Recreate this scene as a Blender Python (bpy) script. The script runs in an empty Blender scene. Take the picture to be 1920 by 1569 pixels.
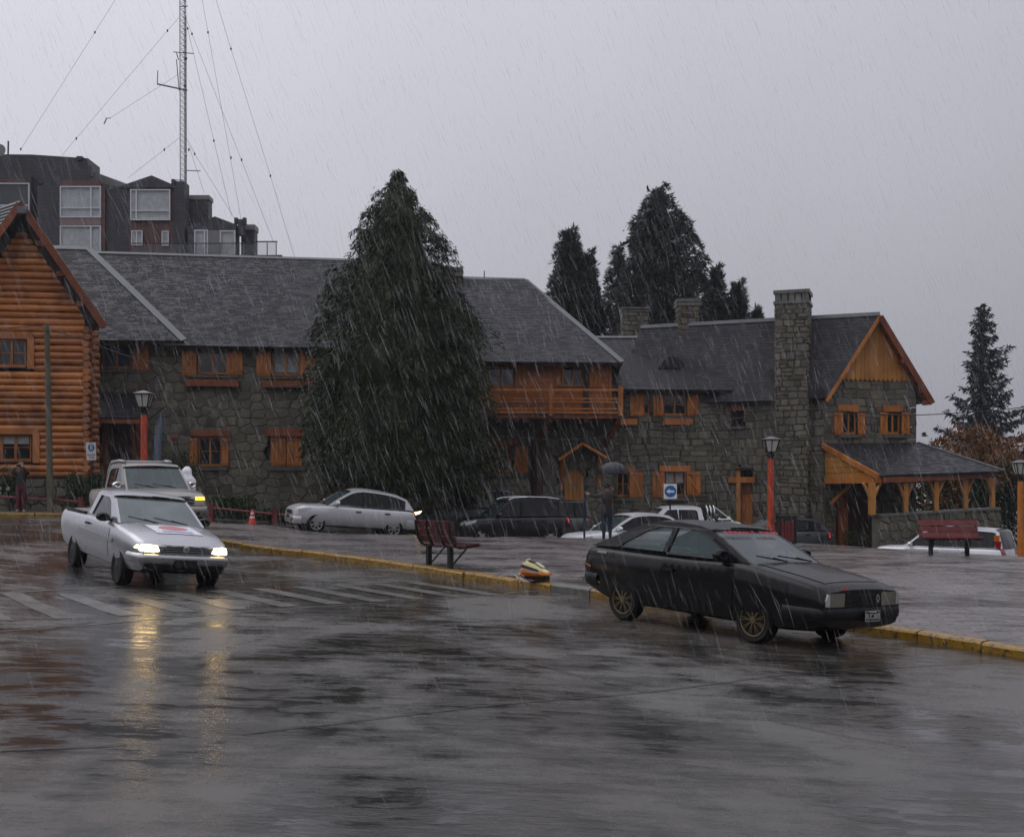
import bpy, bmesh, math, random
import numpy as np
from mathutils import Vector, Matrix, noise as mnoise
from mathutils.bvhtree import BVHTree
from mathutils.geometry import tessellate_polygon

random.seed(7); np.random.seed(7)
SC = bpy.context.scene
COL = SC.collection
R = math.radians

# ------------------------------------------------------------------ camera
F, CX, YH, CZ = 2200.0, 960.0, 915.0, 1.7      # focal length in photo pixels, principal column, horizon row, eye height
cam_d = bpy.data.cameras.new('camera'); cam = bpy.data.objects.new('camera', cam_d); COL.objects.link(cam)
cam.location = (0, 0, CZ); cam.rotation_euler = (R(90), 0, 0)
cam_d.sensor_fit = 'HORIZONTAL'; cam_d.sensor_width = 36; cam_d.lens = 36*F/1920
cam_d.shift_y = (YH-784.5)/1920
cam_d.clip_start = 0.1; cam_d.clip_end = 6000
SC.camera = cam

# ------------------------------------------------------------------ sky, sun, exposure
SUN_EL, SUN_AZ = 52, -62                        # the bright part of the overcast: high, left of the view
world = bpy.data.worlds.new('World'); SC.world = world; world.use_nodes = True
wn = world.node_tree; wn.nodes.clear(); WL = wn.links
def wnode(t, **k):
    n = wn.nodes.new(t)
    for a, b in k.items(): setattr(n, a, b)
    return n
w_out = wnode('ShaderNodeOutputWorld'); w_bg = wnode('ShaderNodeBackground')
w_sky = wnode('ShaderNodeTexSky', sky_type='NISHITA'); w_sky.sun_disc = False
w_sky.sun_elevation = R(SUN_EL); w_sky.sun_rotation = R(SUN_AZ); w_sky.dust_density = 6; w_sky.air_density = 1.5
w_hs = wnode('ShaderNodeHueSaturation'); w_hs.inputs['Saturation'].default_value = 0.10
WL.new(w_sky.outputs[0], w_hs.inputs['Color'])
# rain cloud deck: soft gradient towards the hidden sun, faint large cloud noise
w_tc = wnode('ShaderNodeTexCoord')
w_dot = wnode('ShaderNodeVectorMath', operation='DOT_PRODUCT')
w_dot.inputs[1].default_value = (-0.25, 0.0, 0.65)
WL.new(w_tc.outputs['Generated'], w_dot.inputs[0])
w_ramp = wnode('ShaderNodeMapRange'); w_ramp.inputs['From Min'].default_value = -0.32; w_ramp.inputs['From Max'].default_value = 0.72
w_ramp.inputs['To Min'].default_value = 0.8; w_ramp.inputs['To Max'].default_value = 11.2
WL.new(w_dot.outputs['Value'], w_ramp.inputs['Value'])
w_noi = wnode('ShaderNodeTexNoise'); w_noi.inputs['Scale'].default_value = 2.2; w_noi.inputs['Detail'].default_value = 5
w_noi.inputs['Roughness'].default_value = 0.55
WL.new(w_tc.outputs['Generated'], w_noi.inputs['Vector'])
w_nr = wnode('ShaderNodeMapRange'); w_nr.inputs['From Min'].default_value = 0.3; w_nr.inputs['From Max'].default_value = 0.7
w_nr.inputs['To Min'].default_value = 0.95; w_nr.inputs['To Max'].default_value = 1.05
WL.new(w_noi.outputs[0], w_nr.inputs['Value'])
w_mul = wnode('ShaderNodeMath', operation='MULTIPLY'); WL.new(w_ramp.outputs[0], w_mul.inputs[0]); WL.new(w_nr.outputs[0], w_mul.inputs[1])
w_tint = wnode('ShaderNodeVectorMath', operation='SCALE'); w_tint.inputs[0].default_value = (0.955, 0.96, 1.08)
WL.new(w_mul.outputs[0], w_tint.inputs['Scale'])
w_mix = wnode('ShaderNodeMix', data_type='RGBA'); w_mix.inputs['Factor'].default_value = 0.94
WL.new(w_hs.outputs[0], w_mix.inputs[6]); WL.new(w_tint.outputs[0], w_mix.inputs[7])
WL.new(w_mix.outputs[2], w_bg.inputs['Color']); w_bg.inputs['Strength'].default_value = 0.1
WL.new(w_bg.outputs[0], w_out.inputs['Surface'])

sun_d = bpy.data.lights.new('sun', 'SUN'); sun_d.energy = 0.5; sun_d.angle = R(50); sun_d.color = (1.0, 0.97, 0.94)
sun = bpy.data.objects.new('sun', sun_d); COL.objects.link(sun)
_az, _el = R(SUN_AZ), R(SUN_EL)
_sd = Vector((math.sin(_az)*math.cos(_el), math.cos(_az)*math.cos(_el), math.sin(_el)))
sun.rotation_euler = (-_sd).to_track_quat('-Z', 'Y').to_euler(); sun.location = _sd*60

SC.view_settings.view_transform = 'Standard'; SC.view_settings.look = 'None'
SC.view_settings.exposure = 0.0; SC.view_settings.gamma = 1.0; SC.view_settings.use_curve_mapping = False
SC.render.engine = 'CYCLES'
cy = SC.cycles
cy.max_bounces = 6; cy.diffuse_bounces = 3; cy.glossy_bounces = 4; cy.transmission_bounces = 4
cy.transparent_max_bounces = 16; cy.volume_bounces = 0; cy.caustics_reflective = False; cy.caustics_refractive = False
cy.use_denoising = True; cy.sample_clamp_indirect = 6.0

# ------------------------------------------------------------------ small helpers
def ss(a, b, x):
    t = min(1.0, max(0.0, (x-a)/(b-a))); return t*t*(3-2*t)
def tab(t, x):
    if x <= t[0][0]: return t[0][1]
    for (a, va), (b, vb) in zip(t, t[1:]):
        if x <= b: return va+(vb-va)*(x-a)/(b-a)
    return t[-1][1]
def at(px, py, Y):                                # where the sight line of a photo pixel meets depth Y
    return Vector(((px-CX)/F*Y, Y, CZ-(py-YH)/F*Y))
def rnd(a, b): return random.uniform(a, b)

ROOTLOC = {}
def tag(o, label=None, cat=None, group=None, kind=None):
    if label: o['label'] = label
    if cat: o['category'] = cat
    if group: o['group'] = group
    if kind: o['kind'] = kind
    return o
def thing(name, label, cat, loc=(0, 0, 0), group=None):
    o = bpy.data.objects.new(name, None); COL.objects.link(o); o.empty_display_size = 0.3
    o.location = loc; ROOTLOC[o.name] = Vector(loc)
    return tag(o, label, cat, group)
def rootloc(o):
    while o is not None:
        if o.name in ROOTLOC: return ROOTLOC[o.name]
        o = o.parent
    return Vector((0, 0, 0))
def empty(name, parent):
    o = bpy.data.objects.new(name, None); COL.objects.link(o); o.parent = parent; o.empty_display_size = 0.1; return o
def children(o): return [c for c in bpy.data.objects if c.parent == o]
def copy_tree(o, parent=None):
    c = o.copy(); COL.objects.link(c)
    if parent: c.parent = parent
    for ch in list(o.children): copy_tree(ch, c)
    return c

class MB:
    def __init__(s): s.v = []; s.f = []; s.m = []; s.mi = 0
    def add(s, vs, fs):
        k = len(s.v); s.v += [tuple(p) for p in vs]; s.f += [tuple(i+k for i in f) for f in fs]; s.m += [s.mi]*len(fs); return s
    def box(s, c, d, M=None):
        x, y, z = d[0]/2, d[1]/2, d[2]/2
        vs = [Vector((a*x, b*y, e*z)) for a in (-1, 1) for b in (-1, 1) for e in (-1, 1)]
        if M is not None: vs = [M @ p for p in vs]
        c = Vector(c)
        return s.add([c+p for p in vs], [(0, 1, 3, 2), (4, 6, 7, 5), (0, 4, 5, 1), (2, 3, 7, 6), (0, 2, 6, 4), (1, 5, 7, 3)])
    def bar(s, a, b, w, h=None, up=(0, 0, 1), taper=1.0):
        a, b = Vector(a), Vector(b); d = (b-a).normalized(); up = Vector(up)
        if abs(d.dot(up)) > 0.98: up = Vector((0, 1, 0))
        sx = d.cross(up).normalized(); sz = sx.cross(d).normalized(); h = w if h is None else h
        vs = []
        for p, t in ((a, 1), (b, taper)):
            for i, j in ((-1, -1), (1, -1), (1, 1), (-1, 1)): vs.append(p+sx*i*w/2*t+sz*j*h/2*t)
        return s.add(vs, [(3, 2, 1, 0), (4, 5, 6, 7), (0, 1, 5, 4), (1, 2, 6, 5), (2, 3, 7, 6), (3, 0, 4, 7)])
    def tube(s, pts, r, n=8, cap=True):
        pts = [Vector(p) for p in pts]; rr = r if isinstance(r, (list, tuple)) else [r]*len(pts)
        vs = []; fs = []; prev = None
        for i, p in enumerate(pts):
            d = (pts[min(i+1, len(pts)-1)]-pts[max(i-1, 0)]).normalized()
            if prev is None:
                u = Vector((0, 0, 1)) if abs(d.z) < 0.9 else Vector((1, 0, 0)); sx = d.cross(u).normalized()
            else:
                sx = (prev-d*prev.dot(d)).normalized()
            prev = sx; sy = d.cross(sx)
            for k in range(n):
                a = 2*math.pi*k/n; vs.append(p+(sx*math.cos(a)+sy*math.sin(a))*rr[i])
        for i in range(len(pts)-1):
            for k in range(n): fs.append((i*n+k, i*n+(k+1) % n, (i+1)*n+(k+1) % n, (i+1)*n+k))
        if cap: fs.append(tuple(range(n))[::-1]); fs.append(tuple(range((len(pts)-1)*n, len(pts)*n)))
        return s.add(vs, fs)
    def lathe(s, prof, n=20, M=None, c=(0, 0, 0), a0=0.0):
        vs = []; fs = []; c = Vector(c)                       # prof: (radius, z)
        for r, z in prof:
            for k in range(n):
                a = a0+2*math.pi*k/n; p = Vector((r*math.cos(a), r*math.sin(a), z)); vs.append(c+(M @ p if M is not None else p))
        for i in range(len(prof)-1):
            for k in range(n): fs.append((i*n+k, i*n+(k+1) % n, (i+1)*n+(k+1) % n, (i+1)*n+k))
        fs.append(tuple(range(n))[::-1]); fs.append(tuple(range((len(prof)-1)*n, len(prof)*n)))
        return s.add(vs, fs)
    def prism(s, poly, fn, d0, d1):                            # poly of (a,b); fn(a,b,d) -> point
        n = len(poly); vs = [fn(a, b, d0) for a, b in poly]+[fn(a, b, d1) for a, b in poly]
        fs = [tuple(range(n))[::-1], tuple(range(n, 2*n))]+[(i, (i+1) % n, n+(i+1) % n, n+i) for i in range(n)]
        return s.add(vs, fs)
    def grid(s, rows):
        n = len(rows[0]); vs = [p for r in rows for p in r]
        return s.add(vs, [(i*n+j, i*n+j+1, (i+1)*n+j+1, (i+1)*n+j) for i in range(len(rows)-1) for j in range(n-1)])
    def build(s, name, mat, parent=None, smooth=False, ang=None, fix=True):
        me = bpy.data.meshes.new(name); L = rootloc(parent) if parent is not None else Vector((0, 0, 0))
        me.from_pydata([(v[0]-L.x, v[1]-L.y, v[2]-L.z) for v in s.v], [], s.f)
        for m in (mat if isinstance(mat, (list, tuple)) else [mat]): me.materials.append(m)
        if s.mi or any(s.m): me.polygons.foreach_set('material_index', s.m)
        if fix and len(s.f) < 20000:
            bm = bmesh.new(); bm.from_mesh(me); bmesh.ops.recalc_face_normals(bm, faces=bm.faces); bm.to_mesh(me); bm.free()
        if smooth:
            me.polygons.foreach_set('use_smooth', [True]*len(me.polygons))
            if ang: me.set_sharp_from_angle(angle=R(ang))
        me.update()
        o = bpy.data.objects.new(name, me); COL.objects.link(o)
        if parent is not None: o.parent = parent
        return o

def np_mesh(name, verts, faces4, mat, parent=None, smooth=False):
    """verts (N,3) array, faces (M,k) array, all faces the same size"""
    L = rootloc(parent) if parent is not None else Vector((0, 0, 0))
    me = bpy.data.meshes.new(name); k = faces4.shape[1]
    me.vertices.add(len(verts)); me.vertices.foreach_set('co', (verts-np.array(L)).astype(np.float32).ravel())
    me.loops.add(faces4.size); me.loops.foreach_set('vertex_index', faces4.astype(np.int32).ravel())
    me.polygons.add(len(faces4)); me.polygons.foreach_set('loop_start', np.arange(0, faces4.size, k, dtype=np.int32))
    me.polygons.foreach_set('loop_total', np.full(len(faces4), k, dtype=np.int32))
    me.materials.append(mat); me.update(calc_edges=True); me.validate()
    if smooth: me.polygons.foreach_set('use_smooth', [True]*len(me.polygons))
    o = bpy.data.objects.new(name, me); COL.objects.link(o)
    if parent is not None: o.parent = parent
    return o

# ------------------------------------------------------------------ materials
def newmat(name):
    m = bpy.data.materials.new(name); m.use_nodes = True; nt = m.node_tree
    return m, nt, nt.nodes['Principled BSDF']
def nd(nt, t, **k):
    n = nt.nodes.new(t)
    for a, b in k.items():
        if a.startswith('i_'): n.inputs[a[2:].replace('_', ' ')].default_value = b
        else: setattr(n, a, b)
    return n
def ramp(nt, src, stops):
    r = nt.nodes.new('ShaderNodeValToRGB'); e = r.color_ramp.elements
    while len(e) < len(stops): e.new(0.5)
    for el, (p, c) in zip(e, stops): el.position = p; el.color = (*c, 1) if len(c) == 3 else c
    nt.links.new(src, r.inputs[0]); return r.outputs[0]
def mixc(nt, f, a, b, bt='MIX'):
    m = nt.nodes.new('ShaderNodeMix'); m.data_type = 'RGBA'; m.blend_type = bt
    for s, i in ((f, 0), (a, 6), (b, 7)):
        if isinstance(s, (int, float)): m.inputs[i].default_value = s
        elif isinstance(s, tuple): m.inputs[i].default_value = (*s, 1)
        else: nt.links.new(s, m.inputs[i])
    return m.outputs[2]
def math_(nt, op, a, b=0.0):
    m = nt.nodes.new('ShaderNodeMath'); m.operation = op
    for s, i in ((a, 0), (b, 1)):
        if isinstance(s, (int, float)): m.inputs[i].default_value = s
        else: nt.links.new(s, m.inputs[i])
    return m.outputs[0]
def coords(nt, scale=(1, 1, 1), kind='Object'):
    t = nt.nodes.new('ShaderNodeTexCoord'); mp = nt.nodes.new('ShaderNodeMapping'); mp.inputs['Scale'].default_value = scale
    nt.links.new(t.outputs[kind], mp.inputs['Vector']); return mp.outputs[0]
def pos(nt, scale=(1, 1, 1)):
    g = nt.nodes.new('ShaderNodeNewGeometry'); mp = nt.nodes.new('ShaderNodeMapping'); mp.inputs['Scale'].default_value = scale
    nt.links.new(g.outputs['Position'], mp.inputs['Vector']); return mp.outputs[0]
def noise_(nt, vec, scale, detail=4, rough=0.55, dist=0.0):
    n = nt.nodes.new('ShaderNodeTexNoise'); n.inputs['Scale'].default_value = scale; n.inputs['Detail'].default_value = detail
    n.inputs['Roughness'].default_value = rough; n.inputs['Distortion'].default_value = dist
    nt.links.new(vec, n.inputs['Vector']); return n.outputs[0]
def bump(nt, bs, h, strength=0.3, dist=0.02):
    b = nt.nodes.new('ShaderNodeBump'); b.inputs['Strength'].default_value = strength; b.inputs['Distance'].default_value = dist
    nt.links.new(h, b.inputs['Height']); nt.links.new(b.outputs[0], bs.inputs['Normal'])
def piece_random(nt):
    oi = nt.nodes.new('ShaderNodeObjectInfo'); g = nt.nodes.new('ShaderNodeNewGeometry')
    return math_(nt, 'FRACT', math_(nt, 'ADD', oi.outputs['Random'], g.outputs['Random Per Island']))
def plain(name, col, rough=0.5, metal=0.0, var=0.12, scale=6, bmp=0.0, coat=0.0, spec=0.5):
    m, nt, bs = newmat(name)
    n = noise_(nt, coords(nt), scale, 5, 0.6)
    lo = tuple(c*(1-var) for c in col); hi = tuple(min(1, c*(1+var)) for c in col)
    nt.links.new(ramp(nt, n, [(0.3, lo), (0.7, hi)]), bs.inputs['Base Color'])
    r = nt.nodes.new('ShaderNodeMapRange'); r.inputs['From Min'].default_value = 0.3; r.inputs['From Max'].default_value = 0.7
    r.inputs['To Min'].default_value = max(0.02, rough*0.8); r.inputs['To Max'].default_value = min(1, rough*1.2)
    nt.links.new(n, r.inputs['Value']); nt.links.new(r.outputs[0], bs.inputs['Roughness'])
    bs.inputs['Metallic'].default_value = metal; bs.inputs['Coat Weight'].default_value = coat
    bs.inputs['Coat Roughness'].default_value = 0.06
    bs.inputs['Specular IOR Level'].default_value = spec
    if bmp: bump(nt, bs, noise_(nt, coords(nt), scale*8, 4), bmp, 0.01)
    return m
def wood(name, a, b, dark, grain=(1, 1, 1), rough=0.45, per_piece=0.35, scale=3.0):
    """stained, rain-wet timber; grain = coordinate scale, small along the fibres"""
    m, nt, bs = newmat(name)
    v = pos(nt, grain)
    n1 = noise_(nt, v, scale, 6, 0.6, 0.6); n2 = noise_(nt, v, scale*5, 4, 0.7, 0.3); n3 = noise_(nt, pos(nt), 1.1, 3, 0.6)
    c = ramp(nt, n1, [(0.22, dark), (0.38, a), (0.70, b)])
    c = mixc(nt, ramp(nt, n2, [(0.42, (0, 0, 0)), (0.75, (0.6, 0.6, 0.6))]), c, dark, 'MIX')
    c = mixc(nt, per_piece, c, ramp(nt, piece_random(nt), [(0.0, tuple(x*0.45 for x in a)), (0.5, a), (1.0, tuple(min(1, x*1.35) for x in b))]))
    c = mixc(nt, ramp(nt, n3, [(0.46, (0, 0, 0)), (0.70, (0.6, 0.6, 0.6))]), c, dark)
    nt.links.new(c, bs.inputs['Base Color']); bs.inputs['Roughness'].default_value = rough
    bs.inputs['Specular IOR Level'].default_value = 0.35
    bump(nt, bs, n2, 0.5, 0.012)
    return m
def glassy(name, col, rough=0.05, alpha=0.9, drops=0.0, spec=0.6):
    m, nt, bs = newmat(name)
    n = noise_(nt, coords(nt), 2.2, 3)
    nt.links.new(ramp(nt, n, [(0.3, tuple(c*0.75 for c in col)), (0.7, tuple(min(1, c*1.2) for c in col))]), bs.inputs['Base Color'])
    bs.inputs['Roughness'].default_value = rough; bs.inputs['Specular IOR Level'].default_value = spec
    bs.inputs['Alpha'].default_value = alpha
    if drops:
        vo = nt.nodes.new('ShaderNodeTexVoronoi'); vo.inputs['Scale'].default_value = 42; nt.links.new(coords(nt), vo.inputs['Vector'])
        h = ramp(nt, vo.outputs['Distance'], [(0.0, (1, 1, 1)), (0.22, (0, 0, 0))])
        bump(nt, bs, h, drops, 0.004)
    return m
def emissive(name, col, strength):
    m, nt, bs = newmat(name)
    bs.inputs['Base Color'].default_value = (*col, 1); bs.inputs['Emission Color'].default_value = (*col, 1)
    bs.inputs['Emission Strength'].default_value = strength; bs.inputs['Roughness'].default_value = 0.2
    return m
def carpaint(name, col, metal=0.0, rough=0.28, coat=0.8, drops=0.12, spec=0.5, dirtk=0.75):
    m, nt, bs = newmat(name)
    dirt = noise_(nt, coords(nt), 2.5, 6, 0.65)
    g = nt.nodes.new('ShaderNodeTexCoord'); sp = nt.nodes.new('ShaderNodeSeparateXYZ'); nt.links.new(g.outputs['Object'], sp.inputs[0])
    low = nt.nodes.new('ShaderNodeMapRange'); low.inputs['From Min'].default_value = 0.2; low.inputs['From Max'].default_value = 0.62
    low.inputs['To Min'].default_value = dirtk; bs.inputs['Specular IOR Level'].default_value = spec; low.inputs['To Max'].default_value = 0.0
    nt.links.new(sp.outputs['Z'], low.inputs['Value'])
    f = math_(nt, 'MULTIPLY', low.outputs[0], dirt)          # road dirt thrown up along the sills
    c = mixc(nt, f, col, (0.10, 0.085, 0.07))
    nt.links.new(c, bs.inputs['Base Color'])
    bs.inputs['Metallic'].default_value = metal
    bs.inputs['Coat Weight'].default_value = coat; bs.inputs['Coat Roughness'].default_value = 0.20
    rr = nt.nodes.new('ShaderNodeMapRange'); rr.inputs['To Min'].default_value = rough*0.8; rr.inputs['To Max'].default_value = rough*1.3
    nt.links.new(dirt, rr.inputs['Value']); nt.links.new(rr.outputs[0], bs.inputs['Roughness'])
    if drops:
        vo = nt.nodes.new('ShaderNodeTexVoronoi'); vo.inputs['Scale'].default_value = 30; nt.links.new(coords(nt), vo.inputs['Vector'])
        h = ramp(nt, vo.outputs['Distance'], [(0.0, (1, 1, 1)), (0.25, (0, 0, 0))])
        bump(nt, bs, h, drops, 0.003)
    return m
def leafmat(name, cols, rough=0.55, trans=0.15):
    m, nt, bs = newmat(name)
    g = nt.nodes.new('ShaderNodeNewGeometry')
    n = noise_(nt, pos(nt), 0.9, 4, 0.6)
    f = math_(nt, 'ADD', math_(nt, 'MULTIPLY', g.outputs['Random Per Island'], 0.55), math_(nt, 'MULTIPLY', n, 0.5))
    k = len(cols)-1
    nt.links.new(ramp(nt, f, [(0.15+0.7*i/k, c) for i, c in enumerate(cols)]), bs.inputs['Base Color'])
    bs.inputs['Roughness'].default_value = rough; bs.inputs['Specular IOR Level'].default_value = 0.3
    bs.inputs['Subsurface Weight'].default_value = 0.0
    return m

def stone_mat(name, cols, rough=0.6):
    m, nt, bs = newmat(name)
    pr = piece_random(nt); k = len(cols)-1
    c = ramp(nt, pr, [(i/k, c) for i, c in enumerate(cols)])
    n = noise_(nt, pos(nt), 7, 6, 0.65); n2 = noise_(nt, pos(nt), 0.8, 4, 0.6)
    c = mixc(nt, 0.8, c, ramp(nt, n, [(0.25, (0.45, 0.45, 0.45)), (0.75, (1.25, 1.22, 1.15))]), 'MULTIPLY')
    c = mixc(nt, ramp(nt, n2, [(0.45, (0, 0, 0)), (0.72, (0.6, 0.6, 0.6))]), c, (0.075, 0.072, 0.055))   # damp streaks and lichen
    nt.links.new(c, bs.inputs['Base Color']); bs.inputs['Roughness'].default_value = rough
    bs.inputs['Specular IOR Level'].default_value = 0.25
    bump(nt, bs, noise_(nt, pos(nt), 16, 5, 0.65), 0.6, 0.03)
    return m
def slate_mat(name, cols, rough=0.34):
    m, nt, bs = newmat(name)
    pr = piece_random(nt); k = len(cols)-1
    c = ramp(nt, pr, [(i/k, c) for i, c in enumerate(cols)])
    n = noise_(nt, pos(nt), 1.3, 5, 0.6)
    c = mixc(nt, 0.7, c, ramp(nt, n, [(0.3, (0.6, 0.6, 0.62)), (0.7, (1.25, 1.25, 1.22))]), 'MULTIPLY')
    nt.links.new(c, bs.inputs['Base Color'])
    rr = nt.nodes.new('ShaderNodeMapRange'); rr.inputs['To Min'].default_value = rough*0.7; rr.inputs['To Max'].default_value = rough*1.5
    nt.links.new(pr, rr.inputs['Value']); nt.links.new(rr.outputs[0], bs.inputs['Roughness'])
    bs.inputs['Specular IOR Level'].default_value = 0.3
    bump(nt, bs, noise_(nt, pos(nt), 9, 4), 0.3, 0.01)
    return m

M = {}
M['stone'] = stone_mat('wet_stone', [(0.075, 0.068, 0.05), (0.15, 0.135, 0.10), (0.19, 0.175, 0.135), (0.12, 0.118, 0.098), (0.22, 0.195, 0.14)])
M['mortar'] = plain('mortar', (0.095, 0.088, 0.07), 0.8, var=0.3, scale=3, bmp=0.4)
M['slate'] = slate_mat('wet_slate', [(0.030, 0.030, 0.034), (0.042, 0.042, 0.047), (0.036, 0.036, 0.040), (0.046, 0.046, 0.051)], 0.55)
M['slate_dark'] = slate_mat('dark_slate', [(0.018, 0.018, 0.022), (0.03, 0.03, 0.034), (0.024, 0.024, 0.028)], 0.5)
M['slatebase'] = plain('roof_deck', (0.015, 0.015, 0.017), 0.7)
M['flash'] = plain('lead_flashing', (0.13, 0.135, 0.14), 0.5, 0.1, var=0.2, scale=2, bmp=0.1)
M['log'] = wood('log_wood', (0.46, 0.155, 0.036), (0.60, 0.235, 0.058), (0.08, 0.024, 0.008), (0.25, 2.0, 2.0), 0.4, 0.5)
M['logend'] = wood('log_end', (0.36, 0.13, 0.045), (0.48, 0.19, 0.065), (0.08, 0.025, 0.008), (2, 2, 2), 0.5, 0.4)
M['board'] = wood('stained_board', (0.43, 0.142, 0.027), (0.56, 0.205, 0.042), (0.13, 0.038, 0.008), (3, 3, 0.35), 0.42, 0.35)
M['boardh'] = wood('stained_board_flat', (0.40, 0.125, 0.025), (0.53, 0.19, 0.04), (0.13, 0.038, 0.008), (0.35, 3, 3), 0.42, 0.35)
M['yellowboard'] = wood('varnished_board', (0.47, 0.20, 0.042), (0.56, 0.25, 0.06), (0.24, 0.09, 0.018), (3, 3, 0.3), 0.4, 0.35)
M['yellowboardh'] = wood('varnished_board_flat', (0.52, 0.22, 0.04), (0.60, 0.27, 0.055), (0.22, 0.08, 0.015), (0.3, 3, 3), 0.4, 0.25)
M['redwood'] = wood('red_stained_wood', (0.20, 0.05, 0.015), (0.27, 0.075, 0.022), (0.06, 0.014, 0.006), (0.5, 3, 3), 0.45, 0.25)
M['darkwood'] = wood('dark_wood', (0.035, 0.016, 0.01), (0.05, 0.022, 0.013), (0.012, 0.006, 0.004), (2, 2, 0.4), 0.5, 0.25)
M['pole'] = wood('weathered_pole', (0.12, 0.105, 0.07), (0.17, 0.15, 0.10), (0.05, 0.045, 0.03), (3, 3, 0.25), 0.6, 0.0)
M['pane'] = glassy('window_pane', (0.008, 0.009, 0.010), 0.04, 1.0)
M['curtain'] = plain('lace_curtain', (0.34, 0.36, 0.36), 0.8, var=0.25, scale=7)
M['blueblind'] = plain('blue_blind', (0.02, 0.05, 0.09), 0.6)
M['black'] = plain('black_iron', (0.012, 0.012, 0.013), 0.4, 0.2)
M['blackplastic'] = plain('black_plastic', (0.008, 0.008, 0.009), 0.5, spec=.25)
M['rubber'] = plain('tyre_rubber', (0.009, 0.009, 0.009), 0.7, bmp=0.2, spec=.2)
M['chrome'] = plain('chrome', (0.62, 0.63, 0.65), 0.12, 1.0, var=0.05)
M['alloy'] = plain('alloy', (0.45, 0.46, 0.47), 0.3, 0.8)
M['wire'] = plain('cable', (0.02, 0.02, 0.022), 0.5)
M['mast'] = plain('mast_steel', (0.30, 0.30, 0.31), 0.5, 0.1)
M['galv'] = plain('galvanised_steel', (0.14, 0.14, 0.145), 0.45, 0.4)
M['white'] = plain('white_paint', (0.75, 0.75, 0.76), 0.4, var=0.05)
M['yellow'] = None
# ------------------------------------------------------------------ ground heights
NEAR = [(-25, .85), (-17, .75), (-12, .66), (-8.5, .40), (-6.4, .16), (-5.4, .09), (0, -.09), (2.9, -.24), (6, -.38), (12, -.58), (25, -.9)]
BACK = [(-25, .85), (-17, .75), (-12, .68), (-8.5, .5), (-5, .2), (0, -.2), (1.5, -.32), (4, -.6), (12, -1.0), (16, -1.2), (40, -1.4)]
def gnear(X, Y):
    z = tab(NEAR, X)
    return z*(1-.6*ss(14, 28, Y)) if X > 0 else z
FARE = [(-9.3, 37.4), (8.3, 37.2), (9.6, 35.2), (10.9, 32.8), (12.4, 30.6), (20, 22.5), (40, 8)]     # back edge of the plaza
def groad(X, Y):
    ye = tab(FARE, X); t = ss(ye-6.4, ye, Y); return gnear(X, Y)*(1-t)+tab(BACK, X)*t
def gpx(px, py):                                  # road point under a photo pixel
    Y = 15.0
    for _ in range(60):
        X = (px-CX)/F*Y; Y += 0.5*((CZ-groad(X, Y))*F/(py-YH)-Y)
    return ((px-CX)/F*Y, Y)
KERB = [(-9.6, 37.6), (-9.5, 33.5), (-8.9, 30.6)]+[gpx(*q) for q in ((428, 1024), (574, 1042), (703, 1059), (800, 1074), (929, 1093), (1000, 1103), (1140, 1123), (1640, 1190), (1760, 1208), (1920, 1235))]+[(9.5, 10.6), (16, 4.5)]
def kerb_dist(X, Y):
    best = 1e9
    for (ax, ay), (bx, by) in zip(KERB, KERB[1:]):
        dx, dy = bx-ax, by-ay; t = max(0, min(1, ((X-ax)*dx+(Y-ay)*dy)/(dx*dx+dy*dy)))
        best = min(best, math.hypot(X-ax-t*dx, Y-ay-t*dy))
    return best
def gplaza(X, Y): return gnear(X, Y)+.13+.07*ss(0.2, 2.2, kerb_dist(X, Y))

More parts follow.
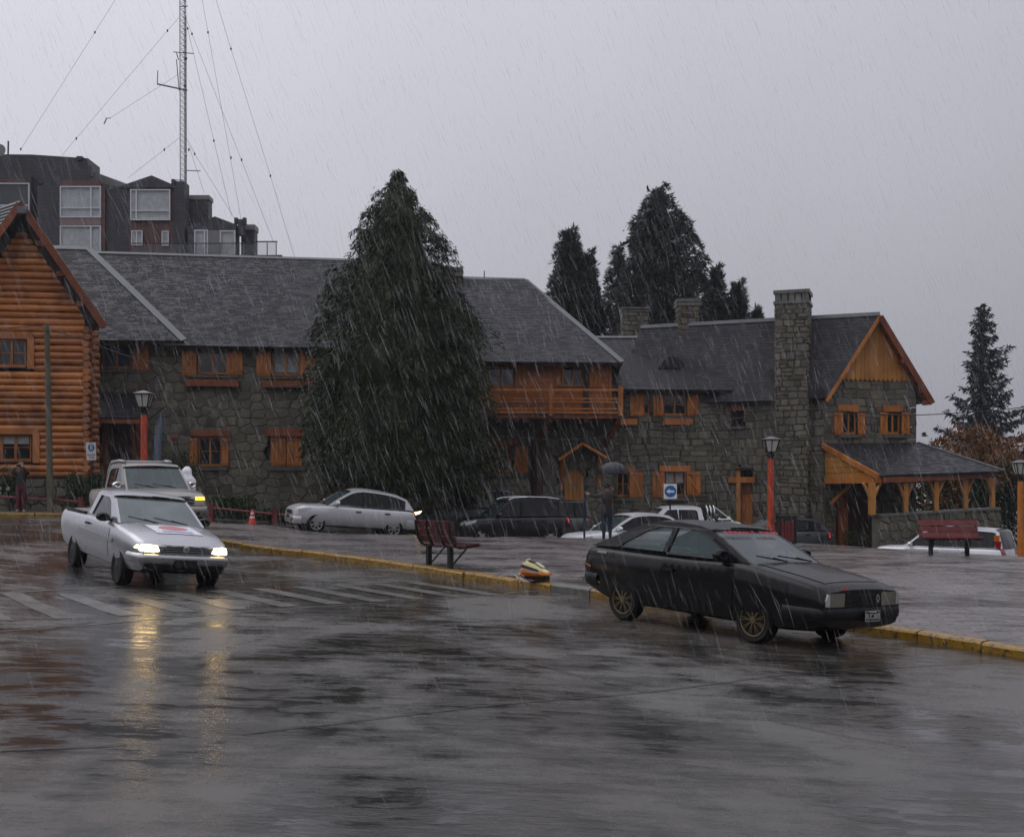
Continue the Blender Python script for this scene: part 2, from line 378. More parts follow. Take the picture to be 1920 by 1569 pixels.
# ------------------------------------------------------------------ wet ground materials
def wet_ground(name, base, dark, pud_lo=0.46, pud_hi=0.60, r_wet=0.05, r_dry=0.34, stretch=(1, 1, 1), pscale=0.22, brick=None, brown=False, bstr=0.35, bdist=0.012, hk=.5, rk=.4, spec=.5):
    m, nt, bs = newmat(name)
    P = pos(nt); n_big = noise_(nt, pos(nt, stretch), pscale, 6, 0.58, 0.5)
    n_mid = noise_(nt, P, 2.1, 6, 0.65); n_fine = noise_(nt, P, 55, 3, 0.7); n_grit = noise_(nt, P, 190, 2, 0.6)
    pud = nt.nodes.new('ShaderNodeMapRange'); pud.interpolation_type = 'SMOOTHSTEP'
    pud.inputs['From Min'].default_value = pud_lo; pud.inputs['From Max'].default_value = pud_hi
    nt.links.new(math_(nt, 'ADD', math_(nt, 'MULTIPLY', n_big, 0.55), math_(nt, 'ADD', math_(nt, 'MULTIPLY', n_mid, 0.22), math_(nt, 'MULTIPLY', noise_(nt, pos(nt, (.8, 3.4, 1)), 1.3, 6, 0.7), 0.23))), pud.inputs['Value'])
    p = pud.outputs[0]
    c = ramp(nt, n_mid, [(0.3, dark), (0.7, base)])
    c = mixc(nt, 0.5, c, ramp(nt, noise_(nt, P, 24, 5, 0.75), [(0.32, tuple(x*0.5 for x in base)), (0.72, tuple(x*1.55 for x in base))]))
    c = mixc(nt, 0.45, c, ramp(nt, n_grit, [(0.3, tuple(x*0.55 for x in base)), (0.75, tuple(x*1.5 for x in base))]))
    h = math_(nt, 'ADD', math_(nt, 'MULTIPLY', n_fine, 0.5), math_(nt, 'MULTIPLY', n_grit, 0.5))
    if brick:
        b = nt.nodes.new('ShaderNodeTexBrick'); mp = nt.nodes.new('ShaderNodeMapping')
        g = nt.nodes.new('ShaderNodeNewGeometry'); nt.links.new(g.outputs['Position'], mp.inputs['Vector'])
        mp.inputs['Rotation'].default_value = (0, 0, R(brick['rot'])); nt.links.new(mp.outputs[0], b.inputs['Vector'])
        b.inputs['Scale'].default_value = 1; b.inputs['Brick Width'].default_value = brick['w']; b.inputs['Row Height'].default_value = brick['h']
        b.inputs['Mortar Size'].default_value = 0.012; b.inputs['Mortar Smooth'].default_value = 0.3
        b.inputs['Color1'].default_value = (*brick['c1'], 1); b.inputs['Color2'].default_value = (*brick['c2'], 1); b.inputs['Mortar'].default_value = (0.02, 0.018, 0.016, 1)
        c = mixc(nt, 0.8, c, b.outputs['Color'])
        # every paver tilts a little its own way: rows of glints
        v = nt.nodes.new('ShaderNodeTexVoronoi'); v.inputs['Scale'].default_value = 1; v.inputs['Randomness'].default_value = 0.75
        mp2 = nt.nodes.new('ShaderNodeMapping'); mp2.inputs['Scale'].default_value = (1/brick['w']/2.2, 1/brick['h']/2.2, 1); mp2.inputs['Rotation'].default_value = (0, 0, R(brick['rot']))
        nt.links.new(g.outputs['Position'], mp2.inputs['Vector']); nt.links.new(mp2.outputs[0], v.inputs['Vector'])
        h = math_(nt, 'ADD', h, math_(nt, 'MULTIPLY', v.outputs['Distance'], brick.get('tilt', 2.5)))
        h = math_(nt, 'SUBTRACT', h, math_(nt, 'MULTIPLY', b.outputs['Fac'], 2.0))
    if brown:
        n_b = noise_(nt, pos(nt), 0.35, 3); c = mixc(nt, ramp(nt, n_b, [(0.4, (0, 0, 0)), (0.7, (0.28, 0.28, 0.28))]), c, (0.10, 0.06, 0.035))
    c = mixc(nt, p, c, tuple(x*0.45 for x in dark))             # standing water darkens the ground
    nt.links.new(c, bs.inputs['Base Color'])
    n_sp = noise_(nt, P, 26, 4, 0.75)                                      # speckle: single grains stand dry out of the film
    sp = nt.nodes.new('ShaderNodeMapRange'); sp.inputs['From Min'].default_value = .50; sp.inputs['From Max'].default_value = .66; sp.inputs['To Min'].default_value = 0; sp.inputs['To Max'].default_value = .38
    nt.links.new(n_sp, sp.inputs['Value']); pw = math_(nt, 'MAXIMUM', math_(nt, 'SUBTRACT', p, sp.outputs[0]), 0.0)
    rr = nt.nodes.new('ShaderNodeMapRange'); rr.inputs['To Min'].default_value = r_dry; rr.inputs['To Max'].default_value = r_wet
    nt.links.new(pw, rr.inputs['Value']); nt.links.new(rr.outputs[0], bs.inputs['Roughness'])
    bs.inputs['IOR'].default_value = 1.4; bs.inputs['Specular IOR Level'].default_value = spec
    # grit shows through the film, drops ripple the puddles
    rip = noise_(nt, pos(nt, (1, 1, 1)), 7, 3, 0.6)
    if brick:                                        # sagging rows of setts: long shallow waves that catch the sky
        row = ramp(nt, noise_(nt, pos(nt, (.85, 5.2, 1)), 1.0, 5, 0.62), [(.50, (0, 0, 0)), (.60, (1, 1, 1))])
    else:
        row = ramp(nt, noise_(nt, pos(nt, (1.1, 3.2, 1)), 1.1, 7, 0.72), [(.50, (0, 0, 0)), (.66, (1, 1, 1))])
    hh = math_(nt, 'ADD', math_(nt, 'MULTIPLY', h, math_(nt, 'SUBTRACT', hk, math_(nt, 'MULTIPLY', p, hk*0.9))), math_(nt, 'ADD', math_(nt, 'MULTIPLY', rip, 0.2), math_(nt, 'MULTIPLY', row, rk)))
    bump(nt, bs, hh, bstr, bdist)
    return m
M['road'] = wet_ground('wet_road', (0.115, 0.11, 0.102), (0.060, 0.057, 0.052), 0.40, 0.56, 0.06, 0.38, (1, 0.75, 1), 0.42, brown=True, bstr=0.6, bdist=0.014, hk=.55, rk=.35, spec=.6)
M['plaza'] = wet_ground('wet_pavers', (0.19, 0.165, 0.16), (0.115, 0.10, 0.096), 0.44, 0.60, 0.09, 0.34, (0.8, 1.2, 1), 0.55,
                        brick=dict(rot=8, w=0.42, h=0.21, c1=(0.20, 0.17, 0.162), c2=(0.13, 0.115, 0.112), tilt=1.2), bstr=0.9, bdist=0.016, hk=.3, rk=1.0, spec=.9)
M['kerb'] = None
def kerb_mat():
    m, nt, bs = newmat('worn_yellow_paint')
    n = noise_(nt, pos(nt), 3.2, 7, 0.7); n2 = noise_(nt, pos(nt), 14, 5, 0.7)
    c = ramp(nt, n, [(0.3, (0.24, 0.125, 0.010)), (0.7, (0.40, 0.225, 0.022))])
    c = mixc(nt, ramp(nt, n2, [(0.50, (0, 0, 0)), (0.62, (1, 1, 1))]), c, (0.045, 0.036, 0.024))
    g = nt.nodes.new('ShaderNodeNewGeometry')
    nt.links.new(c, bs.inputs['Base Color']); bs.inputs['Roughness'].default_value = 0.32
    bump(nt, bs, n2, 0.5, 0.02); return m
M['kerb'] = kerb_mat()
M['kerbgrey'] = plain('worn_concrete', (0.12, 0.115, 0.10), 0.4, var=0.4, scale=4, bmp=0.4)
def stripe_mat():
    m, nt, bs = newmat('worn_road_paint')
    n = noise_(nt, pos(nt), 2.6, 7, 0.72); n2 = noise_(nt, pos(nt), 60, 3, 0.7)
    f = math_(nt, 'ADD', math_(nt, 'MULTIPLY', n, 0.7), math_(nt, 'MULTIPLY', n2, 0.3))
    nt.links.new(ramp(nt, f, [(0.42, (0.055, 0.052, 0.047)), (0.53, (0.135, 0.13, 0.115)), (0.72, (0.20, 0.195, 0.17))]), bs.inputs['Base Color'])
    bs.inputs['Roughness'].default_value = 0.3; bump(nt, bs, n2, 0.35, 0.01); return m
M['stripe'] = stripe_mat()
M['joint'] = plain('tar_joint', (0.012, 0.011, 0.01), 0.5)
M['soil'] = plain('wet_soil_and_turf', (0.035, 0.042, 0.02), 0.7, var=0.5, scale=3, bmp=0.5)
M['haze_hill'] = None

# ------------------------------------------------------------------ road sheet out to the horizon
def axis(parts):
    out = []
    for a, b, st in parts:
        n = max(1, int(round((b-a)/st))); out += [a+(b-a)*i/n for i in range(n)]
    return out+[parts[-1][1]]
xs = axis([(-400, -60, 40), (-60, -26, 6), (-26, 26, 0.65), (26, 60, 5), (60, 400, 40)])
ys = axis([(-120, -4, 8), (-4, 42, 0.65), (42, 70, 4), (70, 400, 40)])
mb = MB(); mb.grid([[(x, y, groad(x, y)) for x in xs] for y in ys])
road = tag(mb.build('road', M['road'], smooth=True, fix=False), kind='structure')

def resample(poly, n):
    d = [0]
    for (ax, ay), (bx, by) in zip(poly, poly[1:]): d.append(d[-1]+math.hypot(bx-ax, by-ay))
    out = []
    for i in range(n+1):
        s = d[-1]*i/n
        for k in range(len(poly)-1):
            if s <= d[k+1]+1e-9:
                t = (s-d[k])/(d[k+1]-d[k]); out.append((poly[k][0]+(poly[k+1][0]-poly[k][0])*t, poly[k][1]+(poly[k+1][1]-poly[k][1])*t)); break
    return out
def offset_path(path, off):                     # to the plaza side
    out = []
    for i, (x, y) in enumerate(path):
        ax, ay = path[max(0, i-1)]; bx, by = path[min(len(path)-1, i+1)]
        l = math.hypot(bx-ax, by-ay); out.append((x-(by-ay)/l*off, y+(bx-ax)/l*off))
    return out
# dark hillside put out of sight round the viewer to darken car reflections
m, nt, bs = newmat('unseen_hillside'); n_ = noise_(nt, pos(nt), 0.4, 6, 0.7)
nt.links.new(ramp(nt, n_, [(0.3, (0.012, 0.016, 0.012)), (0.7, (0.045, 0.05, 0.035))]), bs.inputs['Base Color']); bs.inputs['Roughness'].default_value = .9
ARC = [(-62, 74), (-50, 52), (-42, 30), (-37, 8), (-32, -10), (-16, -26), (8, -31), (30, -24), (46, -6), (56, 14)]
arc = resample(ARC, 70); rows = []
for j in range(9):
    out = offset_path(arc, -6.5*j) if j else arc
    rows.append([Vector((x, y, -1.4+15*math.sin(min(1, j/5)*math.pi/2)*(1+.26*mnoise.noise(Vector((i*.23, 3, 0)))+.16*mnoise.noise(Vector((i*.9, j, 5))))*(1 if j else 0))) for i, (x, y) in enumerate(out)])
mb = MB(); mb.grid(rows); tag(mb.build('added_hillside', m, smooth=False, fix=False), kind='structure')
# ------------------------------------------------------------------ plaza slab behind the yellow kerb
KF = resample(KERB, 70); KI = offset_path(KF, 0.19)
FAR = resample(FARE, 70)
rows = []
for j in range(41):
    t = (j/40)**1.3
    rows.append([Vector((a[0]*(1-t)+b[0]*t, a[1]*(1-t)+b[1]*t, 0)) for a, b in zip(KI, FAR)])
for r in rows:
    for p in r: p.z = gplaza(p.x, p.y)
mb = MB(); mb.grid(rows)
edge = rows[-1]; mb.grid([edge, [Vector((p.x, p.y+.02, -2.2)) for p in edge]])
left = [r[0] for r in rows]; mb.grid([left, [Vector((p.x, p.y, p.z-1.0)) for p in left]])
plaza = tag(mb.build('plaza_paving', M['plaza'], smooth=False, fix=True), kind='structure')

# kerb: one stone after another
def kerb_line(path, width, parent, mat_of, z_of, step=0.95, hgt=0.13):
    n = max(1, int(sum(math.hypot(b[0]-a[0], b[1]-a[1]) for a, b in zip(path, path[1:]))/step))
    pts = resample(path, n)
    for i in range(n):
        (ax, ay), (bx, by) = pts[i], pts[i+1]; l = math.hypot(bx-ax, by-ay); tx, ty = (bx-ax)/l, (by-ay)/l; nx, ny = -ty, tx
        g = 0.012; rows = []; jit = rnd(-.012, .012); jz = rnd(-.008, .006)
        for k in range(5):
            s = g+(l-2*g)*k/4; x, y = ax+tx*s, ay+ty*s; zt = z_of(x, y)+hgt+jz+rnd(-.004, .004); e = rnd(-.006, .006)
            prof = [(0.0+jit, -0.25), (0.0+jit+e, -0.035), (0.018+jit+e, -0.008), (0.05+jit, 0.0), (width-.012+jit, 0.004), (width+jit, -0.06)]
            rows.append([(x+nx*o, y+ny*o, zt+dz) for o, dz in prof])
        m = MB(); m.grid(rows); m.add(rows[0], [tuple(range(6))]); m.add(rows[-1], [tuple(range(6))[::-1]])
        m.build('kerb_stone', mat_of(ax, ay), parent)
kerb = tag(thing('kerb', None, None, (0, 20, 0)), kind='structure')
kerb_line(KERB, 0.2, kerb, lambda x, y: M['kerbgrey'] if 0.45 < x < 1.1 else M['kerb'], gnear)
# far left: pavement with its own yellow kerb
LK = [(-30, 39.2), (-16.2, 39.4), (-13.2, 40.2), (-11.5, 42.5)]
lk = tag(thing('far_kerb', None, None, (-20, 39, 0.8)), kind='structure')
kerb_line(LK, 0.2, lk, lambda x, y: M['kerb'], groad, 1.1)
mb = MB(); lp = resample(offset_path(LK, 0.18), 16)
mb.grid([[Vector((x+(-4 if j else 0)*0, y+j*2.2, groad(x, y)+.125)) for x, y in lp] for j in range(2)])
tag(mb.build('far_pavement', M['kerbgrey']), kind='structure')
# garden strip at the foot of the buildings
gx = [-12+1.2*i for i in range(40)]
mb = MB(); mb.grid([[Vector((x, y, groad(x, y)+.06+.25*(j > 0))) for x in gx] for j, y in enumerate((43.2, 45.0, 60))])
tag(mb.build('garden_ground', M['soil']), kind='structure')

# crosswalk stripes, 4 mm above the road
A, B = Vector(gpx(105, 1164)), Vector(gpx(975, 1113)); dA = (Vector(gpx(218, 1116))-Vector(gpx(322, 1146))).normalized()
road['kind'] = 'structure'
NS = 10
for i in range(-1, NS):
    t = (i+0.25)/(NS-0.2); b = A.lerp(B, t); ln = 2.55; w = 0.31
    nx = Vector((0.83, 0.56)); mbs = MB(); rr = []
    for k in range(9):
        q = b+dA*(ln*k/8+.15)
        rr.append([Vector((q.x+nx.x*s*w/2, q.y+nx.y*s*w/2, 0)) for s in (-1, 0, 1)])
    for r_ in rr:
        for p in r_: p.z = groad(p.x, p.y)+.006
    mbs.grid(rr); mbs.build('crosswalk_stripe', M['stripe'], road)
# border lines of the crossing and the slab joints / tar seams of the carriageway
def seam(pts, w, mat, name, jitter=0.015, lift=.008):
    P = []
    for (a, b) in zip(pts, pts[1:]):
        n = max(2, int(math.hypot(b[0]-a[0], b[1]-a[1])/0.3))
        P += [(a[0]+(b[0]-a[0])*i/n, a[1]+(b[1]-a[1])*i/n) for i in range(n)]
    P.append(pts[-1]); P = [(x+rnd(-jitter, jitter), y+rnd(-jitter, jitter)) for x, y in P]
    I = offset_path(P, w); m = MB()
    m.grid([[Vector((x, y, groad(x, y)+lift)) for x, y in P], [Vector((x, y, groad(x, y)+lift)) for x, y in I]])
    m.build(name, mat, road)
seam([gpx(0, 1184), gpx(480, 1146), gpx(1010, 1108)], 0.045, M['stripe'], 'border_line', lift=.005)
seam([gpx(0, 1113), gpx(220, 1100), gpx(540, 1088), gpx(775, 1080)], 0.06, M['stripe'], 'border_line', lift=.005)
for pts, w in (([(455, 1377), (700, 1349), (960, 1319), (1215, 1299), (1500, 1262), (1900, 1240)], 0.02),
               ([(0, 1409), (120, 1404), (235, 1398)], 0.03), ([(905, 1215), (1150, 1200), (1300, 1197)], 0.015),
               ([(1210, 1298), (1000, 1245), (890, 1215)], 0.013), ([(1440, 1350), (1560, 1376), (1700, 1400)], 0.012), ([(180, 1165), (20, 1190)], 0.02)):
    seam([gpx(*p) for p in pts], w, M['joint'], 'slab_joint', 0.01)
# ------------------------------------------------------------------ wall building
class Wall:
    """a wall plane: s runs along the wall to the right, z is height; d is depth out of the wall towards the viewer"""
    def __init__(w, P, ang):
        w.O = Vector((P[0], P[1], 0)); a = R(ang); w.u = Vector((math.cos(a), math.sin(a), 0)); w.n = Vector((math.sin(a), -math.cos(a), 0))
    def p(w, s, z, d=0.0): return w.O+w.u*s+w.n*d+Vector((0, 0, z))
    def px(w, px, py, d=0.0):
        ray = Vector(((px-CX)/F, 1, -(py-YH)/F)); C0 = Vector((0, 0, CZ)); O = w.O+w.n*d
        t = (O-C0).dot(w.n)/ray.dot(w.n); q = C0+ray*t; return ((q-O).dot(w.u), q.z)
    def rect(w, x0, y0, x1, y1, d=0.0):
        a = w.px(x0, y0, d); b = w.px(x1, y1, d); return (a[0], b[1], b[0], a[1])          # s0,z0,s1,z1
    def box(w, mb, s0, z0, s1, z1, d0, d1):
        vs = [w.p(s, z, d) for s in (s0, s1) for d in (d0, d1) for z in (z0, z1)]
        mb.add(vs, [(0, 1, 3, 2), (4, 6, 7, 5), (0, 4, 5, 1), (2, 3, 7, 6), (0, 2, 6, 4), (1, 5, 7, 3)])

def clip_half(poly, px, py, nx, ny):              # keep the side where (q-p).n <= 0
    out = []
    for i in range(len(poly)):
        a, b = poly[i], poly[(i+1) % len(poly)]
        da = (a[0]-px)*nx+(a[1]-py)*ny; db = (b[0]-px)*nx+(b[1]-py)*ny
        if da <= 0: out.append(a)
        if (da < 0 < db) or (db < 0 < da):
            t = da/(da-db); out.append((a[0]+(b[0]-a[0])*t, a[1]+(b[1]-a[1])*t))
    return out
def area_c(poly):
    A = cx = cz = 0
    for i in range(len(poly)):
        x0, y0 = poly[i]; x1, y1 = poly[(i+1) % len(poly)]; k = x0*y1-x1*y0; A += k; cx += (x0+x1)*k; cz += (y0+y1)*k
    if abs(A) < 1e-9: return 0, 0, 0
    return abs(A/2), cx/(3*A), cz/(3*A)
def rubble_cells(outline, holes, sw, sh, jit=0.34, coursed=0.5):
    """convex stone outlines filling a convex wall outline around rectangular openings"""
    s0 = min(p[0] for p in outline); s1 = max(p[0] for p in outline); z0 = min(p[1] for p in outline); z1 = max(p[1] for p in outline)
    k = sw/sh; seeds = []; z = z0+sh*.3; row = 0
    while z < z1+sh:
        hh = sh*rnd(1-.28*coursed, 1+.28*coursed); s = s0-sw*rnd(0, 1)
        while s < s1+sw:
            seeds.append((s+rnd(-jit, jit)*sw*.6, (z+rnd(-jit, jit)*sh*(1-coursed*.75))*k)); s += sw*rnd(.62, 1.38)
        z += hh; row += 1
    cell = sw*1.6; grid = {}
    for i, q in enumerate(seeds): grid.setdefault((int(q[0]//cell), int(q[1]//cell)), []).append(i)
    out = []
    for i, (x, y) in enumerate(seeds):
        zz = y/k
        hit = False
        for h in holes:
            if h[0]-.03 < x < h[2]+.03 and h[1]-.03 < zz < h[3]+.03: hit = True
        if hit: continue
        poly = [(a, b*k) for a, b in outline]
        gx, gy = int(x//cell), int(y//cell)
        nb = [seeds[j] for a in (-2, -1, 0, 1, 2) for b in (-2, -1, 0, 1, 2) for j in grid.get((gx+a, gy+b), []) if j != i]
        nb.sort(key=lambda q: (q[0]-x)**2+(q[1]-y)**2)
        for (bx, by) in nb[:26]:
            poly = clip_half(poly, (x+bx)/2, (y+by)/2, bx-x, by-y)
            if len(poly) < 3: break
        if len(poly) < 3: continue
        poly = [(a, b/k) for a, b in poly]
        for h in holes:
            ps0 = min(p[0] for p in poly); ps1 = max(p[0] for p in poly); pz0 = min(p[1] for p in poly); pz1 = max(p[1] for p in poly)
            if ps1 <= h[0] or ps0 >= h[2] or pz1 <= h[1] or pz0 >= h[3]: continue
            cand = [(h[0]-x, (h[0], 0, 1, 0)), (x-h[2], (h[2], 0, -1, 0)), (h[1]-zz, (0, h[1], 0, 1)), (zz-h[3], (0, h[3], 0, -1))]
            c = max(cand, key=lambda t: t[0])[1]; poly = clip_half(poly, *c)
            if len(poly) < 3: break
        if len(poly) < 3: continue
        A, cx, cz = area_c(poly)
        if A > sw*sh*.06: out.append((A, cx, cz, poly))
    return out
def ashlar_cells(outline, holes, sw, sh):
    """roughly squared blocks in uneven courses, clipped to a convex outline and around the openings"""
    s0 = min(p[0] for p in outline); s1 = max(p[0] for p in outline); z0 = min(p[1] for p in outline); z1 = max(p[1] for p in outline)
    sgn = 1 if area_signed(outline) > 0 else -1; out = []; z = z0; wave = rnd(0, 9)
    zf = lambda zz, s: zz+.035*math.sin(s*.9+zz*1.7+wave)+.02*math.sin(s*2.3+zz)
    while z < z1:
        h = sh*rnd(.7, 1.35); s = s0-rnd(0, sw)
        while s < s1:
            w = sw*rnd(.55, 1.5); parts = [(s, s+w, z, z+h)]
            if rnd(0, 1) < .22: m = z+h*rnd(.4, .6); parts = [(s, s+w, z, m), (s, s+w, m, z+h)]
            elif rnd(0, 1) < .12: m = s+w*rnd(.35, .65); parts = [(s, m, z, z+h), (m, s+w, z, z+h)]
            s += w
            for a, b, c, d in parts:
                j = lambda: rnd(-.022, .022)
                poly = [(a+j(), zf(c, a)+j()*.6), (b+j(), zf(c, b)+j()*.6), (b+j(), zf(d, b)+j()*.6), (a+j(), zf(d, a)+j()*.6)]
                for i in range(len(outline)):
                    p, q = outline[i], outline[(i+1) % len(outline)]; ex, ey = q[0]-p[0], q[1]-p[1]; poly = clip_half(poly, p[0], p[1], ey*sgn, -ex*sgn)
                    if len(poly) < 3: break
                if len(poly) < 3: continue
                A, cx, cz = area_c(poly); ok = True
                for hh in holes:
                    ps0 = min(p[0] for p in poly); ps1 = max(p[0] for p in poly); pz0 = min(p[1] for p in poly); pz1 = max(p[1] for p in poly)
                    if ps1 <= hh[0] or ps0 >= hh[2] or pz1 <= hh[1] or pz0 >= hh[3]: continue
                    cand = [(hh[0]-cx, (hh[0], 0, 1, 0)), (cx-hh[2], (hh[2], 0, -1, 0)), (hh[1]-cz, (0, hh[1], 0, 1)), (cz-hh[3], (0, hh[3], 0, -1))]
                    k = max(cand, key=lambda t: t[0])
                    if k[0] < -.22: ok = False; break
                    poly = clip_half(poly, *k[1])
                    if len(poly) < 3: ok = False; break
                if not ok: continue
                A, cx, cz = area_c(poly)
                if A > sw*sh*.05: out.append((A, cx, cz, poly))
        z += h
    return out
def stone_geo(mb, w, cell, gap=0.014, depth=0.06, d0=0.0):
    A, cx, cz, poly = cell; r = math.sqrt(A); k = max(.6, 1-2*gap/r)
    q = [(cx+(a-cx)*k, cz+(b-cz)*k) for a, b in poly]
    # drop tiny edges, round the corners once
    ch = []
    for i in range(len(q)):
        a, b = q[i], q[(i+1) % len(q)]
        if math.hypot(a[0]-b[0], a[1]-b[1]) < r*.14: ch.append(((a[0]+b[0])/2, (a[1]+b[1])/2)); continue
        ch.append((a[0]*.88+b[0]*.12, a[1]*.88+b[1]*.12)); ch.append((a[0]*.12+b[0]*.88, a[1]*.12+b[1]*.88))
    n = len(ch); dd = depth*rnd(.55, 1.25); f = rnd(.80, .90); tx, tz = rnd(-.05, .05), rnd(-.05, .05)
    vs = [w.p(a, b, d0-.015) for a, b in ch]
    vs += [w.p(cx+(a-cx)*f, cz+(b-cz)*f, d0+dd+(a-cx)*tx+(b-cz)*tz) for a, b in ch]
    vs.append(w.p(cx, cz, d0+dd*1.12))
    fs = [(i, (i+1) % n, n+(i+1) % n, n+i) for i in range(n)]+[(n+i, n+(i+1) % n, 2*n) for i in range(n)]
    mb.add(vs, fs)
def stone_wall(parent, panels, sizes, limit=300, vis=None, mat='stone', depth=0.06, coursed=0.5, gap=0.010, name='wall', ashlar=False):
    """panels: (Wall, outline, holes).  The mortar bed is one part, the biggest stones in view are parts, the rest one part."""
    cells = []; bed = MB()
    for w, outl, holes in panels:
        for c in (ashlar_cells(outl, holes, *sizes) if ashlar else rubble_cells(outl, holes, *sizes, coursed=coursed)):
            cells.append((w, c)); bed.add([w.p(a, b, 0) for a, b in c[3]], [tuple(range(len(c[3])))])
    bed.build(name, M['mortar'], parent)
    def score(t):
        w, c = t; q = w.p(c[1], c[2]); px = CX+F*q.x/q.y; py = YH-F*(q.z-CZ)/q.y
        v = 1.0 if vis is None or vis(px, py) else 0.0
        return v*c[0]/(q.y*q.y)
    cells.sort(key=score, reverse=True)
    for w, c in cells[:limit]:
        if score((w, c)) <= 0: continue
        m = MB(); stone_geo(m, w, c, gap, depth); m.build('stone', M[mat], parent)
    rest = [t for i, t in enumerate(cells) if i >= limit or score(t) <= 0]
    if rest:
        m = MB()
        for w, c in rest: stone_geo(m, w, c, gap, depth)
        tag(m.build('stones', M[mat], parent, fix=True), kind='stuff')

def slate_roof(parent, poly3, name='roof', row=0.135, sw=0.27, thick=0.14, mat='slate', flash=(), fl_w=0.16):
    """poly3: 3-D corners of one plane, the first two along the eave.  A solid deck under courses of single slates."""
    P = [Vector(p) for p in poly3]; u = (P[1]-P[0]).normalized(); nrm = (P[1]-P[0]).cross(P[-1]-P[0]).normalized()
    if nrm.z < 0: nrm = -nrm
    v = nrm.cross(u).normalized()
    if v.z < 0: v = -v
    P2 = [((p-P[0]).dot(u), (p-P[0]).dot(v)) for p in P]
    m = MB(); n = len(P)
    m.add([p for p in P]+[p-nrm*thick for p in P], [tuple(range(n)), tuple(range(n, 2*n))[::-1]]+[(i, (i+1) % n, n+(i+1) % n, n+i) for i in range(n)])
    deck = m.build(name, M['slatebase'], parent)
    V = []; Fq = []; ft = []
    vmax = max(p[1] for p in P2); umin = min(p[0] for p in P2); umax = max(p[0] for p in P2); vmin = min(p[1] for p in P2)
    sg = 1 if area_signed(P2) > 0 else -1
    y = vmin; r = 0
    mm = MB()
    while y < vmax:
        x = umin-rnd(0, sw)
        while x < umax:
            w = sw*rnd(.75, 1.25); q = [(x+.006, y), (x+w-.006, y), (x+w-.006, y+row*1.02), (x+.006, y+row*1.02)]; x += w
            for i in range(n):
                a, b = P2[i], P2[(i+1) % n]; ex, ey = b[0]-a[0], b[1]-a[1]
                q = clip_half(q, a[0], a[1], ey*sg, -ex*sg)
                if len(q) < 3: break
            if len(q) < 3 or area_c(q)[0] < 1e-3: continue
            lift = rnd(.005, .010)
            def hh(b): return .004+lift*(1-(b-y)/row)
            top = [P[0]+u*a+v*b+nrm*hh(b) for a, b in q]
            lo = sorted(range(len(q)), key=lambda i: q[i][1])[:2]
            k = len(mm.v); mm.add(top, [tuple(range(len(q)))])
            if abs(q[lo[0]][1]-q[lo[1]][1]) < 1e-4:
                a, b = q[lo[0]], q[lo[1]]
                mm.add([top[lo[0]], top[lo[1]], P[0]+u*b[0]+v*b[1], P[0]+u*a[0]+v*a[1]], [(0, 1, 2, 3)])
        y += row; r += 1
    tag(mm.build('slates', M[mat], deck, fix=False), kind='stuff')
    if flash:
        m = MB()
        for a, b in flash: m.bar(Vector(a)+nrm*.03, Vector(b)+nrm*.03, fl_w, .05, up=nrm)
        m.build('ridge_cap', M['flash'], deck)
    return deck
def area_signed(P):
    return sum(P[i][0]*P[(i+1) % len(P)][1]-P[(i+1) % len(P)][0]*P[i][1] for i in range(len(P)))/2

# ------------------------------------------------------------------ windows, shutters, lintels
def casement(w, parent, r, d=-.2, glass='pane', curtain=None, frame='board', sashes=2, fw=0.07, bars=True):
    s0, z0, s1, z1 = r
    rv = MB(); w.box(rv, s0-.02, z0-.02, s0, z1+.02, d-.06, .02); w.box(rv, s1, z0-.02, s1+.02, z1+.02, d-.06, .02)
    w.box(rv, s0, z1, s1, z1+.02, d-.06, .02); w.box(rv, s0, z0-.02, s1, z0, d-.06, .02); w.box(rv, s0-.02, z0-.02, s1+.02, z1+.02, d-.10, d-.065)
    f = MB()
    w.box(f, s0, z0, s0+fw, z1, d, d+.07); w.box(f, s1-fw, z0, s1, z1, d, d+.07); w.box(f, s0+fw, z0, s1-fw, z0+fw*1.3, d, d+.068); w.box(f, s0+fw, z1-fw, s1-fw, z1, d, d+.068)
    fr = f.build('window', M[frame], parent)
    rv.build('reveal', M['darkwood'], fr)
    n = sashes; W = (s1-s0-2*fw)/n
    for i in range(n):
        a = s0+fw+i*W; b = a+W; g = MB()
        if i:
            mu = MB(); w.box(mu, a-fw*.5, z0+fw*1.3, a+fw*.5, z1-fw, d+.002, d+.075); mu.build('mullion', M[frame], fr)
        w.box(g, a+(fw*.5 if i else 0), z0+fw*1.3, b-(fw*.5 if i < n-1 else 0), z1-fw, d+.012, d+.02)
        g.build('pane', M[glass], fr)
        if bars:
            gb = MB(); zm = z0+(z1-z0)*.52; w.box(gb, a+.03, zm-.012, b-.03, zm+.012, d+.021, d+.035); gb.build('glazing_bar', M[frame], fr)
        if curtain:
            c = MB(); w.box(c, a+.04, z0+(z1-z0)*curtain[1]+.05, b-.04, z1-fw, d+.021, d+.026); c.build('curtain', M[curtain[0]], fr)
    return fr
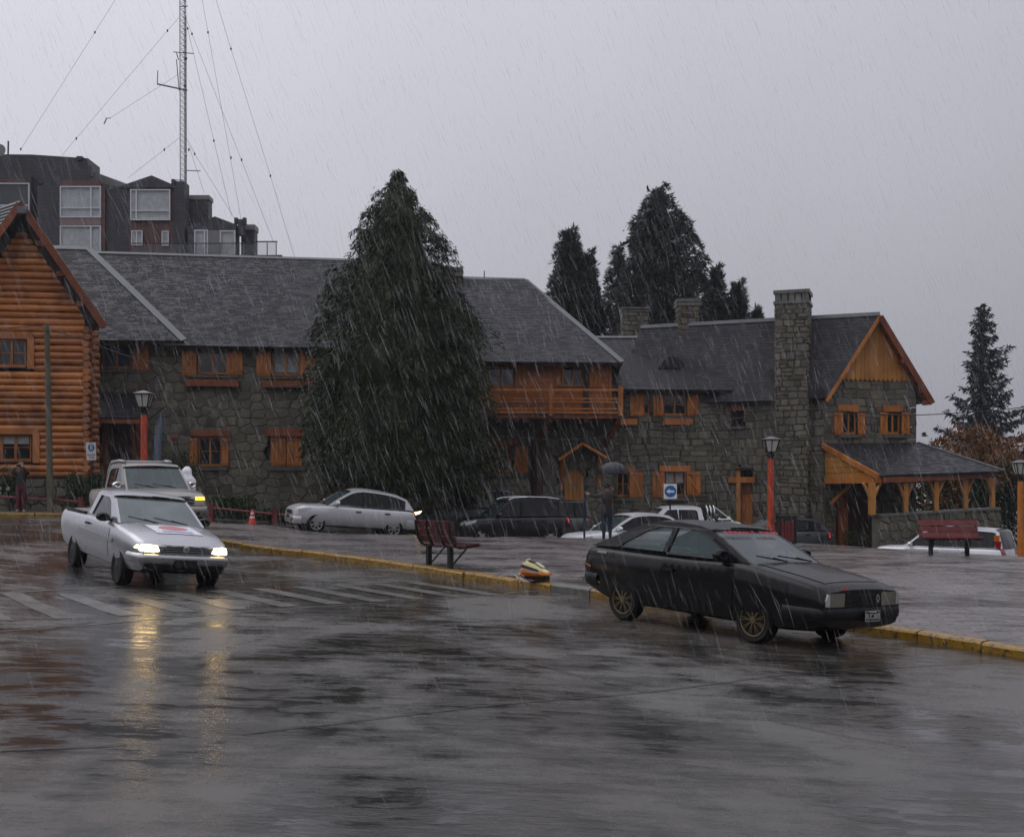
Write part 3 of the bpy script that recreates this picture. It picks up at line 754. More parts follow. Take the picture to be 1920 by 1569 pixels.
def shutter(w, parent, r, mat='board', boards=4, d=.045, brace=True, flip=False):
    s0, z0, s1, z1 = r; n = boards; W = (s1-s0)/n
    o = empty('shutter', parent)
    for i in range(n):
        m = MB(); e = rnd(0, .012); w.box(m, s0+i*W+.006, z0+rnd(0, .012), s0+(i+1)*W-.006, z1-rnd(0, .012), d, d+.028+e); m.build('plank', M[mat], o)
    m = MB(); b0 = z0+(z1-z0)*.08; b1 = z1-(z1-z0)*.16; hb = (z1-z0)*.075
    for zz in (b0, b1): q = MB(); w.box(q, s0+.01, zz, s1-.01, zz+hb, d+.042, d+.065); q.build('batten', M[mat], o)
    if brace:
        a, b = (s0+.04, s1-.04) if not flip else (s1-.04, s0+.04)
        m.bar(w.p(a, b0+hb, d+.055), w.p(b, b1, d+.055), .07, .022, up=w.n); m.build('brace', M[mat], o)
    h = MB(); w.box(h, s0+.02, b1+hb*.2, s0+(s1-s0)*.5, b1+hb*.5, d+.066, d+.074); h.build('hinge', M['black'], o)
    return o
def slab(w, parent, name, r, d0, d1, mat): m = MB(); w.box(m, *r, d0, d1); return m.build(name, M[mat], parent)
def lintel(w, parent, r, mat='redwood', d=.10): return slab(w, parent, 'lintel', r, -.05, d, mat)
def sill(w, parent, r, d=.14): return slab(w, parent, 'sill', r, -.12, d, 'mortar')
def planter(w, parent, r, d=.32, mat='redwood'):
    s0, z0, s1, z1 = r; m = MB(); w.box(m, s0, z0, s1, z1, .06, d); o = m.build('window_box', M[mat], parent)
    h = MB()
    for s in (s0+.25, s1-.25): w.box(h, s-.03, z0-.1, s+.03, z0, .03, d*.7)
    h.build('bracket', M['darkwood'], o); return o

# ================================================================== the long stone building
WM = Wall((at(345, 900, 46).x, 46), 8)            # main wall
WL_ = Wall((at(345, 900, 46).x, 45.7), 8)
bm_ = thing('stone_house', 'long rubble-stone house with steep slate roof, orange shutters and wooden balcony', 'house', tuple(at(480, 970, 46)), 'stone buildings along the square')
gz = -1.2
# openings in pixels
OP_M = dict(w0=(190, 643, 246, 691), w1=(370, 650, 427, 702), w2=(509, 655, 562, 705), w3=(371, 819, 416, 874), w4=(507, 818, 566, 874), door=(192, 790, 262, 915))
H_M = {k: WM.rect(*v) for k, v in OP_M.items()}
sL = WM.px(170, 800)[0]; s_end = WM.px(900, 800)[0]; zt = WM.px(345, 644)[1]+.25
# second section with jettied upper floor
WN = Wall(tuple(WM.p(s_end, 0, 0))[:2], 3)
OP_N = dict(n0=(915, 836, 960, 884), door=(1059, 878, 1097, 1010))
H_N = {k: WN.rect(*v) for k, v in OP_N.items()}
sN1 = WN.px(1150, 800)[0]; zN = WN.px(1000, 772)[1]
def vis_m(px, py): return not (585 < px < 915 and py < 930) and 180 < px < 1160 and py < 985
stone_wall(bm_, [(WM, [(sL, gz), (s_end, gz), (s_end, zt), (sL, zt)], list(H_M.values())),
                 (WN, [(0, gz), (sN1, gz), (sN1, zN+.4), (0, zN+.4)], list(H_N.values()))], (.48, .34), 300, vis_m, coursed=.2, depth=.028, gap=.006)
# core behind the walls so that nothing shows through, kept well inside
core = MB()
for w, a, b, z in ((WM, sL, s_end, zt), (WN, -.2, sN1-.05, zN+2.5)): w.box(core, a+.05, gz, b-.05, z-.3, -6.5, -.42)
core.build('core', M['darkwood'], bm_)
casement(WM, bm_, H_M['w0'], glass='blueblind', curtain=None, bars=False); casement(WM, bm_, H_M['w1'], curtain=('curtain', .7)); casement(WM, bm_, H_M['w2'], curtain=('curtain', .1))
casement(WM, bm_, H_M['w3']); 
shutter(WM, bm_, WM.rect(249, 645, 280, 694)); shutter(WM, bm_, WM.rect(341, 650, 369, 704), flip=False); shutter(WM, bm_, WM.rect(427, 650, 455, 704), flip=True)
shutter(WM, bm_, WM.rect(481, 655, 509, 706)); shutter(WM, bm_, WM.rect(563, 655, 592, 706), flip=True)
for k, wd in (('a', (507, 818, 536, 874)), ('b', (537, 818, 566, 874))): shutter(WM, bm_, WM.rect(*wd), d=-.1, boards=4, brace=False)
shutter(WM, bm_, WM.rect(356, 821, 371, 873), boards=2, brace=False, d=.06); shutter(WM, bm_, WM.rect(416, 821, 429, 873), boards=2, brace=False, d=.06)
lintel(WM, bm_, WM.rect(358, 806, 432, 818)); lintel(WM, bm_, WM.rect(497, 803, 572, 818))
for r in ((187, 692, 252, 699), (352, 704, 448, 709), (486, 707, 592, 712), (360, 875, 427, 882), (502, 875, 572, 882)): sill(WM, bm_, WM.rect(*r))
planter(WM, bm_, WM.rect(349, 712, 449, 726)); planter(WM, bm_, WM.rect(491, 714, 592, 728))
# porch over the left door
dr = H_M['door']
door = slab(WM, bm_, 'door', (dr[0]+.25, dr[1], dr[2]-.25, dr[3]), -.18, -.1, 'darkwood')
for s0, s1 in ((dr[0], dr[0]+.25), (dr[2]-.25, dr[2])): slab(WM, bm_, 'door_post', (s0, dr[1], s1, dr[3]), -.2, .12, 'redwood')
a0 = WM.px(183, 737); a1 = WM.px(272, 737); zb = WM.px(270, 788)[1]
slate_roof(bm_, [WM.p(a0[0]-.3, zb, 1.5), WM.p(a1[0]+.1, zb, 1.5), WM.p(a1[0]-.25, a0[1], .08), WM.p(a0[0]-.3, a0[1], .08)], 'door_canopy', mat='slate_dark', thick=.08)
m = MB(); m.bar(WM.p(a0[0]-.3, zb-.13, 1.45), WM.p(a1[0]+.1, zb-.13, 1.45), .12, .16)
for s in (a0[0]+.1, a1[0]-.2): m.bar(WM.p(s, zb-1.5, .1), WM.p(s, zb-.1, 1.3), .12, .12)
m.build('canopy_beam', M['redwood'], bm_)
# roofs: main slope, the forward left bay with its slanting edge, and the lower right section with a hip
OH = .55
def roofpt(w, px, py, d): s, z = w.px(px, py, d); return w.p(s, z, d)
e0 = roofpt(WM, 300, 647, OH); e1 = roofpt(WM, 800, 655, OH); r0 = roofpt(WM, 150, 474, -4.4); r1 = roofpt(WM, 800, 493, -4.4)
zr = (r0.z+r1.z)/2; ze = (e0.z+e1.z)/2
slate_roof(bm_, [e0, e1, r1, r0], flash=[(r0, r1)])
back = [WM.p(WM.px(150, 474, -4.4)[0], zr, -4.45), WM.p(WM.px(800, 493, -4.4)[0], zr, -4.45)]
m = MB(); m.add([r0, r1, r1+WM.n*-4.5-Vector((0, 0, 4.3)), r0+WM.n*-4.5-Vector((0, 0, 4.3))], [(0, 1, 2, 3)]); m.build('rear_roof', M['slatebase'], bm_)
l0 = roofpt(WL_, 150, 637.5, OH+.25); l1 = roofpt(WL_, 345, 639, OH+.25); l2 = roofpt(WL_, 166, 467, -4.1); l3 = roofpt(WL_, 90, 465, -4.1)
slate_roof(bm_, [l0, l1, l2, l3], flash=[(l1, l2), (l2, l3)], fl_w=.26)
OHN = 2.0
f0 = roofpt(WN, 800, 677, OHN); f1 = roofpt(WN, 1167, 680, OHN); f2 = roofpt(WN, 985, 526, -3.6); f3 = roofpt(WN, 780, 520, -3.6)
slate_roof(bm_, [f0, f1, f2, f3], flash=[(f1, f2), (f2, f3)], fl_w=.22)
m = MB(); bk = WN.p(WN.px(1167, 680, OHN)[0]+1.2, f1.z, -9); m.add([f1, bk, f2], [(0, 1, 2)]); m.add([f2, f3, f3-WN.n*5-Vector((0, 0, 4.5)), bk], [(0, 1, 2, 3)]); m.build('rear_roof', M['slatebase'], bm_)
m = MB(); m.tube([roofpt(WN, 908, 522, -3.6), roofpt(WN, 908, 508, -3.6)], .025, 5); m.build('lightning_rod', M['galv'], bm_)
# chimney head beside the conifer
def chimney(parent, x0, y0, x1, y1, Y, depth, capped=True, round_=False, name='chimney', ang=0, openings=3, cap_px=None):
    w = Wall((at(x0, 0, Y).x, Y), ang); s1 = w.px(x1, y0)[0]; z1 = w.px(x0, y0)[1]; z0 = w.px(x0, y1)[1]
    o = empty(name, parent); zc = w.px(x0, cap_px)[1] if cap_px else z1-.0
    m = MB(); w.box(m, .03, z0, s1-.03, zc, -depth+.03, -.03); m.build('shaft', M['mortar'], o)
    wr = Wall(tuple(w.p(s1, 0, 0))[:2], ang+90); wl = Wall(tuple(w.p(0, 0, -depth))[:2], ang-90)
    mm = MB()
    for ww, L in ((w, s1), (wr, depth), (wl, depth)):
        for c in ashlar_cells([(0, z0), (L, z0), (L, zc), (0, zc)], [], .40, .24): stone_geo(mm, ww, c, .010, .045, -.02)
    tag(mm.build('stones', M['stone'], o), kind='stuff')
    if capped:
        c = MB(); g = .06
        w.box(c, -g, zc, s1+g, zc+.12, -depth-g, g)
        n = openings+1
        for i in range(n):
            a = (s1-.22)*i/(n-1)
            for dd in (-depth+.2, 0): w.box(c, a, zc+.12, a+.22, z1-.14, dd-.2, dd)
        w.box(c, -g, z1-.14, s1+g, z1, -depth-g, g); c.build('cap', M['kerbgrey'], o)
    return o
chimney(bm_, 832, 501, 865, 560, 50.5, .9, cap_px=518, openings=2)
# jettied upper floor, siding board by board
WJ = Wall(tuple(WN.p(0, 0, 1.15))[:2], 3)
jr = WJ.rect(880, 668, 1146, 776); jw = dict(a=(914, 686, 965, 726), b=(1053, 686, 1094, 725)); JH = {k: WJ.rect(*v) for k, v in jw.items()}
nb = 11; hb = (jr[3]-jr[1])/nb
slab(WJ, bm_, 'upper_floor', (jr[0]+.05, jr[1]+.05, jr[2]-.05, jr[3]), -3.0, -.24, 'darkwood')
for i in range(nb):
    z0, z1 = jr[1]+i*hb, jr[1]+(i+1)*hb; cuts = [(jr[0], jr[2])]
    for h in JH.values():
        nc = []
        for a, b in cuts:
            if z1 <= h[1] or z0 >= h[3] or b <= h[0] or a >= h[2]: nc.append((a, b)); continue
            if h[0]-a > .05: nc.append((a, h[0]))
            if b-h[2] > .05: nc.append((h[2], b))
        cuts = nc
    for a, b in cuts:
        m = MB(); WJ.box(m, a+.004, z0+.008, b-.004, z1-.004, -.06, rnd(-.004, .006)); m.build('board', M['boardh'], bm_)
casement(WJ, bm_, JH['a'], d=-.14); casement(WJ, bm_, JH['b'], d=-.14)
for r, fl in (((897, 685, 913, 727), 0), ((966, 684, 986, 727), 1), ((1037, 684, 1052, 727), 0), ((1105, 684, 1127, 727), 1)): shutter(WJ, bm_, WJ.rect(*r), d=.03, boards=3, flip=bool(fl))
slab(WJ, bm_, 'corner_post', WJ.rect(1093, 684, 1104, 775), .01, .12, 'darkwood'); slab(WJ, bm_, 'corner_post', WJ.rect(1142, 680, 1147, 776), -.1, .05, 'board')
# balcony
WB = Wall(tuple(WN.p(0, 0, 1.85))[:2], 3)
bal = empty('balcony', bm_); b0, b1 = WB.px(905, 800)[0], WB.px(1166, 800)[0]
zf = WB.px(1000, 776)[1]
def brail(y0, y1, nm='rail'): r = WB.rect(905, y0, 1166, y1); m = MB(); WB.box(m, b0, r[1], b1, r[3], -.04, .04); m.build(nm, M['boardh'], bal)
for y0, y1 in ((728, 733), (745, 749), (752, 755), (764, 768), (771, 776)): brail(y0, y1)
for x0, x1 in ((1029, 1036), (1159, 1168), (911, 918)): m = MB(); r = WB.rect(x0, 724, x1, 780); WB.box(m, *r, -.07, .075); m.build('post', M['board'], bal)
m = MB(); WB.box(m, b0, zf-.16, b1, zf-.02, -1.75, -.05); m.build('floor', M['redwood'], bal)
for px_ in (935, 985, 1032, 1098, 1160): m = MB(); s = WB.px(px_, 780)[0]; WB.box(m, s-.08, zf-.34, s+.08, zf-.165, -1.9, .06); m.build('joist', M['darkwood'], bal)
m = MB(); m.bar(WN.p(WN.px(1003, 830)[0], WN.px(1003, 832)[1], .08), WB.p(WB.px(1030, 780)[0], zf-.3, -.1), .2, .2); m.build('strut', M['redwood'], bal)
m = MB(); m.bar(WN.p(WN.px(1134, 830)[0], WN.px(1134, 834)[1], .08), WB.p(WB.px(1160, 780)[0], zf-.3, -.1), .2, .2); m.build('strut', M['redwood'], bal)
m = MB(); m.tube([WN.p(WN.px(1006, 940)[0], gz, .2), WN.p(WN.px(1006, 940)[0], WN.px(1006, 900)[1], .2), WN.p(WN.px(1005, 900)[0], WN.px(1005, 826)[1], .2)], [.26, .24, .17], 8); m.build('downpipe_ivy_stem', M['darkwood'], bm_)
# ground floor of that section
casement(WN, bm_, H_N['n0'], curtain=None); lintel(WN, bm_, WN.rect(922, 823, 973, 835)); shutter(WN, bm_, WN.rect(965, 837, 990, 887)); shutter(WN, bm_, WN.rect(904, 838, 915, 886), boards=2, brace=False); sill(WN, bm_, WN.rect(910, 888, 966, 894))
# arched door: leaf of planks, stone arch soffit, little gabled hood
ds0, dz0, ds1, dz1 = H_N['door']; dw = ds1-ds0; dc = (ds0+ds1)/2; rad = dw/2
arc = [(ds0, dz0), (ds1, dz0)]+[(dc+rad*math.cos(t), dz1-rad*1.15+rad*1.15*math.sin(t)) for t in [math.pi*i/12 for i in range(13)]]
dl = empty('arched_door', bm_)
nbp = 5
for i in range(nbp):
    a, b = ds0+dw*i/nbp, ds0+dw*(i+1)/nbp; pl = clip_half(clip_half(arc, a+.005, 0, -1, 0), b-.005, 0, 1, 0)
    if len(pl) > 2: m = MB(); m.prism(pl, WN.p, -.22, -.16+rnd(0, .01)); m.build('plank', M['yellowboard'], dl)
m = MB(); zz = WN.px(1075, 909)[1]; WN.box(m, dc-.18, zz-.03, dc+.18, zz+.04, -.15, -.135); m.build('plate', M['galv'], dl)
spand = MB()
for sgn in (-1, 1):
    pl = [(dc+sgn*(rad+.02), dz1-rad*1.15), (dc+sgn*(rad+.02), dz1+.02), (dc, dz1+.02)]+[(dc+sgn*rad*math.sin(t), dz1-rad*1.15+rad*1.15*math.cos(t)) for t in [math.pi/2*i/6 for i in range(7)]]
    spand.prism(pl, WN.p, -.3, .03)
spand.build('door_arch', M['stone'], bm_)
hood = empty('door_hood', bm_); ap = WN.px(1092, 830, .9); hl = WN.px(1047, 862, .9); hr = WN.px(1138, 858, .9)
for q in (hl, hr):
    d = 1 if q is hr else -1
    m = MB(); m.bar(WN.p(ap[0]+d*-.04, ap[1], .9), WN.p(q[0], q[1], .9), .11, .17, up=WN.n); m.build('verge_board', M['board'], hood)
    m = MB(); P0 = [WN.p(ap[0], ap[1]+.09, .98), WN.p(q[0]+d*.06, q[1]+.09, .98), WN.p(q[0]+d*.06, q[1]+.09, .02), WN.p(ap[0], ap[1]+.09, .02)]
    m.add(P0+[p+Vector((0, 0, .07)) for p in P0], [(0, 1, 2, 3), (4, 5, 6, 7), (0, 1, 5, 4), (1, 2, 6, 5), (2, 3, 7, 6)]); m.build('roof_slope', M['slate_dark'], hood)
    m = MB(); bs_ = q[0]-d*.22; m.bar(WN.p(bs_, q[1]+.05, .8), WN.p(bs_-d*.02, q[1]-.95, .06), .12, .12); m.bar(WN.p(bs_, q[1]-1.2, .07), WN.p(bs_, q[1]+.0, .07), .12, .1); m.build('bracket', M['board'], hood)
m = MB(); m.lathe([(.05, 0), (.06, .1), (.03, .14)], 8, c=WN.p(ap[0], ap[1]-.25, .5)); m.build('lantern', M['curtain'], hood)
# ================================================================== the gabled stone building on the right
br_ = thing('gabled_stone_house', 'grey rubble-stone house with tall stone chimney, yellow boarded gable and open timber porch', 'house', tuple(at(1450, 1000, 49)), 'stone buildings along the square')
W1 = Wall((at(1140, 0, 49).x, 49.0), 0)
cor = at(1545, 0, 47.4)
W2 = Wall((at(1370, 0, 49).x, 49.0), math.degrees(math.atan2(cor.y-49, cor.x-at(1370, 0, 49).x)))
WG = Wall((cor.x, cor.y), 8)
gb = -1.9
s1a, s1b = 0, W1.px(1371, 800)[0]; s2b = W2.px(1545, 800)[0]; sg = WG.px(1718, 800)[0]
O1 = dict(a=(1206, 738, 1219, 778), b=(1243, 738, 1288, 779), c=(1156, 885, 1181, 931), d=(1245, 884, 1287, 930)); H1 = {k: W1.rect(*v) for k, v in O1.items()}
O2 = dict(a=(1372, 769, 1393, 799), door=(1384, 880, 1411, 1010)); H2 = {k: W2.rect(*v) for k, v in O2.items()}
OG = dict(a=(1580, 772, 1607, 814), b=(1663, 773, 1689, 814), pd=(1568, 930, 1640, 1040)); HG = {k: WG.rect(*v) for k, v in OG.items()}
z1 = W1.px(1250, 729)[1]+.2; z2 = W2.px(1450, 745)[1]+.2
gl = WG.px(1551, 744); gr = WG.px(1718, 742); bl = WG.px(1577, 710); bR = WG.px(1706, 713.5)
outG = [(0, gb), (sg, gb), (sg, gr[1]), (bR[0], bR[1]), (bl[0], bl[1]), (0.0, gl[1])]
def vis_r(px, py): return 1150 < px < 1720 and py < 985 and not (1453 < px < 1514)
stone_wall(br_, [(W1, [(0, gb), (s1b, gb), (s1b, z1), (0, z1)], list(H1.values())), (W2, [(0, gb), (s2b, gb), (s2b, z2), (0, z2)], list(H2.values())), (WG, outG, list(HG.values()))],
           (.52, .30), 300, vis_r, ashlar=True, depth=.028, gap=.006)
core = MB(); W1.box(core, .05, gb, s1b+2.5, z1-.3, -5, -.45); W2.box(core, .1, gb, s2b-.4, z2-.35, -4.5, -.45); WG.box(core, .4, gb, sg-.1, gl[1]-.3, -6, -.5); core.build('core', M['darkwood'], br_)
casement(W1, br_, H1['b'], curtain=('curtain', .75)); casement(W1, br_, H1['c']); casement(W1, br_, H1['d'], curtain=('curtain', .5)); casement(W1, br_, H1['a'], sashes=1)
for r, f in (((1181, 736, 1206, 780), 0), ((1224, 737, 1243, 780), 0), ((1288, 738, 1309, 780), 1), ((1180, 884, 1206, 933), 1), ((1223, 885, 1245, 933), 0), ((1287, 884, 1313, 931), 1)): shutter(W1, br_, W1.rect(*r), boards=3, flip=bool(f))
planter(W1, br_, W1.rect(1242, 786, 1297, 797), mat='board'); planter(W1, br_, W1.rect(1152, 786, 1193, 797), mat='board')
lintel(W1, br_, W1.rect(1149, 875, 1189, 885), 'board'); lintel(W1, br_, W1.rect(1236, 873, 1294, 884), 'board')
for r in ((1240, 781, 1294, 786), (1150, 933, 1188, 939), (1240, 933, 1292, 939)): sill(W1, br_, W1.rect(*r))
casement(W2, br_, H2['a'], sashes=1, frame='darkwood'); lintel(W2, br_, W2.rect(1362, 762, 1396, 770)); sill(W2, br_, W2.rect(1366, 800, 1398, 804))
d = H2['door']; dz = W2.px(1395, 905)[1]; de = empty('side_door', br_)
for i in range(3): m = MB(); W2.box(m, d[0]+.12+(d[2]-d[0]-.12)*i/3+.004, d[1], d[0]+.12+(d[2]-d[0]-.12)*(i+1)/3-.004, dz-.5, -.2, -.14); m.build('plank', M['board'], de)
m = MB(); W2.box(m, d[0]+.12, dz-.5, d[2], dz-.02, -.2, -.15); m.build('upper_panel', M['redwood'], de)
m = MB(); W2.box(m, d[0]+.12, dz+.25, d[2]-.02, d[3]-.06, -.2, -.17); m.build('transom', M['pane'], de)
slab(W2, br_, 'door_post', (d[0]-.04, d[1], d[0]+.12, d[3]+.1), -.2, .14, 'yellowboard'); lintel(W2, br_, W2.rect(1367, 894, 1384, 905), 'board', .13); lintel(W2, br_, W2.rect(1385, 894, 1417, 905), 'board', .12); lintel(W2, br_, W2.rect(1382, 877, 1413, 881), 'darkwood', .2)
casement(WG, br_, HG['a'], sashes=2, bars=False); casement(WG, br_, HG['b'], sashes=2, bars=False)
for r, f in (((1563, 773, 1580, 816), 0), ((1607, 773, 1621, 816), 1), ((1649, 773, 1663, 815), 0), ((1689, 773, 1704, 815), 1)): shutter(WG, br_, WG.rect(*r), boards=3, flip=bool(f))
for r in ((1570, 759, 1609, 772), (1654, 760, 1691, 772)): lintel(WG, br_, WG.rect(*r), 'board')
for r in ((1574, 816, 1612, 821), (1657, 816, 1694, 821)): sill(WG, br_, WG.rect(*r))
# boarded gable top: every board its own, with pointed feet
apw = WG.px(1647, 604); nbd = 15; tri = [bl, bR, apw]
for i in range(nbd):
    a, b = bl[0]+(bR[0]-bl[0])*i/nbd, bl[0]+(bR[0]-bl[0])*(i+1)/nbd
    pl = clip_half(clip_half(tri, a+.004, 0, -1, 0), b-.004, 0, 1, 0)
    if len(pl) < 3: continue
    zb_ = bl[1]+(bR[1]-bl[1])*(i+.5)/nbd; pl = [(x, z) for x, z in pl if z > zb_+.06]
    pl = [(a+.004, zb_+.02), ((a+b)/2, zb_-.09), (b-.004, zb_+.02)]+sorted(pl, key=lambda q: -q[0])
    m = MB(); m.prism(pl, WG.p, .0, .06+rnd(0, .012)); m.build('board', M['yellowboard'], br_)
slab(WG, br_, 'gable_backing', (bl[0]+.6, bl[1], bR[0]-.6, apw[1]-1.4), -.3, -.05, 'darkwood')
# roofs
A = roofpt(WG, 1650, 589, .42); qL = roofpt(WG, 1549, 748, .42); qR = roofpt(WG, 1748, 752, .42)
eL = roofpt(W2, 1345, 751, .55); dirr = (eL-qL); dirr.z = 0; dirr.normalize()
t = 0
while True:
    q = A+dirr*t
    if CX+F*q.x/q.y < 1205 or t > 25: break
    t += .1
Re = A+dirr*t; eL = qL+dirr*5.2
slate_roof(br_, [qL+dirr*9, qL, A, A+dirr*t], flash=[(A, Re)])
bk_ = WG.n*-9; rr = [A, qR, qR+bk_, A+bk_]; m = MB(); nrm = (qR-A).cross(bk_).normalized(); nrm = nrm if nrm.z > 0 else -nrm
m.add(rr+[p-nrm*.12 for p in rr], [(0, 1, 2, 3), (7, 6, 5, 4), (0, 1, 5, 4), (1, 2, 6, 5), (2, 3, 7, 6), (3, 0, 4, 7)]); m.build('rear_roof', M['slatebase'], br_)
for k in range(9):                                     # soffit boards under the right overhang
    a, b = k/9, (k+1)/9
    p0, p1 = A.lerp(qR, a+.01), A.lerp(qR, b-.01); dn = nrm*-.125; ins = WG.n*-.41
    m = MB(); q4 = [p0+dn, p1+dn, p1+dn+ins, p0+dn+ins]; m.add(q4+[p-nrm*.03 for p in q4], [(0, 1, 2, 3), (7, 6, 5, 4), (0, 1, 5, 4), (1, 2, 6, 5), (2, 3, 7, 6), (3, 0, 4, 7)]); m.build('soffit_board', M['redwood'], br_)
for q, mt, wd in ((qL, 'board', .13), (qR, 'redwood', .24)):
    m = MB(); m.bar(A+WG.n*.03-Vector((0, 0, .1)), q+WG.n*.03-Vector((0, 0, .1)), .06, wd, up=(0, 0, 1)); m.build('barge_board', M[mt], br_)
m = MB(); 
for f_ in (.45, .93): p = A.lerp(qR, f_)-Vector((0, 0, .3)); m.bar(p+WG.n*.02, p-WG.n*.41, .16, .18)
m.build('purlin_end', M['redwood'], br_)
e0 = roofpt(W1, 1118, 729, .5); e1 = roofpt(W1, 1373, 731.5, .5); rA = roofpt(W1, 1373, 637, -3.0); rB = roofpt(W1, 1100, 630, -3.0); rB.z = rA.z = (rA.z+rB.z)/2
slate_roof(br_, [e0, e1, rA, rB], flash=[(rB, rA)])
m = MB(); m.add([rB, rA, rA+Vector((0, 4, -3)), rB+Vector((0, 4, -3))], [(0, 1, 2, 3)]); m.build('rear_roof', M['slatebase'], br_)
# low eyebrow dormer beside the chimney on the lower roof, and a dark cap by the tall chimney
def eyebrow(px0, px1, ytop, ybot, w, d0, d1):
    a, b = w.px(px0, ybot, d0), w.px(px1, ybot, d0); tp = w.px((px0+px1)/2, ytop, d0); rows = []
    for j in range(5):
        t = j/4; d_ = d0+(d1-d0)*t; rows.append([w.p(a[0]+(b[0]-a[0])*i/10, a[1]+(tp[1]-a[1])*math.sin(math.pi*i/10)**.8*(1-t*.05)+t*.25, d_) for i in range(11)])
    m = MB(); m.grid(rows); f = rows[0]; m.add(f, [tuple(range(11))]); m.build('eyebrow_dormer', M['slate_dark'], br_)
eyebrow(1235, 1286, 667, 690, W1, -.75, -2.2)
eyebrow(1506, 1548, 717, 747, W2, .5, -1.0)
# chimneys
chimney(br_, 1453, 545, 1515, 1020, 47.6, 1.3, cap_px=571, ang=-20, openings=4)
chimney(br_, 1272, 560, 1311, 662, 50.3, .9, cap_px=573, openings=1)
chimney(br_, 1168, 576, 1216, 640, 53.5, 1.1, cap_px=584, openings=1)
# porch
TL, TR = roofpt(WG, 1544, 832, .06), roofpt(WG, 1720, 830, .06); Cc = roofpt(WG, 1650, 891, 4.5); ER = at(1882, 883, 46.6)
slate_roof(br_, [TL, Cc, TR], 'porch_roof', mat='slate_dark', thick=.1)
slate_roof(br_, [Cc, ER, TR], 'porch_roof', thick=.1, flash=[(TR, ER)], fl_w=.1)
up = Vector((0, 0, 1)); dn = Vector((0, 0, -.18))
def porch_beam(a, b, nm='porch_beam', mat='board', h=.2): m = MB(); m.bar(a, b, .18, h); return m.build(nm, M[mat], br_)
inn = (TR-Cc); inn.z = 0; inn.normalize()
Ci, Ei = Cc+inn*.18+dn, ER+Vector((-.5, .1, -.17))
porch_beam(Ci, Ei, mat='redwood'); Wl_ = WG.p(0.05, 0, .1); Wl_.z = Cc.z-.19; porch_beam(Ci, Wl_)
# boarded side of the porch, board by board
tri = [(0, Wl_.z+.1), (1, Cc.z-.09), (0, TL.z-.1)]
nb = 6
for i in range(nb):
    za, zb2 = Cc.z-.09+(TL.z-Cc.z)*i/nb, Cc.z-.09+(TL.z-Cc.z)*(i+1)/nb
    ta, tb = 1-i/nb, 1-(i+1)/nb; P = lambda t_, z_: Vector((Wl_.x+(Ci.x-Wl_.x)*t_, Wl_.y+(Ci.y-Wl_.y)*t_, z_))
    off = (Ci-Wl_).cross(up).normalized()*-.05; off = off if off.x < 0 else -off
    q4 = [P(0, za+.008), P(ta, za+.008), P(max(tb, .02), zb2-.006), P(0, zb2-.006)]
    m = MB(); m.add([p+off for p in q4]+[p for p in q4], [(0, 1, 2, 3), (7, 6, 5, 4), (0, 1, 5, 4), (1, 2, 6, 5), (2, 3, 7, 6), (3, 0, 4, 7)]); m.build('board', M['yellowboardh'], br_)
m = MB(); m.bar(TL+Vector((-.05, 0, -.06)), Cc+Vector((-.05, 0, -.06)), .08, .2); m.build('barge_board', M['board'], br_)
# low wall along the porch front, posts with curved braces standing on it
bw = math.degrees(math.atan2(Ei.y-Ci.y, Ei.x-Ci.x)); WP = Wall((Ci.x, Ci.y), bw)
def wtop(s): return CZ+(-51+ (51-38)*s/WP.px(1876, 950)[0])/F*(Ci.y+(Ei.y-Ci.y)*s/WP.px(1876, 950)[0])
sP = WP.px(1874, 950)[0]; zw = wtop(0)
lw = empty('porch_wall', br_)
cellw = rubble_cells([(-.1, gb), (sP, gb), (sP, wtop(sP)), (-.1, zw)], [], .5, .34, coursed=.4); mbw = MB(); ms = MB()
WP.box(mbw, -.1, gb, sP, min(zw, wtop(sP))-.02, -.35, 0); mbw.build('wall', M['mortar'], lw)
for c in cellw: stone_geo(ms, WP, c, .012, .045)
tag(ms.build('stones', M['stone'], lw), kind='stuff')
m = MB(); m.add([WP.p(s, wtop(s)-.05+dz, dd) for s in (-.15, sP) for dd in (-.4, .08) for dz in (0, .09)], [(0, 1, 3, 2), (4, 6, 7, 5), (0, 4, 5, 1), (2, 3, 7, 6), (0, 2, 6, 4), (1, 5, 7, 3)]); m.build('coping', M['kerbgrey'], lw)
for i, px_ in enumerate((1641, 1704, 1761, 1816, 1867)):
    s = WP.px(px_, 920)[0]; zt_ = Ci.z+(Ei.z-Ci.z)*s/WP.px(1876, 900)[0]-.09; w_ = .22 if i == 0 else .17; zb_ = wtop(s)+.04
    po = empty('porch_post', br_); m = MB(); m.bar(WP.p(s, zb_, -.15), WP.p(s, zt_, -.15), w_, w_, up=(0, 1, 0)); m.build('post', M['yellowboard'], po)
    for sd in (-1, 1):
        if i == 4 and sd == 1: continue
        m = MB(); pts = [WP.p(s+sd*(.05+.42*(k/4)**1.5), zt_-.75+.74*k/4, -.15) for k in range(5)]
        m.tube(pts, .06, 4); m.build('brace', M['yellowboard'], po)
m = MB(); m.bar(Wl_+Vector((.15, -.2, -.9)), Wl_+Vector((.8, -.9, -.1)), .12, .14); m.build('brace', M['board'], br_)
slab(WG, br_, 'porch_back', (-.02, gb, .04, HG['pd'][3]+.2), -.2, .05, 'mortar')
m = MB(); pq = WG.px(1576, 930); WG.box(m, pq[0]-.15, gb, pq[0]+.15, WG.px(1576, 930)[1], .1, .4); m.build('porch_door_post', M['redwood'], br_)
m = MB(); WG.box(m, .2, gb, sg, WG.px(1600, 900)[1], -.12, -.06); m.build('porch_interior_wall', M['darkwood'], br_)
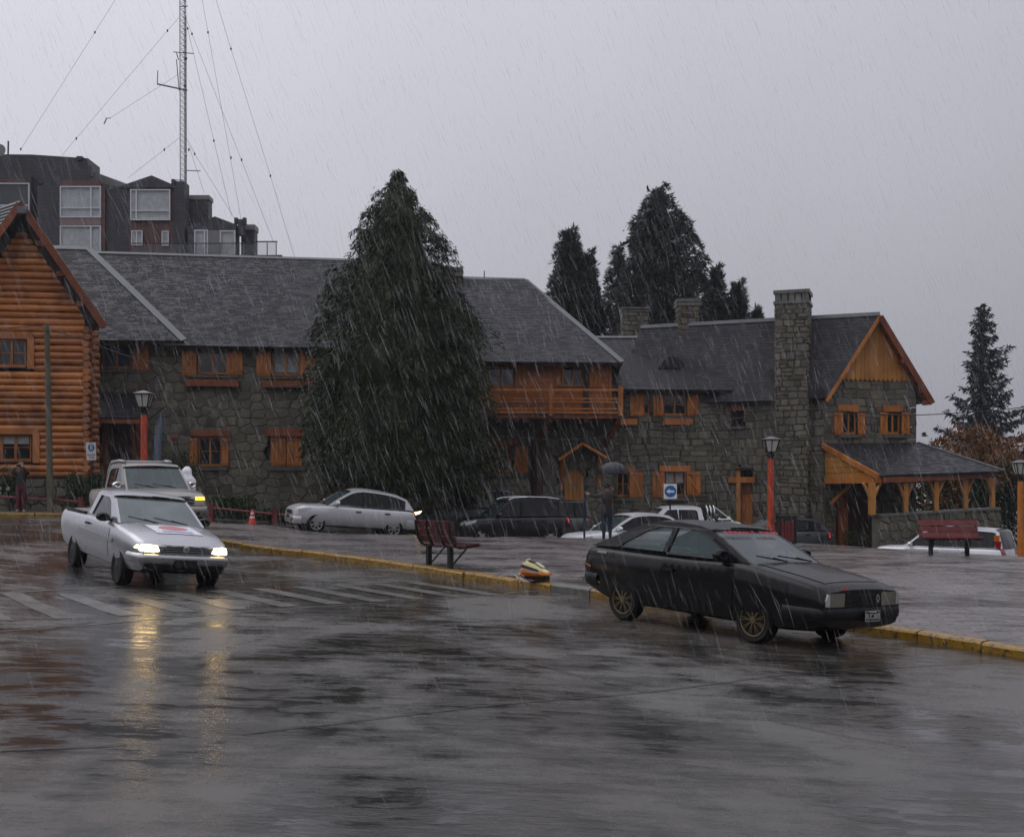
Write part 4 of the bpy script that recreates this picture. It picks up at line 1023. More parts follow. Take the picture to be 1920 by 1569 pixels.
m = MB(); WG.box(m, .6, gb, .95, gb+2.3, -.05, .02); m.build('porch_glass_door', M['pane'], br_)

# ================================================================== log cabin at the left edge
cab = thing('log_cabin', 'orange log cabin with steep gable at the left edge, above the rose bushes', 'cabin', tuple(at(80, 900, 43.5)), None)
WC = Wall((at(166, 0, 43.5).x, 43.5), 7)
apx = WC.px(38, 381, .75); vr = WC.px(196, 612, .75); ap0 = (apx[0]-.02, apx[1]-.25); slope = (apx[1]-vr[1])/(vr[0]-apx[0])
row = .245; zc0 = WC.px(100, 896)[1]; nrow = int((ap0[1]-.35-zc0)/row)
win = [WC.rect(-62, 632, 66, 692), WC.rect(-62, 811, 76, 868)]
def cablog(s0, s1, z, r, nm='log', d=0.0, mat='log'):
    n = max(3, int((s1-s0)/.7)); ph = rnd(0, 100); pts = []; rs = []
    for i in range(n+1):
        s = s0+(s1-s0)*i/n; pts.append(WC.p(s, z+.012*mnoise.noise(Vector((s*1.3, ph, 0))), d+.012*mnoise.noise(Vector((s, ph, 9))))); rs.append(r*(1+.15*mnoise.noise(Vector((s*2, ph, 5)))))
    m = MB(); m.tube(pts, rs, 9); return m.build(nm, M[mat], cab, smooth=True, ang=40)
sLc = WC.px(-150, 700)[0]
for k in range(nrow):
    z = zc0+row*(k+.5); lim = (ap0[1]-z)/slope-.18
    a, b = max(sLc, ap0[0]-lim), min(-.12, ap0[0]+lim)
    if b-a < .4: continue
    cuts = [(a, b)]
    for h in win:
        if h[1]-.06 < z < h[3]+.06: cuts = [c for x, y in cuts for c in ((x, min(y, h[0]))  if x < h[0] else None, (max(x, h[2]), y) if y > h[2] else None) if c]
    for x, y in cuts:
        if y-x > .15: cablog(x, y, z+rnd(-.012, .012), row*rnd(.49, .57))
m = MB(); WC.box(m, sLc, zc0-1.5, -.15, win[1][3]-.0, -.9, -.5); WC.box(m, sLc, zc0, -.15, vr[1], -.9, -.4); m.prism([(sLc, vr[1]), (-.2, vr[1]), (ap0[0], ap0[1]-.3)], WC.p, -.9, -.4); m.build('core', M['darkwood'], cab)
zz = zc0+.1
while zz < vr[1]-.05:
    r_ = rnd(.125, .155); s = -.02+rnd(-.03, .03); m = MB(); m.tube([WC.p(s, zz, -.8), WC.p(s, zz, .22+rnd(-.04, .06)), WC.p(s, zz, .30)], [r_, r_, r_*.86], 9); m.build('log_end', M['logend'], cab, smooth=True, ang=40)
    cablog(.1, .34+rnd(-.03, .05), zz+.12, .10, 'log_end', -.12, 'logend'); zz += .255
for i, h in enumerate(win):
    casement(WC, cab, (h[0]+.1, h[1]+.05, h[2]-.3, h[3]-.05), d=-.12, sashes=4, curtain=('curtain', .6) if i else None, fw=.09)
    slab(WC, cab, 'window_trim', (h[2]-.24, h[1], h[2], h[3]), -.1, .16, 'board'); slab(WC, cab, 'window_recess', (h[2]-.34, h[1], h[2]-.24, h[3]), -.15, -.02, 'darkwood')
    lintel(WC, cab, (h[0], h[3]-.05, h[2]-.05, h[3]+.16), 'log', .15)
m = MB(); m2 = MB(); WC.box(m, sLc, zc0-1.6, .05, zc0-.02, -.8, .02); m.build('plinth', M['mortar'], cab)
for c in rubble_cells([(sLc, zc0-1.6), (.05, zc0-1.6), (.05, zc0-.05), (sLc, zc0-.05)], [], .5, .33): stone_geo(m2, WC, c, .014, .05, .03)
tag(m2.build('stones', M['stone'], cab), kind='stuff')
# verge boards, roof
AP = WC.p(apx[0], apx[1], .75); VR = WC.p(vr[0], vr[1], .75); VL = WC.p(2*apx[0]-vr[0], vr[1], .75)
for q in (VR, VL):
    m = MB(); m.bar(AP+Vector((0, 0, -.03)), q+Vector((0, 0, -.03)), .09, .25, up=(0, 0, 1)); m.build('verge_board', M['redwood'], cab)
bd = Vector((-.76, .65, 0))*7
for q, nm in ((VR, 'roof'), (VL, 'roof')):
    P = [AP+Vector((0, 0, .1)), q+Vector((0, 0, .1)), q+bd+Vector((0, 0, .1)), AP+bd+Vector((0, 0, .1))]
    m = MB(); m.add(P+[p-Vector((0, 0, .1)) for p in P], [(0, 1, 2, 3), (7, 6, 5, 4), (0, 1, 5, 4), (1, 2, 6, 5), (2, 3, 7, 6), (3, 0, 4, 7)]); rf = m.build(nm, M['flash'] if q is VL else M['slatebase'], cab)
    if q is VL:
        s_ = MB()
        for k in range(1, 9): a = P[0].lerp(P[1], k/30); s_.bar(a+Vector((0, 0, .02)), a+bd+Vector((0, 0, .02)), .04, .035)
        s_.build('seam', M['slatebase'], rf)
for px_, py_ in ((77, 457), (114, 514), (151, 571)):
    q = WC.px(px_, py_, .5); m = MB(); WC.box(m, q[0]-.13, q[1]-.09, q[0]+.13, q[1]+.09, -.5, .62); m.build('purlin_end', M['redwood'], cab)
fl = WC.rect(35, 389, 50, 403, .8); m = MB(); WC.box(m, *fl, .8, 1.05); o = m.build('floodlight', M['galv'], cab); m = MB(); WC.box(m, fl[0]+.03, fl[1]+.03, fl[2]-.03, fl[3]-.03, 1.051, 1.06); m.build('lens', M['flash'], o)

# ================================================================== hotel block up the hill
M['hbrick'] = None
def brick_mat():
    m, nt, bs = newmat('hotel_brick'); b = nt.nodes.new('ShaderNodeTexBrick'); mp = nt.nodes.new('ShaderNodeMapping'); g = nt.nodes.new('ShaderNodeNewGeometry')
    nt.links.new(g.outputs['Position'], mp.inputs['Vector']); mp.inputs['Rotation'].default_value = (R(-90), 0, 0); nt.links.new(mp.outputs[0], b.inputs['Vector'])
    b.inputs['Scale'].default_value = 3; b.inputs['Color1'].default_value = (.12, .035, .025, 1); b.inputs['Color2'].default_value = (.08, .026, .02, 1); b.inputs['Mortar'].default_value = (.07, .05, .045, 1)
    nt.links.new(b.outputs[0], bs.inputs['Base Color']); bs.inputs['Roughness'].default_value = .6; return m
M['hbrick'] = brick_mat()
def shingle_mat():
    m, nt, bs = newmat('hotel_slate_hanging'); b = nt.nodes.new('ShaderNodeTexBrick'); mp = nt.nodes.new('ShaderNodeMapping'); g = nt.nodes.new('ShaderNodeNewGeometry')
    nt.links.new(g.outputs['Position'], mp.inputs['Vector']); mp.inputs['Rotation'].default_value = (R(-90), 0, 0); nt.links.new(mp.outputs[0], b.inputs['Vector'])
    b.inputs['Scale'].default_value = 1; b.inputs['Brick Width'].default_value = .42; b.inputs['Row Height'].default_value = .26; b.inputs['Mortar Size'].default_value = .02
    b.inputs['Color1'].default_value = (.020, .020, .025, 1); b.inputs['Color2'].default_value = (.036, .036, .043, 1); b.inputs['Mortar'].default_value = (.010, .010, .012, 1)
    nt.links.new(mixc(nt, .6, b.outputs[0], ramp(nt, noise_(nt, pos(nt), .5, 5, .65), [(.3, (.5, .5, .5)), (.7, (1.35, 1.35, 1.35))]), 'MULTIPLY'), bs.inputs['Base Color']); bs.inputs['Roughness'].default_value = .55
    bump(nt, bs, b.outputs['Fac'], -.4, .02); return m
M['hslate'] = shingle_mat()
M['hpink'] = plain('pink_render', (0.22, 0.15, 0.14), 0.6)
M['hcap'] = plain('zinc_cap', (0.17, 0.17, 0.175), 0.5)
M['hcurt'] = plain('net_curtain', (0.72, 0.74, 0.75), 0.9, var=0.2, scale=3)
M['hframe'] = plain('white_upvc', (0.62, 0.62, 0.64), 0.4)
M['balglass'] = glassy('balcony_glass', (0.16, 0.19, 0.19), 0.08, 0.16)
ho = thing('hotel', 'dark slate and brick hotel with white picture windows rising behind the long slate roof', 'hotel', tuple(at(250, 800, 82)), None)
def hpoly(name, pts, Y, depth, mat, parent=ho):
    m = MB(); f = [at(x, y, Y) for x, y in pts]; n = len(f); b = [p+Vector((0, depth, 0)) for p in f]
    m.add(f+b, [tuple(range(n)), tuple(range(n, 2*n))[::-1]]+[(i, (i+1) % n, n+(i+1) % n, n+i) for i in range(n)]); return m.build(name, M[mat], parent)
def hrect(name, x0, y0, x1, y1, Y, depth, mat, parent=ho): return hpoly(name, [(x0, y1), (x1, y1), (x1, y0), (x0, y0)], Y, depth, mat, parent)
def hwin(x0, y0, x1, y1, Y, mull, trans, t=2.2, curtain=True):
    w = empty('window', ho)
    hrect('curtain', x0, y0, x1, y1, Y+.12, .05, 'hcurt', w)
    hrect('pane', x0, y0, x1, y1, Y+.05, .02, 'balglass', w)
    for a in (x0, x1-t): hrect('frame', a, y0, a+t, y1, Y-.04, .1, 'hframe', w)
    for b in (y0, y1-t): hrect('frame', x0+t, b, x1-t, b+t, Y-.04, .1, 'hframe', w)
    for a in mull: hrect('mullion', a, y0+t, a+t*1.2, y1-t, Y-.02, .08, 'hframe', w)
    for b in trans: hrect('transom', x0+t, b, x1-t, b+t*.9, Y-.03, .08, 'hframe', w)
    return w
hrect('slate_wall', -60, 300, 165, 900, 84, 2.2, 'hslate'); hpoly('mansard', [(-60, 345), (166, 345), (165, 297), (60, 290), (-60, 289)], 83.5, 2.4, 'hslate'); hrect('roof_vent', 143, 293, 154, 300, 83.3, .6, 'hslate')
hpoly('sloping_roof', [(165, 350), (165, 318), (238, 345), (238, 350)], 85.5, 6, 'hcap'); hrect('chimney_stack', 165, 309, 172, 330, 83, .5, 'hslate'); hrect('chimney_stack', 174, 324, 180, 338, 82.5, .5, 'hslate')
hpoly('gabled_bay', [(-30, 900), (58, 900), (58, 330), (10, 318), (-30, 330)], 82.2, 3, 'hslate'); hwin(-20, 343, 55, 397, 82.1, (), (384,))
hrect('brick_band', -20, 336, 50, 342, 82.1, .2, 'hbrick')
hpoly('gabled_bay', [(70, 900), (205, 900), (205, 347), (131, 331), (70, 349)], 81.2, 1.5, 'hslate'); hrect('brick_band', 112, 338, 190, 349, 81.05, .2, 'hbrick'); hrect('brick_pier', 190, 350, 197, 480, 81.05, .2, 'hbrick')
hwin(112, 349, 189, 408, 81, (169,), (389,)); hrect('spandrel', 112, 409, 189, 422, 81.02, .2, 'hpink'); hwin(112, 423, 189, 480, 81, (169,), ())
hpoly('gabled_bay', [(205, 900), (326, 900), (326, 347), (284, 329), (205, 356)], 81, 1.2, 'hslate'); hrect('brick_front', 243, 345, 326, 900, 80.85, .2, 'hbrick'); hpoly('gable_head', [(222, 352), (326, 352), (322, 346), (284, 330)], 80.6, .3, 'hslate'); hwin(244, 355, 319, 413, 80.6, (254,), (394,)); hwin(246, 432, 267, 460, 80.6, (255,), (), 1.6); hwin(303, 433, 316, 461, 80.6, (), (), 1.6)
hrect('stair_tower', 326, 340, 346, 900, 80.8, 1.2, 'hslate'); hrect('stair_head', 321, 336, 327, 345, 80.7, .6, 'hslate')
hrect('rear_block', 342, 374, 391, 900, 83, 1.0, 'hslate'); hrect('parapet_cap', 342, 366, 392, 374, 82.9, 1.2, 'hcap')
hpoly('gabled_bay', [(352, 900), (443, 900), (443, 421), (403, 406), (352, 424)], 80.8, 1, 'hslate')
hwin(364, 431, 390, 480, 80.65, (382,), ()); hrect('grey_panel', 390, 432, 412, 480, 80.68, .2, 'hcap'); hwin(412, 432, 441, 480, 80.65, (), ())
for x in (439, 455): hrect('chimney_pot', x, 408, x+6, 420, 80.9, .3, 'hslate')
hrect('chimney_stack', 446, 411, 456, 440, 80.95, .6, 'hslate'); hrect('end_block', 452, 431, 477, 900, 82, 1, 'hslate'); hrect('parapet_cap', 452, 421, 478, 431, 81.9, 1.2, 'hcap')
hrect('brick_parapet', 330, 478, 528, 900, 79.4, .4, 'hbrick'); hrect('terrace', 243, 479, 526, 900, 79.9, 2, 'hbrick')
bal = empty('balustrade', ho)
hrect('glass_panel', 246, 458, 480, 478, 79.6, .02, 'balglass', bal); hrect('glass_panel', 481, 454, 518, 477, 79.6, .02, 'balglass', bal); hrect('handrail', 246, 455.5, 480, 457, 79.55, .08, 'black', bal); hrect('handrail', 480, 452, 520, 454, 79.55, .08, 'black', bal)
for x in (283, 320, 366, 412, 456, 481, 500, 517): hrect('baluster', x, 455, x+1.6, 478, 79.55, .08, 'galv', bal)
m = MB(); m.lathe([(.02, 0), (.35, .06), (.42, .14), (.43, .16)], 14, Matrix.Rotation(R(90), 3, 'X'), c=at(1, 283, 82)); o = m.build('satellite_dish', M['hcap'], ho); m = MB(); m.tube([at(15, 291, 82), at(15.5, 266, 82)], .06, 5); m.tube([at(14, 266, 82), at(17, 266, 82)], .05, 5); m.tube([at(1, 283, 82), at(2, 293, 82)], .05, 5); m.build('antenna_pole', M['black'], ho)

# ------------------------------------------------------------------ lattice mast with guys
ma = thing('radio_mast', 'tall guyed lattice radio mast standing behind the hotel', 'mast', tuple(at(343, 480, 83)), None)
p0, p1 = at(344.5, 480, 83), at(343, -140, 83); hw = .21
leg = [Vector((-hw, -.1, 0)), Vector((hw, -.1, 0)), Vector((0, .28, 0))]
for l in leg: m = MB(); m.tube([p0+l, p1+l], .034, 5); m.build('leg', M['mast'], ma)
m = MB(); n = 58
for i in range(n):
    a, b = p0.lerp(p1, i/n), p0.lerp(p1, (i+1)/n)
    for j in range(3):
        m.bar(a+leg[j], (a+b)/2+leg[(j+1) % 3], .022); m.bar((a+b)/2+leg[(j+1) % 3], b+leg[j], .022)
tag(m.build('lattice', M['mast'], ma, fix=False), kind='stuff')
def mastarm(x0, y0, x1, y1, r=.05): m = MB(); m.tube([at(x0, y0, 82.8), at(x1, y1, 82.8)], r, 5); m.build('antenna_arm', M['galv'], ma)
for a in ((325, 98, 364, 101), (295, 158, 351, 170), (296, 133, 295, 158), (349, 320, 376, 321), (331, 100, 335, 113), (331, 112, 336, 170), (326, 338, 346, 338), (337, 13, 352, 12)): mastarm(*a, r=.035 if a[0] != 295 else .06)
for x, y, r in ((348, 364, .16), (347, 376, .12), (348, 291, .12), (348, 110, .13), (347, 160, .11)): m = MB(); m.lathe([(.01, -r), (r*.8, -r*.5), (r, 0), (r*.8, r*.5), (.01, r)], 10, c=at(x, y, 82.5)); m.build('antenna', M['hframe'] if y > 200 else M['galv'], ma)
m = MB(); m.tube([at(348.5, 30, 82.6), at(349, 370, 82.6), at(347.5, 470, 82.6)], .05, 5); m.build('cable', M['black'], ma)
for pts, beads in (([(216, 0), (178, 61), (38, 282)], ((178, 61), (39, 280))), ([(337, 32), (314, 58), (116, 292)], ((314, 58), (143, 260))), ([(339, 137), (206, 222)], ()), ([(337, 258), (308, 281), (240, 334)], ((308, 281),)),
                   ([(350, 38), (360, 64), (418, 212), (512, 452)], ((360, 64), (453, 300))), ([(351, 50), (401, 264), (434, 405)], ((352, 54), (401, 264))), ([(379, 0), (390, 61), (432, 297), (452, 412)], ((390, 61), (433, 296))), ([(405, 0), (433, 92), (507, 330), (552, 482)], ((433, 92), (507, 330))), ([(349, 258), (365, 289), (440, 410)], ((365, 289),)), ([(353, 270), (383, 362)], ((354, 281),))):
    m = MB(); m.tube([at(x, y, 82) for x, y in pts], .011, 4); g = m.build('guy_wire', M['galv'], ma)
    for x, y in beads: b = MB(); b.lathe([(.01, -.11), (.06, -.04), (.06, .04), (.01, .11)], 6, c=at(x, y, 82)); b.build('insulator', M['black'], g)
m = MB(); m.bar(at(195, 233, 82), at(200, 222, 82), .06); m.bar(at(200, 222, 82), at(208, 222, 82), .04); m.build('wire_spreader', M['redwood'], ma)
# ================================================================== trees and shrubs
def diamonds(C, D, L, W, seed=0):
    g = np.random.default_rng(seed); N = len(C)
    D = D/np.linalg.norm(D, axis=1, keepdims=True); S = np.cross(D, g.normal(size=(N, 3))); S /= np.linalg.norm(S, axis=1, keepdims=True)
    L = L[:, None]; W = W[:, None]
    V = np.stack([C, C+D*L*.45+S*W/2, C+D*L, C+D*L*.45-S*W/2], 1).reshape(-1, 3)
    return V, np.arange(4*N).reshape(N, 4)
M['cypress'] = leafmat('cypress_foliage', [(0.005, 0.010, 0.006), (0.012, 0.022, 0.009), (0.026, 0.038, 0.011), (0.058, 0.064, 0.014)])
M['fardark'] = leafmat('far_conifer_foliage', [(0.022, 0.029, 0.026), (0.036, 0.046, 0.040), (0.055, 0.064, 0.052)])
M['spruce'] = leafmat('blue_spruce_needles', [(0.012, 0.018, 0.02), (0.022, 0.03, 0.033), (0.036, 0.046, 0.048)])
M['autumn'] = leafmat('autumn_leaves', [(0.07, 0.025, 0.008), (0.16, 0.06, 0.015), (0.24, 0.10, 0.025), (0.10, 0.07, 0.02)])
M['hedge'] = leafmat('hedge_leaves', [(0.01, 0.02, 0.007), (0.025, 0.045, 0.012), (0.05, 0.075, 0.02)])
M['bark'] = plain('bark', (0.05, 0.04, 0.03), 0.8, bmp=0.5)
def np_tab(t, x): a = np.array(t); return np.interp(x, a[:, 0], a[:, 1])

def conifer(name, label, cx, Y, ytop, ybase, left, right, nclump, per, clr, L, W, mat, zg, core=.7, droop=.9, seed=1, group=None, jag=.16, up=0.0, grow=1.0, lobes=0, lobe_r=.9, even=False, flat=1.15, hang=.55, dk=1.0, plumes=0, pup=.12, pl=1.0, lump=0.0):
    """left/right: crown half-widths in photo pixels by photo row; turned into metres at the tree's own distance"""
    g = np.random.default_rng(seed); k = Y/F; top = at(cx, ytop, Y); t = thing(name, label, 'tree', (top.x, Y, zg), group)
    rows = np.linspace(ytop, ybase, 60); zrow = CZ-(rows-YH)*k; rl = np_tab(left, rows)*k*grow; rr = np_tab(right, rows)*k*grow
    wgt = (rl+rr)+.25; wgt /= wgt.sum()
    yi = np.interp(g.random(nclump), np.cumsum(wgt), rows); z = CZ-(yi-YH)*k; a = g.random(nclump)*2*np.pi
    if even: yi = np.interp((np.arange(nclump)+g.random(nclump)*1.5)/(nclump+1), np.cumsum(wgt), rows); z = CZ-(yi-YH)*k; a = np.arange(nclump)*2.39996+g.normal(size=nclump)*.12
    Rl, Rr = np.interp(yi, rows, rl), np.interp(yi, rows, rr); c = np.cos(a); Rm = np.where(c > 0, Rr*c**2+(Rl+Rr)/2*(1-c**2), Rl*c**2+(Rl+Rr)/2*(1-c**2))
    if lobes:                                                             # boughs: clumps gather round a few dozen big lobes with dark gaps between
        li = g.integers(0, lobes, nclump); yi_l = np.interp(g.random(lobes), np.cumsum(wgt), rows); a_l = g.random(lobes)*2*np.pi; zl = CZ-(yi_l-YH)*k; lr = lobe_r*(.6+.7*g.random(lobes))
        z = zl[li]+g.normal(size=nclump)*.42*lr[li]; yi = YH-(z-CZ)/k; yi = np.clip(yi, ytop+2, ybase); z = CZ-(yi-YH)*k
        Rl, Rr = np.interp(yi, rows, rl), np.interp(yi, rows, rr); Rav = np.maximum((Rl+Rr)/2, .2); a = a_l[li]+g.normal(size=nclump)*.5*lr[li]/Rav; c = np.cos(a); Rm = np.where(c > 0, Rr*c**2+Rav*(1-c**2), Rl*c**2+Rav*(1-c**2))
        dl = np.sqrt(((z-zl[li])/lr[li])**2+((a-a_l[li])*Rav/lr[li])**2); Rc = Rm*(1.10-jag*.75*g.random(nclump))-lr[li]*.55*np.clip(dl, 0, 1.6)**1.6
        Rc = np.maximum(Rc-clr*.3, .03)
    else:
        Rc = Rm*(1-jag*1.2+jag*1.6*g.random(nclump)); Rc = np.maximum(Rc-clr*.35, .03)
    if lump: Rc = Rc*np.array([1+lump*2*mnoise.noise(Vector((math.cos(q)*1.6, math.sin(q)*1.6, w_*.75+seed))) for q, w_ in zip(a, z)])
    C0 = np.stack([top.x+Rc*np.cos(a), Y+Rc*np.sin(a), z], 1)
    sz = clr*(.55+.8*g.random(nclump))*np.minimum(1, .35+Rm/1.2)
    u = g.normal(size=(nclump, per, 3)); u /= np.linalg.norm(u, axis=2, keepdims=True); rad = g.random((nclump, per))**.4
    out = np.stack([np.cos(a), np.sin(a), np.zeros_like(a)], 1)
    off = u*rad[..., None]*sz[:, None, None]*np.array([1, 1, flat]); r_out = (off*out[:, None, :]).sum(2)
    off[..., 2] -= np.clip(r_out, 0, None)*hang*droop                      # plumes hang at their outer ends
    P = (C0[:, None, :]+off).reshape(-1, 3)
    D = (out[:, None, :]*(.55+.3*g.random((nclump, per, 1)))+np.array([0, 0, 1.0])*(up-dk*droop*(.3+.9*rad[..., None]))+g.normal(size=(nclump, per, 3))*.38).reshape(-1, 3)
    if plumes:                                                            # single boughs reaching past the crown, tips hanging
        yp = np.interp((np.arange(plumes)+g.random(plumes))/plumes, np.cumsum(wgt), rows); ap = np.arange(plumes)*2.39996+g.normal(size=plumes)*.3
        for y_, a_ in zip(yp, ap):
            c_ = np.cos(a_); L_, R_ = float(np.interp(y_, rows, rl)), float(np.interp(y_, rows, rr)); Rm_ = (R_ if c_ > 0 else L_)*c_**2+(L_+R_)/2*(1-c_**2); ln = (.45+.35*g.random())*pl*min(1, .35+Rm_/1.5)
            r0 = max(0, Rm_*(.98+.10*g.random())-ln*.75); z_ = CZ-(y_-YH)*k; m_ = int(60*ln/.6)+20; q = g.random(m_)**.8; rr_ = r0+ln*q; zz = z_+ln*(pup*4*q*(1-q)*2-(1.0-pup*3)*.75*np.clip(q-.45, 0, 1)**1.5+pup*.9*q)
            w_ = .07+.12*(1-q)*ln
            P = np.vstack([P, np.stack([top.x+rr_*c_-np.sin(a_)*w_*g.normal(size=m_), Y+rr_*np.sin(a_)+c_*w_*g.normal(size=m_), zz+.05*g.normal(size=m_)], 1)])
            D = np.vstack([D, np.stack([c_*(.75-.3*q), np.sin(a_)*(.75-.3*q), (-.35-1.1*q)*droop+pup*3.2], 1)+g.normal(size=(m_, 3))*.35])
    n = len(P); V, Fc = diamonds(P, D, L*(.6+.8*g.random(n)), W*(.6+.8*g.random(n)), seed)
    tag(np_mesh('crown', V, Fc, M[mat], t), kind='stuff')
    if core:
        m = MB(); nr, na = 26, 18; grid = []
        for i in range(nr):
            y_ = ytop+(ybase-ytop)*(.03+.97*i/(nr-1)); z_ = CZ-(y_-YH)*k; row = []
            for j in range(na+1):
                aa = 2*np.pi*(j % na)/na; cc = np.cos(aa); L_, R_ = float(np_tab(left, y_))*k, float(np_tab(right, y_))*k
                Rm_ = (R_ if cc > 0 else L_)*cc**2+(L_+R_)/2*(1-cc**2); q = max(.01, Rm_*core*(1+.25*mnoise.noise(Vector((np.cos(aa)*2, np.sin(aa)*2, z_*.9+seed)))))
                row.append((top.x+q*cc, Y+q*np.sin(aa), z_))
            grid.append(row)
        m.grid(grid); m.build('inner_foliage', M[mat], t, smooth=True)
    m = MB(); tw = max(.12, (rl.max()+rr.max())*.05); m.tube([(top.x, Y, zg-.3), (top.x, Y, zg+1.2), (top.x, Y, (zg+top.z)/2), (top.x, Y, top.z-.3)], [tw*1.4, tw, tw*.6, .03], 9); m.build('trunk', M['bark'], t)
    return t
conifer('conifer_tree', 'huge dark green conifer with drooping sprays in front of the slate roof', 745, 42.2, 326, 932,
        [(326, 2), (340, 14), (370, 38), (405, 52), (418, 68), (440, 78), (470, 66), (490, 108), (520, 122), (560, 122), (600, 140), (650, 152), (700, 156), (760, 162), (820, 168), (870, 165), (905, 138), (932, 95)],
        [(326, 6), (345, 14), (362, 38), (385, 42), (410, 60), (440, 75), (462, 84), (500, 88), (530, 104), (570, 122), (620, 135), (660, 150), (700, 155), (760, 168), (820, 174), (870, 172), (905, 158), (932, 115)],
        330, 330, .72, .165, .038, 'cypress', .1, core=.64, droop=1.0, seed=3, jag=.30, grow=1.0, even=True, flat=.75, hang=.8, dk=.75, plumes=230, lump=.12)
FT = 'conifers rising behind the lower roofs'
conifer('conifer_tree', 'left slim grey-green conifer behind the roof hip, with twin lower top', 1068, 66, 433, 640, [(433, 2), (455, 15), (480, 24), (520, 24), (560, 35), (600, 48), (640, 55)], [(433, 2), (455, 12), (490, 20), (560, 26), (600, 30), (640, 34)],
        150, 100, .6, .28, .055, 'fardark', -1, core=.34, seed=5, group=FT, jag=.5, droop=.4, up=.4, even=True, flat=.8, plumes=110, pup=.26, pl=1.3, lump=.2)
conifer('conifer_tree', 'short narrow conifer filling the gap beside the slim twin-topped one', 1103, 66.6, 478, 640, [(478, 2), (500, 10), (560, 18), (640, 28)], [(478, 2), (500, 10), (560, 20), (600, 26), (640, 30)],
        80, 80, .5, .28, .055, 'fardark', -1, core=.36, seed=6, group=FT, jag=.5, droop=.3, up=.45, even=True, plumes=70, pup=.26, pl=1.1, lump=.2)
conifer('conifer_tree', 'thin see-through conifer with bare tip, left of the tallest one', 1160, 67, 462, 640, [(462, 1), (480, 6), (500, 14), (540, 22), (580, 24), (640, 22)], [(462, 1), (485, 6), (505, 12), (560, 16), (640, 20)],
        70, 55, .45, .27, .05, 'fardark', -1, core=.22, seed=7, group=FT, jag=.6, droop=.3, up=.4, even=True, plumes=80, pup=.22, pl=1.2, lump=.25)
conifer('conifer_tree', 'tallest airy conifer behind the small stone chimneys', 1236, 65, 354, 640, [(354, 2), (375, 14), (395, 22), (420, 42), (455, 48), (475, 40), (500, 54), (560, 62), (640, 75)], [(354, 3), (380, 16), (398, 30), (430, 48), (450, 52), (470, 70), (500, 82), (520, 70), (560, 92), (600, 96), (640, 90)],
        210, 120, .80, .30, .06, 'fardark', -1, core=.30, seed=8, group=FT, jag=.55, droop=.6, up=.3, grow=1.0, even=True, flat=.7, plumes=170, pup=.2, pl=1.7, lump=.25)
conifer('conifer_tree', 'small pointed conifer on the right flank of the tallest one', 1343, 66, 505, 640, [(505, 2), (520, 7), (560, 16), (640, 30)], [(505, 2), (530, 9), (560, 14), (640, 24)], 70, 80, .45, .28, .055, 'fardark', -1, core=.36, seed=9, group=FT, jag=.5, droop=.3, up=.5, even=True, plumes=60, pup=.28, pl=1.1, lump=.2)
conifer('conifer_tree', 'lopsided low conifer tip leaning right beside the ridge', 1384, 66, 534, 640, [(534, 2), (550, 8), (575, 16), (600, 36), (640, 50)], [(534, 2), (550, 8), (565, 12), (600, 6), (640, 10)], 70, 80, .45, .28, .055, 'fardark', -1, core=.34, seed=10, group=FT, jag=.5, droop=.3, up=.5, even=True, plumes=60, pup=.28, pl=1.1, lump=.2)
conifer('conifer_tree', 'tiny conifer tip just above the long ridge', 1418, 75, 579, 640, [(579, 1), (590, 7), (605, 13), (640, 20)], [(579, 1), (590, 6), (605, 11), (640, 20)], 60, 45, .4, .34, .07, 'fardark', -1, core=.5, seed=11, group=FT, jag=.25, droop=.2, up=.6)

# open spruce on the right, limb by limb
def spruce(cx, Y, ytop, ybase, zg, label, seed=4):
    g = np.random.default_rng(seed); k = Y/F; top = at(cx, ytop, Y); t = thing('spruce_tree', label, 'tree', (top.x, Y, zg)); Ps = []; Ds = []
    Lw = [(572, 2), (590, 8), (610, 18), (640, 14), (680, 28), (700, 20), (735, 45), (775, 62), (830, 90), (860, 95)]; Rw = [(572, 2), (585, 18), (612, 26), (640, 22), (652, 48), (700, 44), (725, 50), (738, 72), (770, 84), (830, 95), (860, 90)]
    li = MB(); n = 120
    for i in range(n):
        y = ytop+(ybase-ytop)*(i/n)**.85; z = CZ-(y-YH)*k; a = i*2.399+g.random()*.5; c = math.cos(a)
        r = (float(np_tab(Rw, y)) if c > 0 else float(np_tab(Lw, y)))*k*(abs(c)**.6*.5+.5)*(.65+.5*g.random())
        pts = []
        for j in range(7):
            q = j/6; pts.append(np.array([top.x+c*r*q, Y+math.sin(a)*r*q, z-.30*r*math.sin(q*2.2)*.6+.35*r*max(0, q-.62)]))
        li.tube(pts, [.05, .045, .04, .03, .025, .02, .01], 4)
        m = int(16+r*48)
        for _ in range(m):
            q = g.random()**.75*6; j = min(5, int(q)); p = pts[j]+(pts[j+1]-pts[j])*(q-j); d = pts[j+1]-pts[j]; d = d/np.linalg.norm(d)
            Ps.append(p+g.normal(size=3)*np.array([.09, .09, .06])); Ds.append(d*.7+np.array([0, 0, -.55])+g.normal(size=3)*.5)
    Ps = np.array(Ps); Ds = np.array(Ds); N = len(Ps); V, Fc = diamonds(Ps, Ds, .34*(.6+.8*g.random(N)), .10*(.6+.8*g.random(N)), 2)
    tag(np_mesh('crown', V, Fc, M['spruce'], t), kind='stuff'); li.build('limbs', M['bark'], t, fix=False)
    m = MB(); m.tube([(top.x, Y, zg), (top.x, Y, (zg+top.z)/2), (top.x, Y, top.z)], [.4, .22, .03], 8); m.build('trunk', M['bark'], t)
spruce(1840, 72, 572, 862, -1.3, 'open dark spruce at the right edge above the orange autumn bush')

